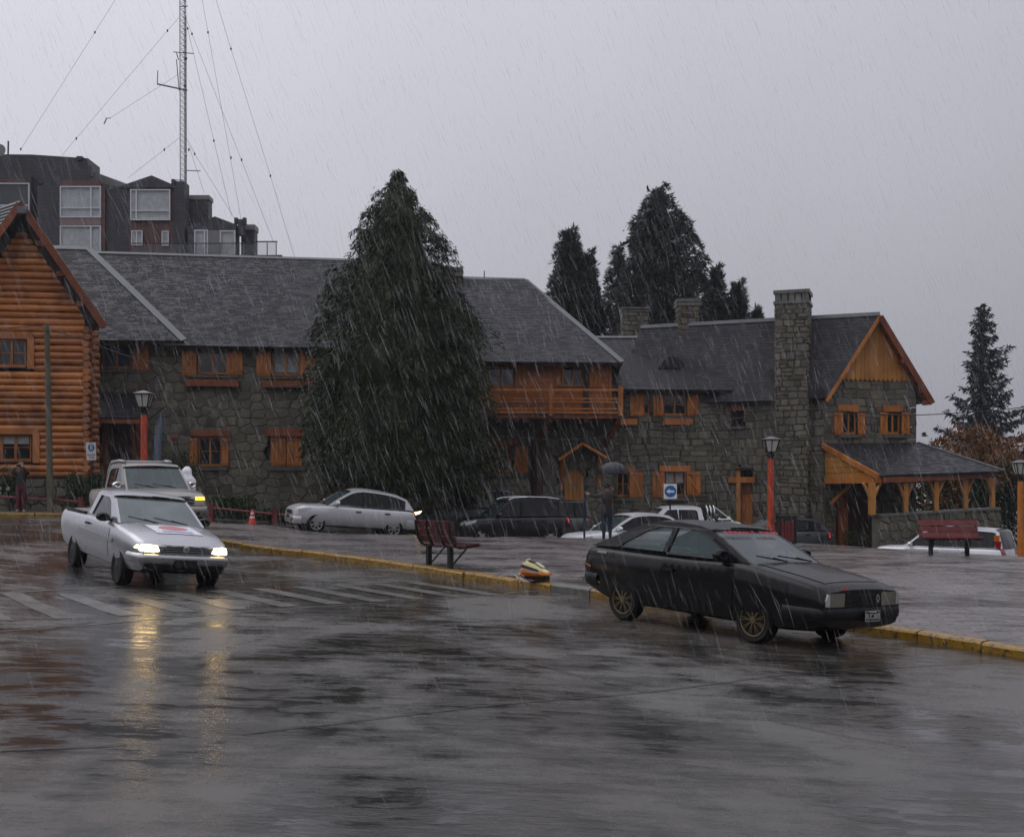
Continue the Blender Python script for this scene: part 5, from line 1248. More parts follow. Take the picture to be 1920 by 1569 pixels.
def leaf_blob(name, label, cat, centers, n, L, W, mat, base, group=None, up=.3, twigs=0, blossoms=0, bmat=None, seed=1):
    """centers: (x,y,z,rx,ry,rz) lobes of a shrub"""
    g = np.random.default_rng(seed); t = thing(name, label, cat, base, group); c = np.array(centers); w = (c[:, 3]*c[:, 4]*c[:, 5])**.67; idx = g.choice(len(c), n, p=w/w.sum())
    u = g.normal(size=(n, 3)); u /= np.linalg.norm(u, axis=1, keepdims=True); rad = g.random(n)**.33
    P = c[idx, :3]+u*rad[:, None]*c[idx, 3:]*(.8+.35*g.random((n, 1))); D = u+np.array([0, 0, up])+g.normal(size=(n, 3))*.5
    V, Fc = diamonds(P, D, L*(.6+.8*g.random(n)), W*(.6+.8*g.random(n)), seed); tag(np_mesh('foliage', V, Fc, M[mat], t), kind='stuff')
    m = MB(); b = Vector(base)
    for i in range(max(3, twigs)):
        q = Vector(c[g.integers(len(c)), :3]); m.tube([b+Vector((rnd(-.1, .1), rnd(-.1, .1), 0)), (b+q)/2+Vector((rnd(-.2, .2), rnd(-.1, .1), rnd(0, .2))), q], [.05, .035, .012], 4)
    m.build('stems', M['bark'], t, fix=False)
    for i in range(blossoms):
        q = c[g.integers(len(c))]; v = g.normal(size=3); v[1] = -abs(v[1]); v /= np.linalg.norm(v); p = q[:3]+v*q[3:]*1.02; f = MB(); r = .055*(.7+.7*g.random())
        for s_ in range(5): aa = s_*1.257; f.lathe([(.005, -r*.4), (r*.6, 0), (r*.5, r*.35), (.01, r*.45)], 5, c=(p[0]+math.cos(aa)*r*.6, p[1]-.02, p[2]+math.sin(aa)*r*.6))
        f.build('blossom', M[bmat], t)
    return t
# autumn thicket behind the porch
cs = []
for px, py, r in ((1762, 845, 24), (1800, 822, 26), (1838, 820, 26), (1785, 880, 40), (1840, 870, 48), (1890, 880, 42), (1915, 840, 26), (1830, 920, 60), (1890, 940, 60), (1770, 930, 45), (1925, 910, 40), (1870, 845, 30)):
    q = at(px, py, 58+rnd(-2, 2)); k = 58/F; cs.append((q.x, q.y, q.z, r*k, r*k, r*k*.9))
leaf_blob('autumn_bush', 'rusty orange autumn thicket rising behind the porch roof', 'bush', cs, 9000, .22, .11, 'autumn', (tuple(at(1830, 990, 58))), twigs=26, seed=12)
cs = [(at(x, 960, 57).x, 57+rnd(-1, 1), -1.2+1.15*k+rnd(-.3, .3), .95, .7, .9) for x in range(1690, 1980, 18) for k in range(4)]
leaf_blob('dark_shrub', 'dark leafless-looking undergrowth seen through the porch posts', 'shrub', cs, 15000, .22, .11, 'hedge', tuple(at(1800, 1000, 57)), seed=13)
# hedges and flower beds
def hedge(name, label, x0, x1, ytop, Y, depth, n, seed, h=None, jag=.1, group=None, mat='hedge'):
    a, b = at(x0, ytop, Y), at(x1, ytop, Y); zg = groad((a.x+b.x)/2, Y); cs = []; nn = max(2, int((b.x-a.x)/.35))
    for i in range(nn):
        for lv in range(2): cs.append((a.x+(b.x-a.x)*(i+.5)/nn, Y+depth/2, zg+(a.z-zg)*(.28+.46*lv)+rnd(-jag, jag)*.5, .34, depth*.55, (a.z-zg)*.27))
    return leaf_blob(name, label, 'hedge', cs, n, .075, .045, mat, (a.x*.5+b.x*.5, Y+depth/2, zg), group, seed=seed)
hedge('hedge', 'clipped dark green hedge beside the log cabin, under the parking sign', 119, 186, 889, 41.6, .9, 5200, 21)
hedge('hedge', 'low dark hedge behind the red rail, right of the traffic-facing pickups', 392, 470, 932, 42.0, .8, 4200, 22)
hedge('hedge', 'low straggly hedge at the wall foot behind the silver hatchback', 470, 640, 958, 42.4, .7, 5200, 23, jag=.3)
hedge('hedge', 'dark shrubs climbing beside the cabin door canopy', 286, 356, 852, 44.2, .8, 3800, 24, jag=.5)
hedge('hedge', 'flat verge of shrubs at the wall foot below the porch', 1590, 1700, 1002, 45.5, .6, 3800, 25, jag=.3)
def roses(label, x0, x1, y0, y1, Y, n, nb, seed, bm='white'):
    cs = []; a = at((x0+x1)/2, 1000, Y); zg = groad(a.x, Y)
    for i in range(9): q = at(rnd(x0, x1), rnd(y0, y1), Y+rnd(-.3, .3)); cs.append((q.x, q.y, q.z, .3, .3, .3))
    return leaf_blob('rose_bush', label, 'bush', cs, n, .075, .045, 'hedge', (a.x, Y, zg), 'rose bushes', blossoms=nb, bmat=bm, seed=seed, twigs=7)
roses('white rose bush by the log cabin at the left edge', 4, 36, 885, 935, 42, 2600, 14, 31)
roses('white rose bush with few blooms behind the parked white pickup', 1318, 1378, 968, 985, 46.5, 2400, 12, 32)
M['red_bloom'] = plain('red_bloom', (0.30, 0.02, 0.04), 0.5)
t = thing('red_rose', 'single red rose on a tall stem against the stone wall', 'flower', (at(325, 900, 44.8).x, 44.8, .5)); m = MB(); m.tube([(at(325, 900, 44.8).x, 44.8, .5), at(324, 850, 44.8), at(326, 826, 44.8)], [.02, .015, .012], 5); m.build('stem', M['hedge'], t); m = MB()
for i in range(7): m.lathe([(.01, -.05), (.07, 0), (.05, .06), (.01, .08)], 7, c=at(326, 822, 44.8)+Vector((rnd(-.05, .05), rnd(-.05, .05), rnd(-.04, .04))))
m.build('bloom', M['red_bloom'], t)
# ================================================================== vehicles
M['p_black'] = carpaint('black_car_paint', (0.003, 0.003, 0.0035), 0, .40, .5, .02, .03, .05)
M['p_vinyl'] = carpaint('matt_black_roof', (0.020, 0.020, 0.021), 0, .45, .0, .2, .35, 0)
M['p_silver'] = carpaint('silver_car_paint', (0.55, 0.55, 0.565), .3, .34)
M['p_grey'] = carpaint('grey_car_paint', (0.46, 0.46, 0.48), .95, .28, 0, .02)
M['p_beige'] = carpaint('grey_beige_car_paint', (0.32, 0.30, 0.275), .9, .30, 0, .02)
M['p_white'] = carpaint('white_car_paint', (0.78, 0.78, 0.80), 0, .3)
M['p_dark'] = carpaint('charcoal_car_paint', (0.008, 0.008, 0.009), .1, .3, .3, .08, .4, .3)
M['p_slate'] = carpaint('slate_car_paint', (0.06, 0.064, 0.074), .3, .35, .4, .08, .4, .3)
M['p_darksilver'] = carpaint('dark_silver_car_paint', (0.06, 0.06, 0.064), .3, .33)
M['g_clear'] = glassy('misted_glass', (0.12, 0.15, 0.152), .09, 1.0, .12)
M['g_green'] = glassy('green_tinted_glass', (0.055, 0.085, 0.085), .06, .8, .15)
M['g_teal'] = glassy('teal_tinted_glass', (0.06, 0.11, 0.11), .05, .52, .1)
M['g_mist'] = glassy('rain_misted_glass', (0.10, 0.125, 0.13), .06, .72, .12)
M['g_dark'] = glassy('dark_tinted_glass', (0.010, 0.011, 0.012), .05, .96, 0, .3)
M['seat'] = plain('seat_cloth', (0.03, 0.03, 0.032), .8)
M['lens'] = glassy('headlamp_lens', (0.42, 0.43, 0.43), .08, 1.0)
M['lens_old'] = glassy('yellowed_headlamp_lens', (0.15, 0.145, 0.11), .12, 1.0)
M['tail'] = glassy('tail_lamp', (0.35, 0.012, 0.012), .12, 1.0)
M['amber'] = glassy('amber_lamp', (0.55, 0.16, 0.01), .12, 1.0)
M['lit_head'] = emissive('lit_headlamp', (1.0, 0.68, 0.28), 14)
M['lit_amber'] = emissive('lit_amber_lamp', (1.0, 0.42, 0.03), 3.0)
M['lit_low'] = emissive('lit_headlamp_low', (1.0, 0.66, 0.30), 5)
M['lit_tail'] = emissive('lit_tail_lamp', (0.9, 0.03, 0.02), .55)
M['gold'] = plain('gold_alloy', (0.12, 0.092, 0.045), .45, .5)
M['plate_black'] = plain('plate_black', (0.012, 0.012, 0.013), .4)
M['plate_text'] = plain('plate_white', (0.45, 0.45, 0.44), .4)
M['red_text'] = plain('red_vinyl_letters', (0.50, 0.03, 0.05), .5)
M['paper'] = plain('white_paper', (0.72, 0.73, 0.78), .5)
M['paper_red'] = plain('printed_red', (0.5, 0.18, 0.17), .5)
M['paper_blue'] = plain('printed_blue', (0.35, 0.37, 0.6), .5)

def text_obj(name, s, size, mat, parent, Mx, depth=.002, bold=0.0, sx=1.0):
    cu = bpy.data.curves.new(name, 'FONT'); cu.body = s; cu.size = size; cu.align_x = 'CENTER'; cu.align_y = 'CENTER'; cu.extrude = depth; cu.offset = bold; cu.resolution_u = 3
    tmp = bpy.data.objects.new('tmp_text', cu); COL.objects.link(tmp); dg = bpy.context.evaluated_depsgraph_get(); dg.update()
    me = bpy.data.meshes.new_from_object(tmp.evaluated_get(dg)); bpy.data.objects.remove(tmp); bpy.data.curves.remove(cu)
    me.name = name; me.materials.clear(); me.materials.append(mat)
    for v in me.vertices: v.co = Mx @ Vector((v.co.x*sx, v.co.y, v.co.z))
    o = bpy.data.objects.new(name, me); COL.objects.link(o); o.parent = parent; return o
def evaluated(o):
    dg = bpy.context.evaluated_depsgraph_get(); dg.update(); return bpy.data.meshes.new_from_object(o.evaluated_get(dg))

FR = {'f': (Vector((-1, 0, 0)), lambda a, b: Vector((6, a, b))), 'r': (Vector((1, 0, 0)), lambda a, b: Vector((-6, a, b))),
      'l': (Vector((0, -1, 0)), lambda a, b: Vector((a, 4, b))), 'R': (Vector((0, 1, 0)), lambda a, b: Vector((a, -4, b))), 't': (Vector((0, 0, -1)), lambda a, b: Vector((a, b, 5)))}
def decal(parent, bvh, poly, side, off, mat, name, thick=.02, res=.09, dirv=None):
    """a fitted panel: the outline is cast on to the body along one axis and given an edge"""
    dv, mk = FR[side]; dv = dirv.normalized() if dirv else dv
    bm = bmesh.new(); f = bm.faces.new([bm.verts.new((a, b, 0)) for a, b in poly])
    bmesh.ops.triangulate(bm, faces=[f])
    for _ in range(5):
        es = [e for e in bm.edges if e.calc_length() > res]
        if not es: break
        bmesh.ops.subdivide_edges(bm, edges=es, cuts=1); bmesh.ops.triangulate(bm, faces=[f for f in bm.faces if len(f.verts) > 3])
    last = None
    for v in bm.verts:
        o = mk(v.co.x, v.co.y)
        if dirv:                                      # start far out along the slanted direction, through the same body-plane point
            base = o.copy(); axis = {'f': 0, 'r': 0, 'l': 1, 'R': 1, 't': 2}[side]; ref = {'f': parent.get('_xf', 2), 'r': parent.get('_xr', -2)}.get(side, 0.8*(1 if side == 'l' else -1)); base[axis] = ref; o = base-dv*4
        h = bvh.ray_cast(o, dv)
        if h[0] is None:
            q = bvh.find_nearest(o+dv*4 if dirv else Vector([0 if abs(dv[i]) > .5 else o[i] for i in range(3)])+Vector([(-dv[i])*.9 if abs(dv[i]) > .5 else 0 for i in range(3)])); h = (q[0], q[1])
        v.co = h[0]-dv*off
    be = [e for e in bm.edges if e.is_boundary]; r = bmesh.ops.extrude_edge_only(bm, edges=be)
    for v in [g for g in r['geom'] if isinstance(g, bmesh.types.BMVert)]: v.co += dv*thick
    bmesh.ops.recalc_face_normals(bm, faces=bm.faces)
    me = bpy.data.meshes.new(name); bm.to_mesh(me); bm.free(); me.materials.append(M[mat])
    me.polygons.foreach_set('use_smooth', [True]*len(me.polygons)); me.set_sharp_from_angle(angle=R(35))
    o = bpy.data.objects.new(name, me); COL.objects.link(o); o.parent = parent; return o
def mir(p): return [(-a, b) for a, b in p]

def wheel(parent, c, r, w, side, style, rimmat, rimr=.66):
    e = empty('wheel', parent); e.location = c; Mx = Matrix.Rotation(R(-90*side), 3, 'X')     # lathe axis z -> outward along y
    m = MB(); m.lathe([(rimr*r, -w), (.93*r, -w), (r, -w*.78), (r*1.003, -w*.5), (r, -w*.2), (.965*r, -.03), (.90*r, 0), (rimr*r*1.05, -.012), (rimr*r, -.03)], 28, Mx); m.build('tyre', M['rubber'], e, smooth=True, ang=40)
    g = MB(); rr = rimr*r; g.lathe([(rr*1.0, -.035), (rr*.99, -.008), (rr*.92, -.012), (rr*.89, -.06), (rr*.86, -.12)], 28, Mx)
    n, wd = {'spoke9': (9, .07), 'spoke5': (5, .34), 'spoke7': (7, .22), 'disc': (10, .42)}[style]
    for i in range(n):
        a = 2*math.pi*i/n+.3; p0 = Mx @ Vector((.16*rr*math.cos(a), .16*rr*math.sin(a), -.025)); p1 = Mx @ Vector((.93*rr*math.cos(a), .93*rr*math.sin(a), -.035))
        if style == 'spoke9':
            for da in (-.10, .10): p2 = Mx @ Vector((.93*rr*math.cos(a+da), .93*rr*math.sin(a+da), -.03)); g.bar(p0, p2, rr*wd*.75, .03, up=Mx @ Vector((0, 0, 1)))
        else: g.bar(p0, p1, rr*wd, .03, up=Mx @ Vector((0, 0, 1)), taper=1.15)
    g.lathe([(.24*rr, -.05), (.22*rr, -.008), (.08*rr, -.004)], 14, Mx); g.build('rim', M[rimmat], e, smooth=True, ang=35)
    b = MB(); b.lathe([(rr*.95, -.14), (rr*.95, -.10), (.05, -.10)], 20, Mx); b.build('brake_disc', M['blackplastic'], e)
    return e

def car(name, label, cat, X, Y, yaw, S, group=None, Z=None):
    """S: body numbers in metres; x forward from mid-wheelbase, y to the car's left, z up from the ground"""
    root = thing(name, label, cat, (0, 0, 0), group); d = Vector((math.cos(R(yaw)), math.sin(R(yaw)), 0)); e = .9
    gzf = (lambda x, y: Z) if Z is not None else groad
    fz = (gzf(X+d.x*e, Y+d.y*e)-gzf(X-d.x*e, Y-d.y*e))/(2*e); l = Vector((-d.y, d.x, 0)); lz = (gzf(X+l.x*.6, Y+l.y*.6)-gzf(X-l.x*.6, Y-l.y*.6))/1.2
    f = Vector((d.x, d.y, fz)).normalized(); n = f.cross(Vector((l.x, l.y, lz))).normalized(); l = n.cross(f)
    Mw = Matrix((f, l, n)).transposed().to_4x4(); Mw.translation = Vector((X, Y, gzf(X, Y))); root.matrix_world = Mw; ROOTLOC[root.name] = Vector((0, 0, 0))
    xf, xr, W, top, bot, wt = S['xf'], S['xr'], S['W'], S['top'], S['bot'], S['wt']; cr = S.get('crown', .03); sh = S.get('sh', .05)
    xsn = sorted(set([xr, xf]+[xr+(xf-xr)*i/36 for i in range(37)]+[xf-.03, xf-.07, xr+.03, xr+.07])); rings = []
    for x in xsn:
        zt, zb, w = tab(top, x), tab(bot, x), W*tab(wt, x); h = zt-zb; k = min(1, h/.3)
        half = [(0, zb), (.80*w, zb), (.925*w, zb+.06*h), (.975*w, zb+.24*h), (w, zb+.46*h), (.995*w, zb+.66*h), (.975*w, zt-(sh+.03)*k), (.955*w, zt-sh*k), (.925*w, zt-sh*.45*k), (.87*w, zt-.008), (.5*w, zt+cr*.7), (0, zt+cr)]
        rings.append([Vector((x, y, z)) for y, z in half]+[Vector((x, -y, z)) for y, z in half[-2:0:-1]])
    m = MB(); k = len(rings[0])
    for r_ in rings: m.v += [tuple(p) for p in r_]
    for i in range(len(rings)-1):
        for j in range(k): m.f.append((i*k+j, i*k+(j+1) % k, (i+1)*k+(j+1) % k, (i+1)*k+j))
    m.f.append(tuple(range(k))[::-1]); m.f.append(tuple(range((len(rings)-1)*k, len(rings)*k))); m.m = [0]*len(m.f)
    body = m.build('body', [M[S['paint']], M['blackplastic']], root)
    cut = []; ra = S['Rw']+S.get('arch', .055)
    for ax in S['ax']:
        for sd in (-1, 1):
            c = MB(); c.lathe([(ra, 0), (ra, .42)], 30, Matrix.Rotation(R(-90*sd), 3, 'X'), c=(ax, sd*(W-.34), S['Rw'])); cut.append(c)
    if 'bed' in S:
        a, b, wb, zb = S['bed']; c = MB(); c.box(((a+b)/2, 0, zb+1), (b-a, 2*wb, 2)); cut.append(c)
    cos_ = []
    for c in cut:
        o = c.build('cutter', M['blackplastic']); md = body.modifiers.new('b', 'BOOLEAN'); md.operation = 'DIFFERENCE'; md.object = o; md.solver = 'EXACT'; cos_.append(o)
    me = evaluated(body); body.modifiers.clear()
    for o in cos_: bpy.data.objects.remove(o)
    body.data = me; me.name = 'body'; me.materials.clear(); me.materials.append(M[S['paint']]); me.materials.append(M['blackplastic'])
    for p in me.polygons:
        c, nn = p.center, p.normal; well = False
        for ax in S['ax']:
            q = math.hypot(c.x-ax, c.z-S['Rw'])
            if q < ra+.012 and abs(c.y) > W-.36 and not (abs(nn.y) > .45 and abs(c.y) > W*.86): well = True
        if 'bed' in S and S['bed'][0]-.01 < c.x < S['bed'][1]+.01 and abs(c.y) < S['bed'][2]+.01 and c.z > S['bed'][3]-.01 and c.z < tab(top, c.x)-.005: well = True
        if nn.z < -.7 and c.z < .6: well = True
        p.material_index = 1 if well else 0
    me.polygons.foreach_set('use_smooth', [True]*len(me.polygons)); me.set_sharp_from_angle(angle=R(32))
    root['_xf'] = xf; root['_xr'] = xr
    bm = bmesh.new(); bm.from_mesh(me); bvh = BVHTree.FromBMesh(bm); bm.free()
    # ---- greenhouse
    out, i1, i2 = S['out'], S['i1'], S['i2']; yb, yr = S['yb'], S['yr']; zlo = min(out[0][1], out[-1][1]); zhi = max(z for _, z in out); xm = (out[0][0]+out[-1][0])/2; lx = abs(out[0][0]-out[-1][0])/2
    Yg = lambda x, z: (yb+(yr-yb)*max(0, min(1, (z-zlo)/(zhi-zlo))))*(1-S.get('taper', .07)*((x-xm)/lx)**2)
    wins = S['wins']; polys = [[Vector((x, z, 0)) for x, z in out]]+[[Vector((x, z, 0)) for x, z in w] for w in wins]
    tris = tessellate_polygon(polys); flat = [q for p in polys for q in p]; th = .045
    for sd in (-1, 1):
        g = MB(); N = len(flat)
        g.add([(q.x, sd*Yg(q.x, q.y), q.y) for q in flat]+[(q.x, sd*(Yg(q.x, q.y)-th), q.y) for q in flat], [tuple(t) for t in tris]+[tuple(i+N for i in t)[::-1] for t in tris])
        o0 = 0
        for p in polys:
            L = len(p); g.add([], []); g.f += [(o0+i, o0+(i+1) % L, N+o0+(i+1) % L, N+o0+i) for i in range(L)]; g.m += [0]*L; o0 += L
        g.build('window_frame', M[S.get('frame', S['paint'])], root)
        for wi, w in enumerate(wins):
            a = MB(); a.add([(x, sd*(Yg(x, z)-.022), z) for x, z in w], [tuple(range(len(w)))]); a.build('side_window', M[S.get('glass', 'g_dark')], root)
    def skin(pts, ins, nm, mat, bulge=0, crown=0, nx=10):
        rows = []
        for x, z in pts:
            y0 = Yg(x, z)-ins; rows.append([(x+bulge*(1-(2*j/nx-1)**2), y0*(2*j/nx-1), z+crown*(1-(2*j/nx-1)**2)-.002) for j in range(nx+1)])
        g = MB(); g.grid(rows); return g.build(nm, M[mat], root, smooth=True)
    skin(out[:i1+1], .046, 'windscreen', S.get('front_glass', 'g_clear'), S.get('bulge', .05))
    rf = skin(out[i1:i2+1], .0, 'roof', S.get('roof', S['paint']), 0, S.get('roof_crown', .035))
    skin(out[i2:], .05 if S.get('rear_glass', 'g_dark') != S['paint'] else .0, 'rear_window', S.get('rear_glass', 'g_dark'), -S.get('bulge', .05)*.6)
    for w0, w1 in zip(wins, wins[1:]):                                    # black pillar covers between the side windows
        xs_ = sorted([p[0] for p in w0+w1]); c0 = max(min(p[0] for p in w0), min(p[0] for p in w1)) if False else None
        lo, hi = sorted((w0, w1), key=lambda w: -sum(p[0] for p in w)/len(w)); xa_, xb_ = min(p[0] for p in lo), max(p[0] for p in hi)
        if xa_ > xb_ and xa_-xb_ < .2:
            zt_ = max(z for x, z in hi if abs(x-xb_) < .1); zb0 = min(z for x, z in hi)
            for sd in (-1, 1): g = MB(); q4 = [(xb_-.004, zb0), (xa_+.004, zb0), (xa_+.004, zt_), (xb_-.004, zt_)]; g.add([(x, sd*(Yg(x, z)+.004), z) for x, z in q4], [(0, 1, 2, 3)]); g.build('pillar_cover', M['blackplastic'], root)
    hd = MB(); h = [(x, z) for x, z in out[i1:i1+1]]; x, z = h[0]; y0 = Yg(x, z)
    for j in range(12): a, b = -1+2*j/12, -1+2*(j+1)/12; hd.bar((x+.02+S.get('bulge', .05)*(1-a*a), y0*a, z-.012+.03*(1-a*a)*.5), (x+.02+S.get('bulge', .05)*(1-b*b), y0*b, z-.012+.03*(1-b*b)*.5), .05, .018)
    hd.build('windscreen_seal', M['blackplastic'], root)
    it = MB(); it.box(((out[0][0]+out[-1][0])/2, 0, zlo+.012), (abs(out[0][0]-out[-1][0])-.16, 2*yb-.14, .03)); it.build('parcel_deck', M['blackplastic'], root)
    for sx in S.get('seats', ()):
        for sy in (-.36, .36): q = MB(); q.box((sx, sy, zlo+.05), (.14, .46, .5), Matrix.Rotation(R(-14), 3, 'Y')); q.box((sx-.07, sy, zlo+.36), (.09, .26, .17), Matrix.Rotation(R(-10), 3, 'Y')); q.build('seat', M['seat'], root)
    if S.get('seats'):
        q = MB(); cst = Vector((S['seats'][0]+.62, .36, zlo+.03)); q.tube([cst+Vector((.06*math.sin(a), .19*math.cos(a), .17*math.sin(a))) for a in [math.pi*2*i/16 for i in range(17)]], .016, 6); q.build('steering_wheel', M['blackplastic'], root)
    # wiper blades on the windscreen, mirrors, wheels
    x0, z0 = out[0]; x1, z1 = out[1]
    for yy in ((.45, -.15), (-.1, -.62)): q = MB(); P0 = Vector((x0+.05+.02, yy[0]*.9, z0+.035)); P1 = Vector((x0+(x1-x0)*.28+.07, yy[1]*.9, z0+(z1-z0)*.28+.04)); q.bar(P0, P1, .016, .016); q.bar(P0, P0+(P1-P0)*.5+Vector((.02, 0, .012)), .022, .014); q.build('wiper', M['blackplastic'], root)
    mx, mz = S.get('mirror', (out[0][0]-.22, out[0][1]+.08))
    for sd in (-1, 1):
        y = sd*(Yg(mx, mz)+.13); q = MB()
        rows = [[(mx+ox*sc, y+sd*oy*sc, mz+oz*sc) for oy, oz in [(.11*math.cos(a), .075*math.sin(a)) for a in [2*math.pi*i/10 for i in range(11)]]] for ox, sc in ((.10, .35), (.08, .75), (.03, 1), (-.05, 1), (-.06, .9))]
        q.grid(rows); q.add(rows[-1][:-1], [tuple(range(10))]); q.add(rows[0][:-1], [tuple(range(10))]); q.bar((mx+.02, sd*(Yg(mx, mz)-.02), mz-.04), (mx+.02, y, mz-.03), .06, .04); q.build('mirror', M[S.get('mirror_mat', S['paint'])], root, smooth=True, ang=40)
    for ax in S['ax']:
        for sd in (-1, 1): wheel(root, (ax, sd*(W-.015), S['Rw']), S['Rw'], .2, sd, S.get('rim', 'spoke7'), S.get('rimmat', 'alloy'), S.get('rimr', .66))
    # bumpers follow the plan of the body ends
    for key, fr in (('bump_f', True), ('bump_r', False)):
        if key not in S: continue
        xs0, za, zb_, off, mt = S[key]; xe = xf if fr else xr; sgn = 1 if fr else -1; path = []
        for i in range(9): x = xs0+(xe-xs0)*i/8; path.append((x, W*tab(wt, x)+off))
        yE = W*tab(wt, xe)+off; side = path[:-1]+[(xe+sgn*off*.4, yE-.02)]
        P = [(x, y) for x, y in side]+[(xe+sgn*off*(1+.5*(1-abs(t))), yE*t*.94) for t in (.96, .6, .2, -.2, -.6, -.96)]+[(x, -y) for x, y in side[::-1]]
        rows = []
        for i, (x, y) in enumerate(P):
            a, b = P[max(0, i-1)], P[min(len(P)-1, i+1)]; tx, ty = b[0]-a[0], b[1]-a[1]; L = math.hypot(tx, ty) or 1; nx, ny = ty/L, -tx/L
            if (nx*(x-(xs0 if fr else xs0)) if abs(nx) > .7 else ny*y) < 0: nx, ny = -nx, -ny
            hz = zb_-za; rows.append([(x-nx*.12, y-ny*.12, za+.02), (x-nx*.03, y-ny*.03, za), (x+nx*0, y, za+hz*.25), (x+nx*.008, y+ny*.008, za+hz*.6), (x-nx*.004, y-ny*.004, zb_-.02), (x-nx*.03, y-ny*.03, zb_), (x-nx*.12, y-ny*.12, zb_-.005)])
        q = MB(); q.grid(rows); q.add(rows[0], [tuple(range(7))]); q.add(rows[-1], [tuple(range(7))]); q.build('bumper', M[mt], root, smooth=True, ang=45)
    return root, body, bvh, Yg

def doors(root, bvh, panels, paint, zh, handle='blackplastic'):
    for sd in ('l', 'R'):
        for poly, hx in panels:
            o = decal(root, bvh, poly, sd, .006, paint, 'door', .012, .12)
            q = MB(); y = None; h = bvh.ray_cast(FR[sd][1](hx, zh), FR[sd][0]); yy = h[0].y if h[0] else .8; s = 1 if sd == 'l' else -1
            q.box((hx, yy+s*.03, zh), (.17, .02, .035)); q.box((hx-.07, yy+s*.018, zh), (.03, .03, .03)); q.box((hx+.07, yy+s*.018, zh), (.03, .03, .03)); q.build('handle', M[handle], o)

# ---- the black fastback in the foreground
S = dict(xf=2.16, xr=-2.17, W=.845, Rw=.295, ax=(1.14, -1.24), paint='p_black', crown=.028, sh=.045, rim='spoke9', rimmat='gold', rimr=.70, arch=.05, frame='p_black', roof='p_vinyl',
         top=[(-2.17, .80), (-2.13, .885), (-2.0, .92), (-1.2, .91), (0, .90), (.85, .915), (1.0, .905), (1.7, .805), (2.05, .74), (2.16, .685)], bot=[(-2.17, .58), (-2.08, .44), (-1.6, .29), (1.5, .27), (1.95, .30), (2.16, .37)],
         wt=[(-2.17, .86), (-2.05, .93), (-1.6, .985), (-1, 1), (1, 1), (1.6, .975), (1.95, .94), (2.16, .90)],
         out=[(.98, .905), (.56, 1.10), (.18, 1.265), (0, 1.30), (-.42, 1.325), (-.80, 1.315), (-1.08, 1.27), (-1.55, 1.10), (-2.05, .925)], i1=2, i2=6, yb=.765, yr=.60, taper=.06,
         wins=[[(.66, .945), (.16, 1.19), (-.02, 1.24), (-.40, 1.255), (-.47, .945)], [(-.56, .945), (-.49, 1.255), (-.72, 1.25), (-.93, 1.20), (-1.38, 1.0), (-1.44, .945)]],
         glass='g_teal', front_glass='g_mist', rear_glass='g_teal', seats=(-.1,), mirror=(.58, .985), mirror_mat='blackplastic', bump_f=(1.60, .38, .555, .014, 'blackplastic'), bump_r=(-1.8, .44, .62, .012, 'blackplastic'))
kz = 1.085                                                         # this one stands tall on its springs
S['top'] = [(x, z*kz) for x, z in S['top']]; S['out'] = [(x, z*kz) for x, z in S['out']]; S['wins'] = [[(x, z*kz) for x, z in w] for w in S['wins']]; S['bot'] = [(x, z-.05) for x, z in S['bot']]; S['mirror'] = (.58, .985*kz)
root, body, bvh, Yg = car('black_car', 'black angular 1980s fastback coupe with gold spoked wheels, parked by the yellow kerb', 'car', 2.95, 16.1, -52.3, S)
doors(root, bvh, [([(.80, .38), (.80, .90), (.60, .94), (-.48, .94), (-.52, .38)], -.33)], 'p_black', .80)
for sd in ('l', 'R'):
    for i in range(4): decal(root, bvh, [(-2.1, .815+.018*i), (1.72, .70+.018*i*.8), (1.72, .708+.018*i*.8), (.8, .825+.018*i), (-2.1, .823+.018*i)][:5] if False else [(-2.05, .865+.022*i), (-1.46, .865+.022*i), (-1.46, .876+.022*i), (-2.05, .876+.022*i)], sd, .004, 'blackplastic', 'trim_strip', .012, .3)
    for i in range(4): decal(root, bvh, [(.86, .83+.022*i), (1.66, .715+.022*i), (1.66, .726+.022*i), (.86, .841+.022*i)], sd, .004, 'blackplastic', 'trim_strip', .012, .3)
    decal(root, bvh, [(-1.84, .915), (-1.62, .915), (-1.62, .945), (-1.84, .945)], sd, .010, 'galv', 'side_badge', .012, .3)
    decal(root, bvh, [(-2.10, .72), (-1.96, .70), (-1.96, .715), (-2.10, .735)], sd, .012, 'amber', 'side_marker', .012, .2); decal(root, bvh, [(-1.86, .50), (-1.74, .475), (-1.74, .49), (-1.86, .52)], sd, .012, 'amber', 'side_marker', .012, .2)
    s = 1 if sd == 'l' else -1; m = MB(); m.bar((.62, s*(Yg(.6, 1.01)+.008), 1.012), (-.47, s*(Yg(-.4, 1.01)+.008), 1.012), .012, .02); m.build('window_strip', M['galv'], root)
    m = MB(); m.bar((.65, s*(Yg(.65, 1.0)-.0), 1.075), (.30, s*(Yg(.3, 1.23)-.0), 1.255), .012, .03); m.build('quarter_trim', M['blackplastic'], root)
hl = [(.37, .565), (.725, .565), (.745, .645), (.705, .728), (.37, .728)]
for p, s in ((hl, 1), (mir(hl), -1)):
    o = decal(root, bvh, p, 'f', .012, 'lens_old', 'headlight', .04, .1)
    o2 = decal(root, bvh, [(s*a, b) for a, b in [(.665, .575), (.73, .575), (.742, .645), (.705, .72), (.668, .715)]], 'f', .02, 'lens', 'indicator', .03, .1)
decal(root, bvh, [(-.355, .57), (.355, .57), (.355, .71), (-.355, .71)], 'f', .006, 'blackplastic', 'grille', .03, .12)
for i in range(3): m = MB(); m.box((2.172-.004*i, 0, .595+.045*i), (.02, .70, .014)); m.build('grille_slat', M['blackplastic'], root)
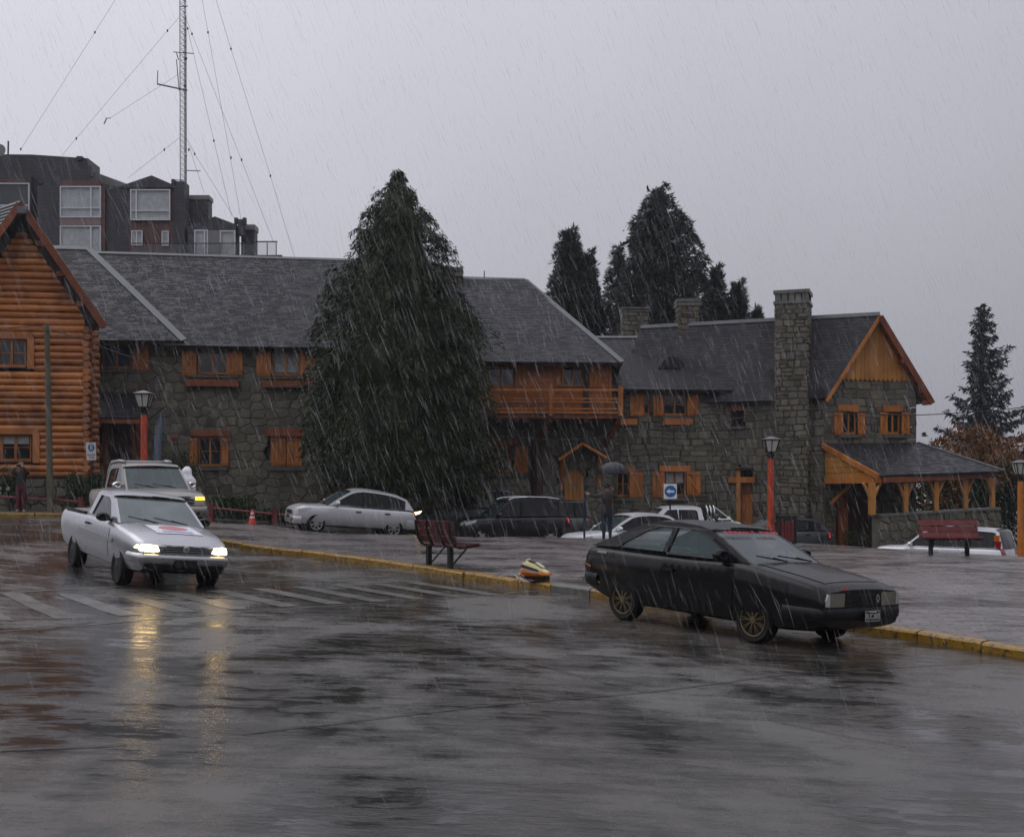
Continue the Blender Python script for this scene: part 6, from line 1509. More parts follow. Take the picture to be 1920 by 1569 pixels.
decal(root, bvh, [(1.0, -.60), (1.98, -.52), (1.98, .52), (1.0, .60)], 't', .007, 'p_black', 'bonnet', .012, .15)
m = MB(); bx = 2.185; yc, zc_ = .27, .655
for (a, b), (c, d_) in (((0, .05), (.032, 0)), ((.032, 0), (0, -.05)), ((0, -.05), (-.032, 0)), ((-.032, 0), (0, .05))): m.bar((bx, yc+a, zc_+b), (bx, yc+c, zc_+d_), .014, .012, up=(1, 0, 0))
m.build('diamond_badge', M['chrome'], root)
FM = Matrix(((0, 0, 1, 0), (1, 0, 0, 0), (0, 1, 0, 0), (0, 0, 0, 1)))                        # text plane facing forward
pl = empty('number_plate', root); m = MB(); m.box((2.215, .13, .445), (.012, .30, .135)); m.build('backplate', M['plate_black'], pl)
m = MB()
for a in (-.145, .145): m.box((2.223, .13+a, .445), (.006, .007, .13))
for a in (-.062, .062): m.box((2.223, .13, .445+a), (.006, .29, .007))
m.build('border', M['plate_text'], pl); text_obj('lettering', 'RUC.800', .098, M['plate_text'], pl, Matrix.Translation((2.223, .13, .437)) @ FM, bold=.0015, sx=.74)
m = MB(); m.box((2.223, .13, .497), (.006, .15, .016)); m.build('plate_header', M['plate_text'], pl)
text_obj('lettering', 'GTX', .06, M['red_text'], root, Matrix.Translation((2.16, -.36, .785)) @ Matrix.Rotation(R(-25), 4, 'Y') @ FM, bold=.001)
# red banner letters along the top of the windscreen
wx0, wz0 = S['out'][1]; wx1, wz1 = S['out'][2]; tl = Vector((wx1-wx0, 0, wz1-wz0)).normalized(); txt = 'RENAULT FUEGO'; n = len(txt)
for i, ch in enumerate(txt):
    if ch == ' ': continue
    f_ = (i-(n-1)/2)/((n-1)/2); y = f_*.50; b = .05*(1-(y/.60)**2)
    up_ = tl; right = Vector((-.05*2*y/.36*1.0, 1, 0)).normalized(); nn = right.cross(up_).normalized(); Mx = Matrix((right, up_, nn)).transposed().to_4x4(); Mx.translation = Vector((wx1-.075*tl.x*-1*-1+b+.006-.0, y, wz1))-tl*.085+nn*.012
    text_obj('banner_letter', ch, .092, M['red_text'], root, Mx, bold=.004)
m = MB(); m.bar((-.25, 0, 1.45), (-.32, 0, 1.52), .03, .03); m.build('antenna_foot', M['blackplastic'], root)
decal(root, bvh, [(-.7, .66), (.7, .66), (.7, .83), (-.7, .83)], 'r', .01, 'tail', 'tail_light', .03, .15)

# ---- silver pickup with lit headlamps
S = dict(xf=2.13, xr=-2.33, W=.825, Rw=.30, ax=(1.30, -1.30), paint='p_grey', crown=.03, rim='disc', rimmat='blackplastic', arch=.075, bed=(-2.27, -.86, .70, .60),
         top=[(-2.33, .98), (-2.3, 1.0), (-.75, 1.0), (.75, .975), (.95, .965), (1.7, .87), (2.0, .79), (2.13, .70)], bot=[(-2.33, .5), (-2.2, .38), (-1.5, .29), (1.6, .26), (2.0, .28), (2.13, .34)],
         wt=[(-2.33, .94), (-2.1, .97), (-1, 1), (1, 1), (1.6, .97), (1.95, .92), (2.13, .83)],
         out=[(.92, .97), (.50, 1.22), (.20, 1.385), (.02, 1.42), (-.32, 1.44), (-.60, 1.43), (-.72, 1.38), (-.82, .99)], i1=2, i2=6, yb=.76, yr=.60, taper=.04,
         wins=[[(.56, 1.01), (.17, 1.30), (.02, 1.345), (-.48, 1.355), (-.58, 1.01)]], glass='g_dark', front_glass='g_clear', rear_glass='g_green', seats=(-.25,), mirror=(.52, 1.03), mirror_mat='blackplastic',
         bump_f=(1.72, .43, .59, .03, 'p_grey'))
root, body, bvh, Yg = car('silver_pickup', 'silver single-cab pickup driving with both headlamps lit and a poster on its bonnet', 'pickup truck', -6.45, 20.29, -54.6, S)
doors(root, bvh, [([(.78, .40), (.78, .93), (-.62, .93), (-.66, .40)], -.45)], 'p_grey', .86)
hl = [(.43, .635), (.52, .615), (.70, .625), (.755, .665), (.73, .715), (.62, .735), (.46, .72)]
for p in (hl, mir(hl)): o = decal(root, bvh, p, 'f', .012, 'lit_head', 'headlight', .03, .08)
decal(root, bvh, [(-.40, .625), (.40, .625), (.40, .735), (-.40, .735)], 'f', .004, 'blackplastic', 'grille', .03, .12)
for i in range(3): decal(root, bvh, [(-.40, .642+.034*i), (.40, .642+.034*i), (.40, .656+.034*i), (-.40, .656+.034*i)], 'f', .016, 'alloy', 'grille_slat', .015, .15)
m = MB(); m.lathe([(.055, 0), (.055, .02), (.04, .025)], 18, Matrix.Rotation(R(90), 3, 'Y'), c=(2.13, 0, .68)); m.build('badge', M['chrome'], root)
decal(root, bvh, [(-.62, .29), (.62, .29), (.68, .43), (-.68, .43)], 'f', .02, 'blackplastic', 'air_dam', .05, .15)
m = MB(); m.box((2.185, 0, .46), (.012, .36, .11)); pl = m.build('number_plate', M['plate_black'], root)
ps = decal(root, bvh, [(1.12, -.36), (1.72, -.34), (1.72, .42), (1.12, .40)], 't', .010, 'paper', 'poster', .006, .12)
decal(root, bvh, [(1.34+.17*math.cos(a), .04+.24*math.sin(a)) for a in [2*math.pi*i/18 for i in range(18)]], 't', .014, 'paper_red', 'print', .003, .12)
for k in range(2): decal(root, bvh, [(1.56+.07*k, -.22), (1.60+.07*k, -.22), (1.60+.07*k, .28), (1.56+.07*k, .28)], 't', .014, 'paper_blue', 'print', .003, .12)
for s in (-1, 1): m = MB(); m.bar((-2.20, s*.74, 1.012), (-.90, s*.74, 1.012), .05, .03); m.build('bed_rail', M['blackplastic'], root)
for sd in ('l', 'R'): decal(root, bvh, [(-.9, .70), (1.0, .66), (1.0, .72), (-.9, .76)], sd, .016, 'p_grey', 'side_moulding', .02, .25)
decal(root, bvh, [(-.80, .62), (-.64, .62), (-.64, .9), (-.80, .9)], 'r', .01, 'tail', 'tail_light', .03, .15); decal(root, bvh, [(.64, .62), (.80, .62), (.80, .9), (.64, .9)], 'r', .01, 'tail', 'tail_light', .03, .15)

# ---- double-cab pickup behind it
S = dict(xf=2.30, xr=-2.80, W=.89, Rw=.365, ax=(1.42, -1.60), paint='p_beige', crown=.035, rim='spoke5', rimmat='alloy', arch=.08, bed=(-2.72, -1.32, .74, .65),
         top=[(-2.8, 1.06), (-2.76, 1.10), (-1.3, 1.10), (-1.2, 1.09), (.95, 1.10), (1.15, 1.09), (1.9, 1.03), (2.2, .97), (2.30, .90)], bot=[(-2.8, .6), (-2.6, .48), (-2, .42), (1.6, .40), (2.1, .42), (2.30, .48)],
         wt=[(-2.8, .95), (-2.4, .98), (-1, 1), (1.2, 1), (1.8, .98), (2.15, .93), (2.30, .86)],
         out=[(1.05, 1.09), (.62, 1.42), (.35, 1.64), (.16, 1.70), (-.4, 1.735), (-.95, 1.72), (-1.16, 1.66), (-1.27, 1.09)], i1=2, i2=6, yb=.80, yr=.66, taper=.04,
         wins=[[(.66, 1.14), (.30, 1.48), (.18, 1.60), (-.20, 1.62), (-.26, 1.14)], [(-.34, 1.14), (-.30, 1.62), (-.86, 1.60), (-1.0, 1.52), (-1.06, 1.14)]], glass='g_dark', front_glass='g_green', rear_glass='g_dark', seats=(-.1,), mirror=(.70, 1.20), mirror_mat='chrome',
         bump_f=(1.85, .45, .70, .05, 'p_beige'), bump_r=(-2.4, .48, .66, .04, 'chrome'))
root, body, bvh, Yg = car('double_cab_pickup', 'grey-beige double-cab pickup with chrome mirrors and one amber lamp lit, behind the silver pickup', 'pickup truck', -9.0, 29.0, -59, S, Z=.58)
doors(root, bvh, [([(.95, .52), (.95, 1.03), (-.28, 1.03), (-.28, .52)], -.15), ([(-.33, .52), (-.33, 1.03), (-1.18, 1.03), (-1.18, .60)], -1.02)], 'p_beige', .96, 'chrome')
for s in (-1, 1):
    f_ = lambda p: [(s*a, b) for a, b in p]
    decal(root, bvh, f_([(.50, .72), (.77, .72), (.78, .93), (.50, .93)]), 'f', .012, 'lens', 'headlight', .04, .1)
    decal(root, bvh, f_([(.52, .84), (.74, .84), (.74, .92), (.52, .92)]), 'f', .024, 'lit_amber' if s > 0 else 'amber', 'indicator', .03, .1)
decal(root, bvh, [(-.48, .70), (.48, .70), (.48, .93), (-.48, .93)], 'f', .006, 'blackplastic', 'grille', .03, .12)
for i in range(3): decal(root, bvh, [(-.48, .705+.085*i), (.48, .705+.085*i), (.48, .75+.085*i), (-.48, .75+.085*i)], 'f', .028, 'chrome', 'grille_bar', .03, .15)
decal(root, bvh, [(-.6, .50), (.6, .50), (.62, .60), (-.62, .60)], 'f', .06, 'blackplastic', 'air_intake', .03, .15)
m = MB()
for s in (-1, 1): m.tube([(-1.75, s*.62, 1.10), (-1.45, s*.62, 1.55), (-1.15, s*.60, 1.79), (-.55, s*.57, 1.80), (.0, s*.56, 1.765)], .04, 8)
m.tube([(-1.15, .6, 1.79), (-1.15, -.6, 1.79)], .035, 8); m.build('roll_bar', M['lens'], root, smooth=True)
for sd in ('l', 'R'):
    for ax in S['ax']: decal(root, bvh, [(ax+.50*math.cos(a), .365+.50*math.sin(a)) for a in [math.pi*i/14 for i in range(15)]]+[(ax+.435*math.cos(a), .365+.435*math.sin(a)) for a in [math.pi*i/14 for i in range(14, -1, -1)]], sd, .022, 'p_beige', 'arch_flare', .03, .2)
m = MB(); m.tube([(.45, -.63, 1.66), (.50, -.66, 2.15)], .006, 4); m.build('aerial', M['black'], root)

# ---- the row parked along the back lane
def generic(L, W, H, wb, kind, paint, belt=None, Rw=.31, **kw):
    xf = wb/2+(L-wb)*.48; xr = xf-L; u = lambda f: xr+L*(.5+f); b = belt or .60*H
    nose = {'hatch': .50, 'sedan': .48, 'suv': .52, 'van': .52, 'pickup': .58}[kind]*H
    top = [(xr, b*.80), (xr+.05, b*.98), (xr+.3, b), (u(.18), b), (u(.25), b*.99), (xf-.28, nose+.10), (xf-.08, nose), (xf, nose-.09)]
    bot = [(xr, .46), (xr+.15, .33), (xr+.6, .24), (xf-.6, .23), (xf-.12, .25), (xf, .32)]; wt = [(xr, .84), (xr+.2, .94), (xr+.7, 1), (xf-.9, 1), (xf-.4, .95), (xf-.12, .86), (xf, .74)]
    h = lambda f: b+(H-b)*f
    outs = {'hatch': [(.235, 0), (.14, .48), (.055, .84), (.0, .95), (-.07, 1), (-.20, .955), (-.33, .82), (-.41, .62), (-.475, .04)], 'suv': [(.225, 0), (.14, .50), (.07, .85), (.02, .95), (-.12, 1), (-.28, .98), (-.40, .88), (-.44, .74), (-.485, .02)],
            'van': [(.235, 0), (.15, .50), (.08, .86), (.03, .96), (-.12, 1), (-.32, .99), (-.43, .94), (-.46, .82), (-.49, .02)], 'sedan': [(.235, 0), (.14, .48), (.045, .86), (-.01, .96), (-.10, 1), (-.19, .97), (-.27, .88), (-.36, .50), (-.45, .10)]}[kind]
    out = [(u(a), h(f)) for a, f in outs]; zr_ = sorted((x, z) for x, z in out)
    rail = lambda x: tab(zr_, x)-.075
    def win(x0, x1):
        xs_ = [x0+(x1-x0)*i/6 for i in range(7)]; return [(x0, b+.035)]+[(x, max(b+.05, rail(x))) for x in xs_]+[(x1, b+.035)]
    def find(xa, xb):
        for i in range(60):
            x = xa+(xb-xa)*i/60
            if rail(x) > b+.06: return x
        return xb
    xa, xc = find(out[0][0], 0), find(out[-1][0], 0); xb = u(-.045)
    wins = [win(xa, xb+.045), win(xb-.045, max(xc+.02, u(-.40)) if kind != 'van' else xb-.95)]
    if kind == 'van': wins.append(win(xb-1.03, max(xc+.05, u(-.44))))
    S = dict(xf=xf, xr=xr, W=W/2, Rw=Rw, ax=(wb/2, -wb/2), paint=paint, top=top, bot=bot, wt=wt, out=out, i1=2, i2=6, yb=W/2-.075, yr=W/2-.22, taper=.08, wins=[w[::-1] for w in wins], mirror=(xa-.08, b+.10), glass='g_dark', front_glass='g_green', rear_glass='g_dark', mirror_mat=paint,
             bump_f=(xf-.30, .25, nose-.17, .02, paint), bump_r=(xr+.35, .30, .60, .02, paint)); S.update(kw); S['_n'] = nose; S['_b'] = b; return S
def fit_out(root, bvh, S, lens='lens', tail='tail', tz=None, grille='blackplastic', lens_h=.13, wrap=.34):
    n, w, xf, xr, b = S['_n'], S['W'], S['xf'], S['xr'], S['_b']
    for s in (-1, 1):
        f_ = lambda p: [(s*a, z) for a, z in p]
        decal(root, bvh, f_([(w*.50, n-.15), (w*.80, n-.13), (w*.93, n+.01), (w*.88, n+.04), (w*.55, n-.05)]), 'f', .008, lens, 'headlight', .04, .07, dirv=Vector((-1, -.55*s, 0)))
        decal(root, bvh, f_([(w*.52, b-.22), (w*.90, b-.20), (w*.92, b-.02), (w*.60, b-.03)]) if tz is None else f_([(w*.70, tz[0]), (w*.92, tz[0]), (w*.90, tz[1]), (w*.74, tz[1])]), 'r', .01, tail, 'tail_light', .04, .07, dirv=Vector((1, -.6*s, 0)))
        decal(root, bvh, f_([(w*.52, .33), (w*.78, .34), (w*.80, .43), (w*.52, .42)]), 'f', .03, 'blackplastic', 'fog_lamp', .04, .08)
    for sd in ('l', 'R'): decal(root, bvh, [(xf-.12, n-.14), (xf-.10, n-.02), (xf-.52, n+.06), (xf-.44, n-.04)], sd, .010, lens, 'headlight_wing', .03, .07)
    decal(root, bvh, [(-w*.42, n-.20), (w*.42, n-.20), (w*.46, n-.08), (-w*.46, n-.08)], 'f', .008, grille, 'grille', .03, .1)
    m = MB(); m.box((xf+.005, 0, n-.13), (.03, w*.86, .018)); m.build('grille_bar', M['chrome'], root)
    decal(root, bvh, [(-w*.45, .30), (w*.45, .30), (w*.42, .40), (-w*.42, .40)], 'f', .03, 'blackplastic', 'air_intake', .03, .1)
    m = MB(); m.box((xf+.045, 0, .455), (.012, .36, .11)); m.build('number_plate', M['plate_black'], root)
def two_doors(root, bvh, S, handle='blackplastic'):
    a, c = S['ax']; b = S['_b']; xb = -.045*(S['xf']-S['xr'])+(S['xf']+S['xr'])/2
    doors(root, bvh, [([(a-.42, .30), (a-.34, b-.06), (xb+.01, b-.05), (xb+.01, .30)], xb+.16), ([(xb-.01, .30), (xb-.01, b-.05), (c+.10, b-.05), (c+.32, .45), (c+.42, .30)], c+.26)], S['paint'], b-.13, handle)
G = 'cars parked and passing along the lane behind the plaza'
S = generic(4.0, 1.68, 1.47, 2.54, 'hatch', 'p_silver', Rw=.30, rim='spoke7', bump_f=(1.75, .25, .50, .02, 'p_silver'))
r1, _, bvh, _ = car('silver_hatchback', 'silver five-door hatchback facing left, parked just behind the dark red bench', 'car', -5.30, 38.0, 203, S, G); fit_out(r1, bvh, S); two_doors(r1, bvh, S)
S = generic(3.95, 1.82, 1.66, 2.5, 'suv', 'p_dark', Rw=.34, rim='spoke5', glass='g_dark', roof='p_dark')
r1, _, bvh, _ = car('black_suv', 'black compact suv with pale roof rails and red tail lamp, right of the bench', 'car', -.1, 41.5, 198, S, G, Z=-.31); fit_out(r1, bvh, S, tail='lit_tail'); two_doors(r1, bvh, S)
for s in (-1, 1): m = MB(); m.tube([(x, s*.70, z+.045) for x, z in S['out'][2:7]], .02, 6); m.build('roof_rail', M['chrome'], r1)
S = generic(4.1, 1.80, 1.78, 2.6, 'van', 'p_slate', Rw=.34, front_glass='g_green')
r1, _, bvh, _ = car('dark_off_roader', 'dark blue-grey off-roader with low beams on, passing behind the bench and the black suv', 'car', -1.9, 44.0, 186, S, G, Z=-.12); fit_out(r1, bvh, S, lens='lit_low'); two_doors(r1, bvh, S)
S = generic(3.7, 1.70, 1.66, 2.4, 'van', 'p_darksilver', Rw=.32)
r1, _, bvh, _ = car('dark_minivan', 'dark minivan partly hidden by the black suv, below the arched wooden door', 'car', 1.15, 46.3, 195, S, G, Z=-.44); fit_out(r1, bvh, S, tail='tail'); two_doors(r1, bvh, S)
S = generic(4.45, 1.82, 1.47, 2.65, 'sedan', 'p_white', Rw=.32, rim='spoke7')
r1, _, bvh, _ = car('white_sedan', 'white sedan facing left, behind the person with the umbrella', 'car', 3.85, 39.6, 203, S, G, Z=-.62); fit_out(r1, bvh, S); two_doors(r1, bvh, S, 'p_white')
# white pickup with bright roll bars
S = dict(xf=2.35, xr=-2.75, W=.90, Rw=.37, ax=(1.45, -1.55), paint='p_white', crown=.03, rim='spoke5', arch=.07, bed=(-2.66, -1.32, .74, .65),
         top=[(-2.75, 1.06), (-2.7, 1.10), (.95, 1.10), (1.15, 1.09), (1.9, 1.03), (2.25, .97), (2.35, .88)], bot=[(-2.75, .6), (-2.5, .46), (1.6, .42), (2.2, .44), (2.35, .5)], wt=[(-2.75, .95), (-1, 1), (1.2, 1), (1.8, .98), (2.2, .92), (2.35, .82)],
         out=[(1.02, 1.09), (.62, 1.40), (.36, 1.62), (.18, 1.70), (-.4, 1.735), (-.98, 1.715), (-1.16, 1.66), (-1.27, 1.09)], i1=2, i2=6, yb=.81, yr=.66, taper=.04,
         wins=[[(.62, 1.14), (.30, 1.46), (.18, 1.58), (-.20, 1.61), (-.26, 1.14)], [(-.36, 1.14), (-.34, 1.60), (-.90, 1.59), (-1.0, 1.54), (-1.06, 1.14)]], glass='g_dark', front_glass='g_green', rear_glass='g_dark', mirror=(.66, 1.2), mirror_mat='p_white')
S['_n'] = .9; S['_b'] = 1.1
r1, _, bvh, _ = car('white_pickup', 'white double-cab pickup with bright roll bars, below the blue arrow sign', 'pickup truck', 6.1, 46.0, 187, S, G, Z=-.73); fit_out(r1, bvh, S)
for dx in (0, .14, .28):
    m = MB(); m.tube([(-1.42-dx, .72, 1.1), (-1.40-dx, .68, 1.62), (-1.39-dx, .60, 1.74), (-1.39-dx, -.60, 1.74), (-1.40-dx, -.68, 1.62), (-1.42-dx, -.72, 1.1)], .038, 8); m.build('roll_bar', M['chrome'], r1, smooth=True)
m = MB()
for s in (-1, 1): m.tube([(-1.67, s*.66, 1.70), (-2.45, s*.70, 1.12)], .03, 6)
m.build('bar_stay', M['chrome'], r1); m = MB(); m.tube([(-1.6, .73, 1.22), (-2.3, .73, 1.22)], .03, 6); m.build('bed_bar', M['chrome'], r1)
S = generic(4.05, 1.75, 1.53, 2.59, 'hatch', 'p_slate', Rw=.31, belt=.98, rim='spoke5', front_glass='g_clear')
r1, _, bvh, _ = car('grey_hatchback', 'slate grey hatchback with red tail lamp, behind the litter bin and lamp post', 'car', 10.1, 45.4, 192, S, G, Z=-.93); fit_out(r1, bvh, S, tail='lit_tail', tz=(.72, 1.02)); two_doors(r1, bvh, S)
S = generic(4.4, 1.76, 1.45, 2.6, 'hatch', 'p_darksilver', Rw=.31)
r1, _, bvh, _ = car('dark_hatchback', 'dark silver car half hidden behind the right-hand red bench', 'car', 16.2, 43.9, 192, S, G, Z=-1.08); fit_out(r1, bvh, S); two_doors(r1, bvh, S)
S = generic(4.5, 1.78, 1.66, 2.62, 'van', 'p_white', Rw=.33, belt=1.0)
r1, _, bvh, Yg_ = car('white_estate', 'white estate car with tall amber and red tail lamps at the right edge', 'car', 14.76, 40.3, 140, S, G, Z=-1.30); fit_out(r1, bvh, S)
for s in (-1, 1):
    for z0, z1, mt in ((1.02, 1.26, 'tail'), (1.262, 1.45, 'amber')):
        m = MB(); xo = tab(sorted((z, x) for x, z in S['out'][-3:]), (z0+z1)/2); m.box((xo+.10, s*(Yg_(xo+.1, (z0+z1)/2)-.025), (z0+z1)/2), (.17, .10, z1-z0)); m.build('tail_light', M[mt], r1); two_doors(r1, bvh, S, 'p_white')
# ================================================================== street furniture
M['red_post'] = plain('red_painted_post', (0.46, 0.055, 0.018), .4, var=.2, scale=4, bmp=.1)
M['orange_post'] = plain('orange_painted_post', (0.50, 0.16, 0.02), .4, var=.2, scale=4, bmp=.1)
M['rail_red'] = plain('dark_red_rail', (0.14, 0.015, 0.02), .45, var=.25)
M['slat'] = wood('bench_slat_shaded', (0.10, 0.014, 0.013), (0.14, 0.022, 0.02), (0.03, 0.006, 0.006), (.4, 3, 3), .35, .2)  # darker copy of the same slats: wet and backlit look put into the colour
M['slat_lit'] = wood('bench_slat_lit', (0.19, 0.035, 0.032), (0.25, 0.05, 0.045), (0.06, 0.012, 0.012), (.4, 3, 3), .35, .2)  # lighter copy of the same slats, the better light painted into the red
M['lampglass'] = plain('lamp_glass', (0.50, 0.49, 0.45), .25, var=.15, scale=5)
M['signblue'] = plain('sign_blue', (0.02, 0.13, 0.36), .35, var=.06)
M['navy'] = plain('navy_pole', (0.012, 0.018, 0.045), .4)
M['cone'] = plain('cone_orange', (0.62, 0.05, 0.025), .45)
M['ylw'] = plain('toy_yellow', (0.68, 0.60, 0.28), .35, var=.15, scale=9); M['org'] = plain('toy_orange', (0.75, 0.20, 0.02), .35); M['toygrey'] = plain('toy_grey', (0.05, 0.06, 0.08), .35); M['cord'] = plain('cord', (0.42, 0.30, 0.30), .6)
M['toywhite'] = plain('toy_cream', (0.60, 0.60, 0.48), .4, var=.15, scale=9)

def lamp(label, X, Y, zg, H, post, group='street lamps round the square'):
    t = thing('street_lamp', label, 'street lamp', (X, Y, zg), group); b = Vector((X, Y, zg)); m = MB()
    m.lathe([(.145, 0), (.145, .55), (.12, .58)], 4, c=b, a0=math.pi/4); m.lathe([(.103, .5), (.092, H-.70)], 12, c=b); m.build('post', M[post], t, smooth=True, ang=35)
    m = MB(); m.lathe([(.08, H-.74), (.075, H-.64), (.13, H-.58), (.14, H-.55), (.05, H-.53)], 12, c=b); m.build('collar', M['black'], t)
    w0, w1, za, zb_ = .13, .225, H-.48, H-.11; m = MB()
    ring = lambda w, z: [b+Vector((sx*w, sy*w, z)) for sx, sy in ((-1, -1), (1, -1), (1, 1), (-1, 1))]
    m.add(ring(w0*.95, za)+ring(w1*.95, zb_), [(0, 1, 5, 4), (1, 2, 6, 5), (2, 3, 7, 6), (3, 0, 4, 7), (0, 1, 2, 3), (4, 5, 6, 7)]); m.build('lamp_glass', M['lampglass'], t)
    m = MB()
    for p, q in zip(ring(w0, za), ring(w1, zb_)): m.bar(p, q, .03, .03)
    for rg in (ring(w0, za), ring(w1, zb_)):
        for i in range(4): m.bar(rg[i], rg[(i+1) % 4], .032, .032)
    for sx, sy in ((1, 0), (-1, 0), (0, 1), (0, -1)): m.bar(b+Vector((sx*w0, sy*w0, za)), b+Vector((sx*w1, sy*w1, zb_)), .02, .02)
    m.bar(b+Vector((0, 0, H-.56)), b+Vector((0, 0, za)), .11, .11); m.build('lamp_frame', M['black'], t)
    m = MB(); m.lathe([(w1*1.50, zb_+.0), (w1*1.53, zb_+.02), (w1*.85, zb_+.07), (.03, H)], 4, c=b, a0=math.pi/4); m.build('lamp_hood', M['galv'], t); return t
q = at(270, 900, 33.5); lamp('red street lamp behind the double-cab pickup, by the cabin door canopy', q.x, 33.5, groad(q.x, 33.5), CZ+183/F*33.5-groad(q.x, 33.5), 'red_post')
q = at(1445, 900, 36); lamp('red street lamp with square plinth beside the litter bin, before the tall chimney', q.x, 36, gplaza(q.x, 36), CZ+97/F*36-gplaza(q.x, 36), 'red_post')
q = at(1921, 900, 38); lamp('orange street lamp cut by the right edge of the picture', q.x, 38.3, -1.2, CZ+53/F*38.3+1.2, 'orange_post')

def bench(label, X, Y, zg, yaw, L=1.45, H=.95, slat='slat'):
    """x along the bench, y towards the sitter's front"""
    t = thing('bench', label, 'bench', (X, Y, zg), 'park benches on the plaza'); t.rotation_euler = (0, 0, R(yaw)); ROOTLOC[t.name] = Vector((0, 0, 0))
    prof = [(-.27, H), (-.245, H-.20), (-.20, H-.37), (-.13, .47), (-.02, .405), (.10, .405), (.25, .425), (.40, .45), (.44, .44)]
    for x in (-L/2+.04, -L/6, L/6, L/2-.04):
        m = MB()
        for a, b in zip(prof, prof[1:]): m.bar((x, a[0], a[1]), (x, b[0], b[1]), .035, .05, up=(1, 0, 0))
        m.build('side_iron', M['black'], t)
    for i, (y0, z0, y1, z1) in enumerate(((-.235, H-.145, -.262, H-.01), (-.20, H-.30, -.228, H-.175), (-.155, H-.44, -.19, H-.325), (-.105, .465, -.14, H-.465))):
        d = Vector((0, y1-y0, z1-z0)); nn = Vector((0, -d.z, d.y)).normalized(); m = MB(); m.bar(Vector((-L/2, y0, z0))+d*.5-nn*.045*(1 if nn.y < 0 else -1), Vector((L/2, y0, z0))+d*.5-nn*.045*(1 if nn.y < 0 else -1), d.length, .03, up=nn); m.build('slat', M[slat], t)
    for y, z in ((-.03, .44), (.08, .44), (.19, .45), (.30, .465), (.41, .475)): m = MB(); m.bar((-L/2, y, z), (L/2, y, z), .09, .03, up=(0, 0, 1)); m.build('seat_slat', M[slat], t)
    for s in (-1, 1):
        x = s*(L/2-.28); m = MB(); m.bar((x, -.08, -.02), (x, -.08, .42), .10, .09, up=(0, 1, 0)); m.bar((x, -.06, .03), (x, .34, .42), .03, .03); m.build('leg', M['black'], t)
    return t
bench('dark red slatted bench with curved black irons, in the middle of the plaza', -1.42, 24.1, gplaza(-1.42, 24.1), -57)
bench('sunlit-red slatted bench at the far right, in front of the white estate car' .replace('sunlit-red', 'lighter red'), 11.15, 29.9, gplaza(11.15, 29.9), 172, H=.90, slat='slat_lit')

q = at(1474, 1000, 35.6); zg = gplaza(q.x, 35.6); t = thing('litter_bin', 'black litter bin with dark red slats next to the right street lamp', 'litter bin', (q.x, 35.6, zg)); m = MB()
for s in (-1, 1): m.box((q.x+s*.24, 35.6, zg+.42), (.07, .36, .84))
m.box((q.x, 35.6, zg+.80), (.55, .42, .10)); m.build('frame', M['black'], t)
for i in range(4): m = MB(); m.box((q.x-.15+.1*i, 35.42, zg+.40), (.085, .03, .58)); m.build('slat', M['rail_red'], t)
m = MB(); m.box((q.x, 35.6, zg+.40), (.40, .30, .55)); m.build('liner', M['blackplastic'], t)

q = at(473, 985, 39); zg = groad(q.x, 39)+.0; t = thing('traffic_cone', 'small orange traffic cone with white bands beside the silver hatchback', 'traffic cone', (q.x, 39, zg)); m = MB(); c = Vector((q.x, 39, zg))
m.box(c+Vector((0, 0, .02)), (.30, .30, .04)); m.lathe([(.125, .04), (.03, .47), (.02, .48)], 14, c=c); m.build('cone', M['cone'], t, smooth=True, ang=40)
for a in (.20, .34): m = MB(); rr = lambda z: .127-.095*(z-.04)/.43; m.lathe([(rr(a), a), (rr(a+.05), a+.05)], 14, c=c); m.build('band', M['white'], t)

# signs
def sign_post(name, label, X, Y, zg, ztop, mat='navy', r=.03): t = thing(name, label, 'sign', (X, Y, zg)); m = MB(); m.tube([(X, Y, zg), (X, Y, ztop)], r, 8); m.build('post', M[mat], t, smooth=True, ang=40); return t
Y = 38.6; q = at(172, 846, Y); zg = groad(q.x, Y); t = sign_post('parking_sign', 'white parking sign with a blue ring letter on a navy post by the cabin corner', q.x, Y, zg, q.z-.2)
RM = Matrix.Translation((q.x, Y-.05, q.z)) @ Matrix.Rotation(R(56), 4, 'Z') @ Matrix.Rotation(R(-3), 4, 'Y')
def rm(mb, name, mat): o = mb; o.v = [tuple(RM @ Vector(v)) for v in o.v]; return o.build(name, M[mat], t)
m = MB(); m.box((0, 0, 0), (.36, .012, .58)); rm(m, 'plate', 'white')
m = MB(); m.lathe([(.125, 0), (.125, .006)], 24, Matrix.Rotation(R(90), 3, 'X'), c=(0, -.007, .12)); rm(m, 'disc', 'signblue')
XZ = Matrix(((1, 0, 0, 0), (0, 0, -1, 0), (0, 1, 0, 0), (0, 0, 0, 1)))
text_obj('lettering', 'E', .21, M['white'], t, Matrix.Translation(-Vector(t.location)) @ RM @ Matrix.Translation((0, -.015, .12)) @ XZ, bold=.006)
for s_, z_, sz in (('EXCLUSIVO', -.12, .058), ('TAXIS', -.20, .085)): text_obj('lettering', s_, sz, M['plate_black'], t, Matrix.Translation(-Vector(t.location)) @ RM @ Matrix.Translation((0, -.009, z_)) @ XZ, bold=.001)
Y = 41.2; q = at(1256.5, 921, Y); zg = groad(q.x, Y); t = sign_post('arrow_sign', 'white square sign with a blue disc and white arrow pointing left, above the white pickup', q.x, Y, zg, q.z-.2)
m = MB(); m.box((q.x, Y-.045, q.z), (.46, .012, .53)); m.build('plate', M['white'], t); m = MB(); m.lathe([(.205, 0), (.205, .006)], 28, Matrix.Rotation(R(90), 3, 'X'), c=(q.x, Y-.052, q.z)); m.build('disc', M['signblue'], t)
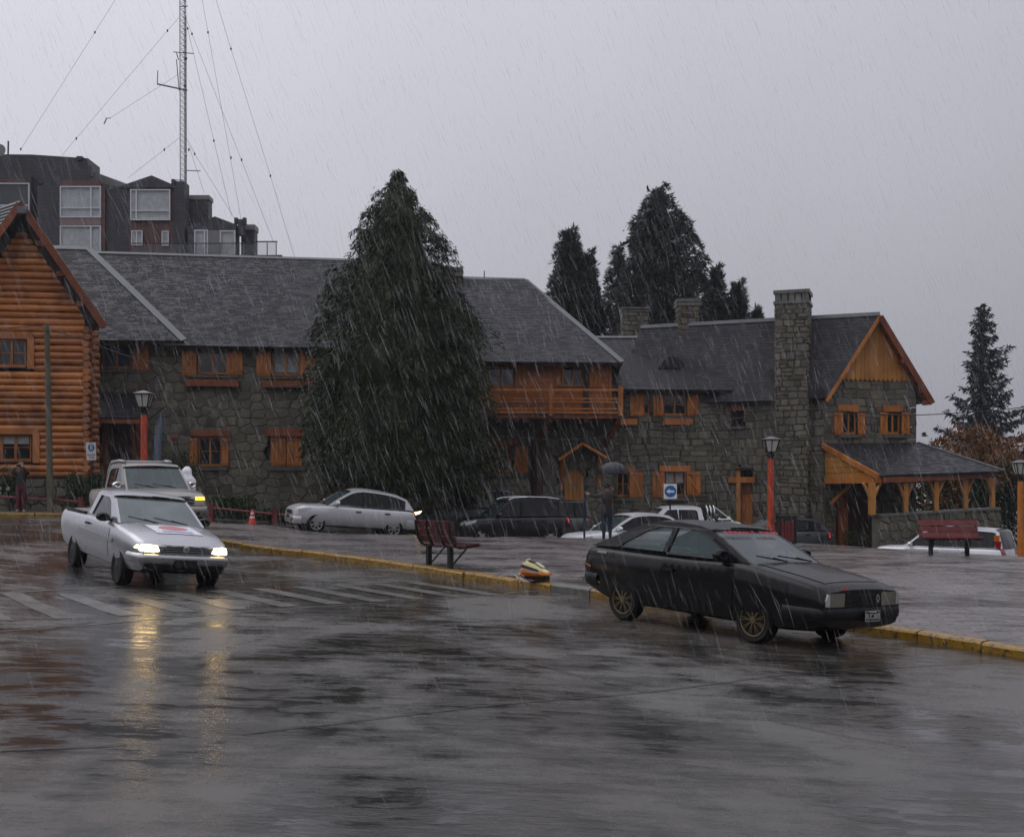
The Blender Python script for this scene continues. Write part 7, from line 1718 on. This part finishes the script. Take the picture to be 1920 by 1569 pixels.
m = MB(); m.prism([(-.15, 0), (-.02, -.09), (-.02, -.038), (.14, -.05), (.14, .03), (-.02, .038), (-.02, .09)], lambda a, b, d: Vector((q.x+a, Y-.058-d, q.z+b)), 0, .004); m.build('arrow', M['white'], t)
Y = 37.2; q = at(1097, 897, Y); zg = gplaza(q.x, 37); t = thing('thin_pole', 'thin navy pole gripped by the person with the umbrella', 'pole', (q.x, Y, -.3)); m = MB(); m.tube([(q.x-.03, Y, -.3), (q.x, Y, q.z)], .035, 8); m.build('post', M['navy'], t); m = MB(); m.box((q.x+.02, Y, q.z-.10), (.03, .30, .26)); m.build('edge_on_plate', M['navy'], t)

# utility pole and cables
Y = 40.5; a, b = at(95, 975, Y), at(88, 609, Y); t = thing('utility_pole', 'weathered wooden utility pole leaning slightly before the log cabin', 'pole', (a.x, Y, groad(a.x, Y))); m = MB(); m.tube([(a.x, Y, groad(a.x, Y)-.3), (a.x*.5+b.x*.5, Y, a.z*.5+b.z*.5), tuple(b)], [.115, .10, .085], 10); m.build('post', M['pole'], t, smooth=True, ang=40)
m = MB(); m.bar(b+Vector((-.02, -.1, -.22)), b+Vector((.28, -.1, -.22)), .03, .03); m.build('insulator', M['black'], t)
def cable(label, pts, Y0, Y1, r=.018, sub=7):
    P = []; n = len(pts)-1
    for i in range(n*sub+1):
        f_ = i/sub; k = min(n-1, int(f_)); u = f_-k; p = [pts[max(0, min(n, k+d))] for d in (-1, 0, 1, 2)]
        c = [0.5*(2*p[1][j]+(p[2][j]-p[0][j])*u+(2*p[0][j]-5*p[1][j]+4*p[2][j]-p[3][j])*u*u+(3*p[1][j]-p[0][j]-3*p[2][j]+p[3][j])*u**3) for j in (0, 1)]
        P.append(at(c[0], c[1], Y0+(Y1-Y0)*i/(n*sub)))
    m = MB(); m.tube(P, r, 5); tag(m.build('overhead_cable', M['wire'], None), label, 'cable', 'overhead cables')
cable('cable sagging from the wooden pole across the stone front to the big conifer', [(88, 618), (120, 626), (165, 640), (240, 668), (345, 692), (460, 715), (600, 726), (700, 730)], 40.5, 44.3)
cable('cable running off the wooden pole to the left edge', [(88, 620), (74, 612), (40, 613), (0, 616), (-40, 612)], 40.5, 40.0)
cable('cable slung under the wooden balcony', [(905, 818), (960, 820), (1060, 824), (1140, 818), (1215, 806), (1330, 797), (1375, 786)], 45.8, 46.4)
cable('thin cable along the lower stone front, left of the gable', [(1170, 805), (1250, 803), (1330, 790), (1400, 782), (1480, 772), (1545, 766)], 46.2, 45.4)
cable('cable crossing before the boarded gable and the spruce', [(1540, 764), (1600, 772), (1660, 777), (1720, 778), (1800, 774), (1880, 768), (1960, 758)], 45.0, 46)
# flag on the wall
Y = 44.9; a, b = at(276, 790, Y), at(312, 760, Y-.8); t = thing('flag', 'limp pale blue and white flag on a slanting pole by the cabin door canopy', 'flag', tuple(at(276, 790, 45.2))); m = MB(); m.tube([at(272, 793, 45.2), b], .025, 6); m.build('flag_pole', M['black'], t)
M['flagblue'] = plain('flag_blue', (0.14, 0.19, 0.27), .7); M['flagwhite'] = plain('flag_white', (0.30, 0.31, 0.33), .7)
for k, (mt, off) in enumerate((('flagblue', 0), ('flagwhite', .10), ('flagblue', .2))):
    rows = []
    for j in range(16):
        f_ = j/15; y_ = 770+f_*118; w_ = (5+9*min(1, f_*4))*(1-.15*f_)
        rows.append([at(300-6*min(1, f_*2)-w_*.5+w_*(k+u)/3, y_+(6-6*u)*(f_ < .1), Y-.55)+Vector((0, .07*math.sin((k+u)*4.2+f_*3), 0)) for u in (0, .33, .66, 1)])
    m = MB(); m.grid(rows); g = [[p+Vector((0, .015, 0)) for p in r_] for r_ in rows]; m.grid(g); m.build('cloth', M[mt], t, smooth=True)

# red rails along the garden edge
def rail_fence(label, pts, Y0, Y1, ztop_px, posts, group='dark red rails along the garden edge'):
    a = at(pts[0], 970, Y0); t = thing('rail_fence', label, 'fence', (a.x, Y0, groad(a.x, Y0)), group); n = len(posts); P = []
    for x in posts:
        f_ = (x-pts[0])/(pts[1]-pts[0]); Y = Y0+(Y1-Y0)*f_; y_ = ztop_px[0]+(ztop_px[1]-ztop_px[0])*f_; q = at(x, y_, Y); P.append(q); zg = groad(q.x, Y)
        m = MB(); m.bar((q.x, Y, zg-.1), (q.x, Y, q.z+.16), .17, .17, up=(0, 1, 0)); m.build('post', M['rail_red'], t)
    for p, q in zip(P, P[1:]): m = MB(); m.tube([p, q], .045, 8); m.build('rail', M['rail_red'], t)
rail_fence('dark red rail fence below the log cabin, left of the pickups', (-20, 160), 41, 40.6, (930, 941), (-20, 36, 152))
rail_fence('dark red rail fence between the double-cab pickup and the silver hatchback', (396, 535), 40.6, 40.9, (952, 966), (396, 516, 560))

# the little speedboat toy lying by the kerb
X, Y = at(1005, 1078, 20.9).x, 20.9; zg = gplaza(X, Y); t = thing('toy_speedboat', 'yellow and orange toy speedboat with tangled cord lying on the plaza near the kerb', 'toy boat', (X, Y, zg)); t.rotation_euler = (0, 0, R(-24)); ROOTLOC[t.name] = Vector((0, 0, 0))
def toy(name, secs, mat, closed=True):
    m = MB(); m.grid([s_+[s_[0]] for s_ in secs]); m.add(secs[0], [tuple(range(len(secs[0])))]); m.add(secs[-1], [tuple(range(len(secs[-1])))]); return m.build(name, M[mat], t, smooth=True, ang=30)
def sec(x, w, z0, z1, c=.05): return [Vector((x, -w*.75, z0)), Vector((x, w*.75, z0)), Vector((x, w, z0+(z1-z0)*.5)), Vector((x, w*.9, z1)), Vector((x, 0, z1+c)), Vector((x, -w*.9, z1)), Vector((x, -w, z0+(z1-z0)*.5))]
toy('hull', [sec(-.25, .14, .13, .22, 0), sec(-.20, .165, .10, .24, 0), sec(.0, .175, .09, .20, 0), sec(.18, .15, .09, .15, 0), sec(.27, .09, .10, .135, 0)], 'org')
toy('deck', [sec(-.24, .12, .22, .30, .02), sec(-.16, .145, .235, .335, .03), sec(-.02, .15, .20, .285, .035), sec(.14, .13, .15, .20, .03), sec(.255, .08, .13, .155, .015)], 'ylw')
for s in (-1, 1): m = MB(); m.bar((-.22, s*.150, .275), (.10, s*.160, .185), .02, .055); m.build('side_stripe', M['toygrey'], t); m = MB(); m.bar((-.22, s*.172, .225), (.16, s*.170, .150), .015, .014); m.build('rub_strip', M['toywhite'], t)
m = MB(); m.prism([(-.12, -.06), (.0, -.05), (.0, .05), (-.12, .06)], lambda a, b, d: Vector((a, b, .355-.33*(a+.12)*.62+d)), 0, .008); m.build('cockpit', M['plate_black'], t)
m = MB(); m.bar((-.17, 0, .36), (-.13, 0, .385), .10, .03); m.bar((.01, 0, .325), (.15, 0, .245), .11, .012); m.build('cowl', M['toywhite'], t)
m = MB(); m.box((.02, 0, .055), (.40, .22, .11)); m.build('cradle', M['blackplastic'], t)
m = MB(); m.tube([(-.26, -.05, .12), (-.33, -.07, .10), (-.35, -.08, .06)], .025, 6); m.build('propeller', M['blackplastic'], t)
for k in range(6):
    x, y = -.32, -.12; P = [(-.2, -.10, .16)]
    for i in range(7): x += rnd(-.02, .10); y += rnd(-.06, .03); P.append((x, y, max(.012, .10-.02*i)))
    m = MB(); m.tube(P, .009, 5); m.build('cord', M[('cord', 'toywhite', 'rail_red')[k % 3]], t)

# ================================================================== people
M['skin'] = plain('skin', (0.36, 0.20, 0.14), .5); M['hair'] = plain('dark_hair', (0.012, 0.009, 0.007), .6); M['hair_fair'] = plain('fair_hair', (0.16, 0.11, 0.06), .6)
M['c_brown'] = plain('dark_brown_jacket', (0.028, 0.02, 0.018), .7, var=.3); M['c_navy'] = plain('navy_jeans', (0.012, 0.018, 0.035), .7, var=.3); M['c_black'] = plain('black_jacket', (0.014, 0.014, 0.017), .7, var=.3)
M['c_burg'] = plain('burgundy_trousers', (0.085, 0.012, 0.022), .7, var=.3); M['c_white'] = plain('white_rain_jacket', (0.84, 0.84, 0.88), .6, var=.1); M['c_teal'] = plain('turquoise_cloth', (0.03, 0.30, 0.34), .7); M['c_shoe'] = plain('dark_shoes', (0.015, 0.014, 0.013), .6); M['c_pale'] = plain('pale_trainers', (0.3, 0.3, 0.33), .6)
def person(label, X, Y, zg, yaw, H, J, mats, hair, hood=False):
    """J: joints in units of the standing height, facing -y; a skin-modifier body in one piece, coloured by region"""
    t = thing('person', label, 'person', (X, Y, zg)); t.rotation_euler = (0, 0, R(yaw)); ROOTLOC[t.name] = Vector((0, 0, 0))
    V, E, Rd, reg = [], [], [], []
    def v(p, r, parent=None, rg=0): V.append(Vector(p)*H); Rd.append(r*H if not isinstance(r, tuple) else r); E.append((parent, len(V)-1)) if parent is not None else None; reg.append(rg); return len(V)-1
    tl = J.get('twist', 0)
    pel = v((0, 0, .53), .072, None, 1); bel = v((0, .005, .60), .070, pel, 0); ch = v((0, .008, .70), .082, bel, 0); up = v((0, .012, .79), .070, ch, 0); nk = v((0, .008, .845), .032, up, 0); hb = v(J.get('hb', (0, -.004, .885)), .042, nk, 2); hm = v(J.get('hm', (0, -.006, .93)), .056, hb, 2); v(J.get('ht', (0, .0, .965)), .045, hm, 2)
    hands = []
    for s, k in ((-1, 'R'), (1, 'L')):
        sh = v((s*.095, .010, .795), .048, up, 0); el, wr, hd = J['el'+k], J['wr'+k], J['hd'+k]; e_ = v(el, .036, sh, 0); w_ = v(wr, .027, e_, 0); h_ = v(hd, .023, w_, 2); hands.append((Vector(wr), Vector(hd), s, h_))
        hp = v((s*.052, .004, .49), .066, pel, 1); kn = v(J.get('kn'+k, (s*.055, -.008, .28)), .044, hp, 1); an = v(J.get('an'+k, (s*.058, .014, .055)), .030, kn, 3 if False else 1); ft = J.get('ft'+k, (s*.066, -.075, .022)); v(((J.get('an'+k, (s*.058, .014, .055))[0]), J.get('an'+k, (s*.058, .014, .055))[1], .028), .028, an, 3); v(ft, .022, len(V)-1, 3)
    for wr, hd, s, h_ in hands:                              # four fingers and a thumb on every hand
        d = (hd-wr).normalized(); sd = d.cross(Vector((0, 1, .2))).normalized(); pn = sd.cross(d)
        for i, (o, ln) in enumerate(((-.017, .030), (-.006, .038), (.006, .040), (.017, .034))):
            a = v(hd+d*.026+sd*o, .0068, h_, 2); b = v(hd+d*(.026+ln*.5)+sd*o*1.1+pn*.008, .006, a, 2); v(hd+d*(.026+ln*.8)+sd*o*1.1+pn*.022, .005, b, 2)
        a = v(hd+sd*.024*-s+d*.004, .0075, h_, 2); v(hd+sd*.036*-s+d*.022+pn*.012, .006, a, 2)
    me = bpy.data.meshes.new('body'); me.from_pydata([tuple(p) for p in V], [e for e in E], []); o = bpy.data.objects.new('body', me); COL.objects.link(o)
    sk = o.modifiers.new('s', 'SKIN'); sk.use_smooth_shade = True; me.skin_vertices.new() if not me.skin_vertices else None
    for i, d in enumerate(me.skin_vertices[0].data): pf = 1.3 if hood and reg[i] == 0 else 1; d.radius = (Rd[i]*pf*(1.28 if reg[i] == 0 and i in (1, 2, 3) else 1), Rd[i]*pf); d.use_root = (i == 0)
    sb = o.modifiers.new('u', 'SUBSURF'); sb.levels = 2; nm = evaluated(o); o.modifiers.clear(); o.data = nm; nm.name = 'body'
    nm.materials.clear(); [nm.materials.append(M[k]) for k in mats]
    kd = [(V[i], reg[i]) for i in range(len(V))]; segs = [((V[a]), (V[b]), reg[b]) for a, b in E]
    for p in nm.polygons:
        c = p.center; best = 9; rg = 0
        for a, b, g in segs:
            ab = b-a; u = max(0, min(1, (c-a).dot(ab)/max(1e-9, ab.dot(ab)))); dd = (c-a-ab*u).length
            if dd < best: best, rg = dd, g
        if rg == 0 and c.z < .525*H and abs(c.x) < .11*H: rg = 1
        if rg == 1 and c.z > .535*H: rg = 0
        p.material_index = rg
    nm.polygons.foreach_set('use_smooth', [True]*len(nm.polygons)); o.parent = t
    hmv = Vector(J.get('hm', (0, -.006, .93)))*H; m = MB(); rows = []
    for i in range(9):
        th = math.pi*.02+math.pi*(.56 if not hood else .72)*i/8; row = []
        for j in range(17):
            ph = 2*math.pi*j/16; fr = max(0, -math.sin(ph)); r_ = (.0615 if not hood else .066)*H
            tz = th*(1-.30*fr); row.append(hmv+Vector((r_*math.sin(tz)*math.cos(ph)*.92, r_*1.06*math.sin(tz)*math.sin(ph)+.006*H, r_*1.16*math.cos(tz)+.006*H)))
        rows.append(row)
    m.grid(rows); m.build('hood' if hood else 'hair', M[hair], t, smooth=True)
    if hood: m = MB(); m.lathe([(.02*H, .985*H), (.05*H, .972*H), (.070*H, .945*H), (.076*H, .91*H), (.080*H, .875*H), (.105*H, .84*H), (.135*H, .80*H), (.142*H, .75*H), (.135*H, .69*H), (.125*H, .62*H)], 18); m.v = [(x*1.15, y*.85+.005*H, z) for x, y, z in m.v]; m.build('cowl', M[hair], t, smooth=True)
    f = MB(); f.bar(hmv+Vector((0, -.054*H, .004*H)), hmv+Vector((0, -.068*H, -.014*H)), .014*H, .014*H); f.build('nose', M['skin'], t)
    for s in (-1, 1): f = MB(); f.lathe([(.002, -.006*H), (.0065*H, 0), (.002, .006*H)], 6, c=hmv+Vector((s*.020*H, -.051*H, .006*H))); f.build('eye', M['hair'], t); f = MB(); f.lathe([(.003, -.014*H), (.009*H, 0), (.003, .014*H)], 6, c=hmv+Vector((s*.054*H, .004*H, -.004*H))); f.build('ear', M['skin'], t)
    f = MB(); f.bar(hmv+Vector((-.016*H, -.050*H, -.026*H)), hmv+Vector((.016*H, -.050*H, -.026*H)), .006*H, .006*H); f.build('mouth', M['rail_red'], t)
    return t
# person with umbrella: seen from behind, left arm out to the pole, right hand up on the umbrella
X, Y = at(1138, 1008, 36.6).x, 36.6; zg = gplaza(X, Y); H = 1.74
person('person in brown jacket and navy jeans under an umbrella, arm stretched to a pole', X, Y, zg, 180, H,
       dict(elL=(.20, -.01, .765), wrL=(.315, -.02, .80), hdL=(.35, -.02, .82), elR=(-.165, .0, .745), wrR=(-.115, -.06, .865), hdR=(-.105, -.065, .90), knL=(.055, .0, .28), ftL=(.062, -.07, .022)), ['c_brown', 'c_navy', 'skin', 'c_shoe'], 'hair')
uc = Vector((at(1150, 870, 36.5).x, 36.62, zg+2.03)); t = thing('umbrella', 'dark blue-black umbrella with wet sheen held above the person', 'umbrella', tuple(uc-Vector((0, 0, .65)))); M['brolly'] = plain('umbrella_cloth', (0.012, 0.014, 0.02), .5, var=.2)
rows = []; n = 8; Rr, hh = .48, .38
for i in range(8):
    th = (math.pi/2)*i/7; row = []
    for j in range(n*4+1):
        ph = 2*math.pi*j/(n*4); sc = 1-.07*(math.sin(ph*n/2)**2)*(i/7); row.append(uc+Vector((Rr*math.sin(th)*math.cos(ph)*sc, Rr*math.sin(th)*math.sin(ph)*sc, hh*math.cos(th)**.85+(.025*(math.sin(ph*n/2)**2)*(i/7)))))
    rows.append(row)
m = MB(); m.grid(rows); m.grid([[p-Vector((0, 0, .006)) for p in r_] for r_ in rows]); m.build('canopy', M['brolly'], t, smooth=True)
for j in range(n): ph = 2*math.pi*j/n; m = MB(); m.tube([uc+Vector((Rr*math.sin(a)*math.cos(ph)*.985, Rr*math.sin(a)*math.sin(ph)*.985, hh*math.cos(a)-.012)) for a in (0, .4, .8, 1.2, 1.5)], .005, 4); m.build('rib', M['galv'], t)
m = MB(); hnd = Vector((X+.105*H, Y+.065*H, zg+.92*H)); m.tube([uc+Vector((0, 0, hh+.06)), hnd, hnd+(hnd-uc-Vector((0, 0, hh)))*.28], .009, 6); m.build('shaft', M['black'], t)
# person photographing at the left edge
X, Y = at(46, 963, 41.0).x, 40.7; zg = groad(X, Y)+.12; H = 1.73
person('person in black jacket and burgundy trousers raising a camera, beside the white roses', X, Y, zg, 8, H,
       dict(elR=(-.165, -.07, .775), wrR=(-.07, -.115, .895), hdR=(-.045, -.12, .92), elL=(.165, -.07, .775), wrL=(.07, -.115, .895), hdL=(.045, -.12, .92)), ['c_black', 'c_burg', 'skin', 'c_pale'], 'hair_fair')
t = thing('camera', 'small black camera held up to the face of the person by the roses', 'camera', (X, Y, zg+.9*H)); m = MB(); c = Vector((X+.01, Y-.125*H, zg+.93*H)); m.box(c, (.13, .06, .08)); m.build('camera_body', M['blackplastic'], t); m = MB(); m.lathe([(.033, 0), (.03, .06)], 12, Matrix.Rotation(R(90), 3, 'X'), c=c+Vector((0, -.03, 0))); m.build('lens', M['black'], t)
# hooded person behind the double-cab pickup
X, Y = at(350, 940, 31).x, 31.0; zg = groad(X, Y)+.1; H = CZ+40/F*31-zg
person('person in a white hooded jacket and turquoise skirt standing behind the double-cab pickup', X, Y, zg, 150, H,
       dict(hb=(0, -.012, .885), hm=(0, -.018, .925), ht=(0, -.012, .96), elR=(-.12, .0, .66), wrR=(-.10, -.07, .56), hdR=(-.10, -.09, .53), elL=(.12, .0, .66), wrL=(.10, -.07, .56), hdL=(.10, -.09, .53)), ['c_white', 'c_teal', 'skin', 'c_pale'], 'c_white', hood=True)

# gulls
def gull(label, px, py, Y, s=.5, a=.3):
    p = at(px, py, Y); t = thing('gull', label, 'bird', tuple(p), 'gulls on the wing'); m = MB(); m.tube([p+Vector((-.2*s, 0, 0)), p+Vector((0, 0, .02)), p+Vector((.25*s, 0, 0))], [.02*s, .085*s, .02*s], 7); m.build('body', M['galv'], t, smooth=True)
    for sd in (-1, 1): m = MB(); m.grid([[p+Vector((-.10*s, sd*.02, .03)), p+Vector((.10*s, sd*.02, .03))], [p+Vector((-.16*s+sd*.05, sd*.35*s, .16*s+a*s*.4)), p+Vector((.04*s+sd*.05, sd*.35*s, .16*s+a*s*.4))], [p+Vector((.05*s+sd*.12, sd*.75*s, .10*s+a*s)), p+Vector((.08*s+sd*.12, sd*.75*s, .10*s+a*s))]]); m.build('wing', M['blackplastic'], t)
gull('dark gull wheeling at the top of the tallest conifer', 1216, 359, 60, .55); gull('small pale gull low in the sky between the gable and the spruce', 1733, 817, 60, .8, .1)

# ================================================================== falling rain: a cloud of slanting drops in the air over the square
def rain():
    g = np.random.default_rng(42); n = 19000
    Y = 2.2+(38-2.2)*g.random(n)**.62; X = (g.random(n)*1.5-.75)*Y*.62; Z = CZ+(g.random(n)*1.15-.42)*Y*.62+.0; Z = np.maximum(Z, np.array([groad(float(x), float(y))+.1 for x, y in zip(X, Y)]))
    P = np.stack([X, Y, Z], 1); tilt = .36+.10*g.normal(size=n); D = np.stack([tilt, .12*g.normal(size=n), -np.ones(n)], 1); D /= np.linalg.norm(D, axis=1, keepdims=True)
    L = (.10+.24*g.random(n)**1.5)*np.clip(Y/9, .45, 1.6); rw = (.0013+.0020*g.random(n)**2)*np.clip(Y/8, .55, 3.0)
    S = np.cross(D, np.array([0, 1, 0])); S /= np.linalg.norm(S, axis=1, keepdims=True); T = np.cross(D, S)
    mid = P+D*(L*.55)[:, None]; r = rw[:, None]
    V = np.stack([P, mid+S*r, mid+T*r, mid-S*r, mid-T*r, P+D*L[:, None]], 1).reshape(-1, 3); b = np.arange(n)[:, None]*6
    tri = np.array([(0, 2, 1), (0, 3, 2), (0, 4, 3), (0, 1, 4), (5, 1, 2), (5, 2, 3), (5, 3, 4), (5, 4, 1)]); Fc = (b[:, None, :]+tri[None]).reshape(-1, 3)
    m, nt, bs = newmat('rain_water'); out = nt.nodes['Material Output']
    df = nd(nt, 'ShaderNodeBsdfTranslucent'); df.inputs['Color'].default_value = (.9, .9, .93, 1); d2 = nd(nt, 'ShaderNodeBsdfDiffuse'); d2.inputs['Color'].default_value = (.8, .8, .83, 1)
    ad = nd(nt, 'ShaderNodeMixShader'); ad.inputs[0].default_value = .5; nt.links.new(df.outputs[0], ad.inputs[1]); nt.links.new(d2.outputs[0], ad.inputs[2])
    tr = nd(nt, 'ShaderNodeBsdfTransparent'); mx = nd(nt, 'ShaderNodeMixShader'); gi = nd(nt, 'ShaderNodeNewGeometry'); mr = nd(nt, 'ShaderNodeMapRange'); mr.inputs['To Min'].default_value = .02; mr.inputs['To Max'].default_value = .13
    nt.links.new(gi.outputs['Random Per Island'], mr.inputs['Value']); nt.links.new(mr.outputs[0], mx.inputs[0]); nt.links.new(tr.outputs[0], mx.inputs[1]); nt.links.new(ad.outputs[0], mx.inputs[2]); nt.links.new(mx.outputs[0], out.inputs['Surface']); nt.nodes.remove(bs)
    o = np_mesh('rain', V, Fc, m); tag(o, 'slanting streaks of rain falling over the whole square', 'rain', None, 'stuff')
rain()

# ================================================================== wet air between here and the hill
def haze():
    m = bpy.data.materials.new('wet_air'); m.use_nodes = True; nt = m.node_tree; nt.nodes.remove(nt.nodes['Principled BSDF'])
    v = nt.nodes.new('ShaderNodeVolumePrincipled'); v.inputs['Color'].default_value = (.93, .94, 1, 1); v.inputs['Density'].default_value = HAZE; v.inputs['Anisotropy'].default_value = .2
    nt.links.new(v.outputs[0], nt.nodes['Material Output'].inputs['Volume']); b = MB(); b.box((0, 140, 20), (860, 560, 49)); o = b.build('haze', m)
    tag(o, 'thin grey rain haze filling the air over the square', 'haze', None, 'stuff')
HAZE = 0.0004
haze()
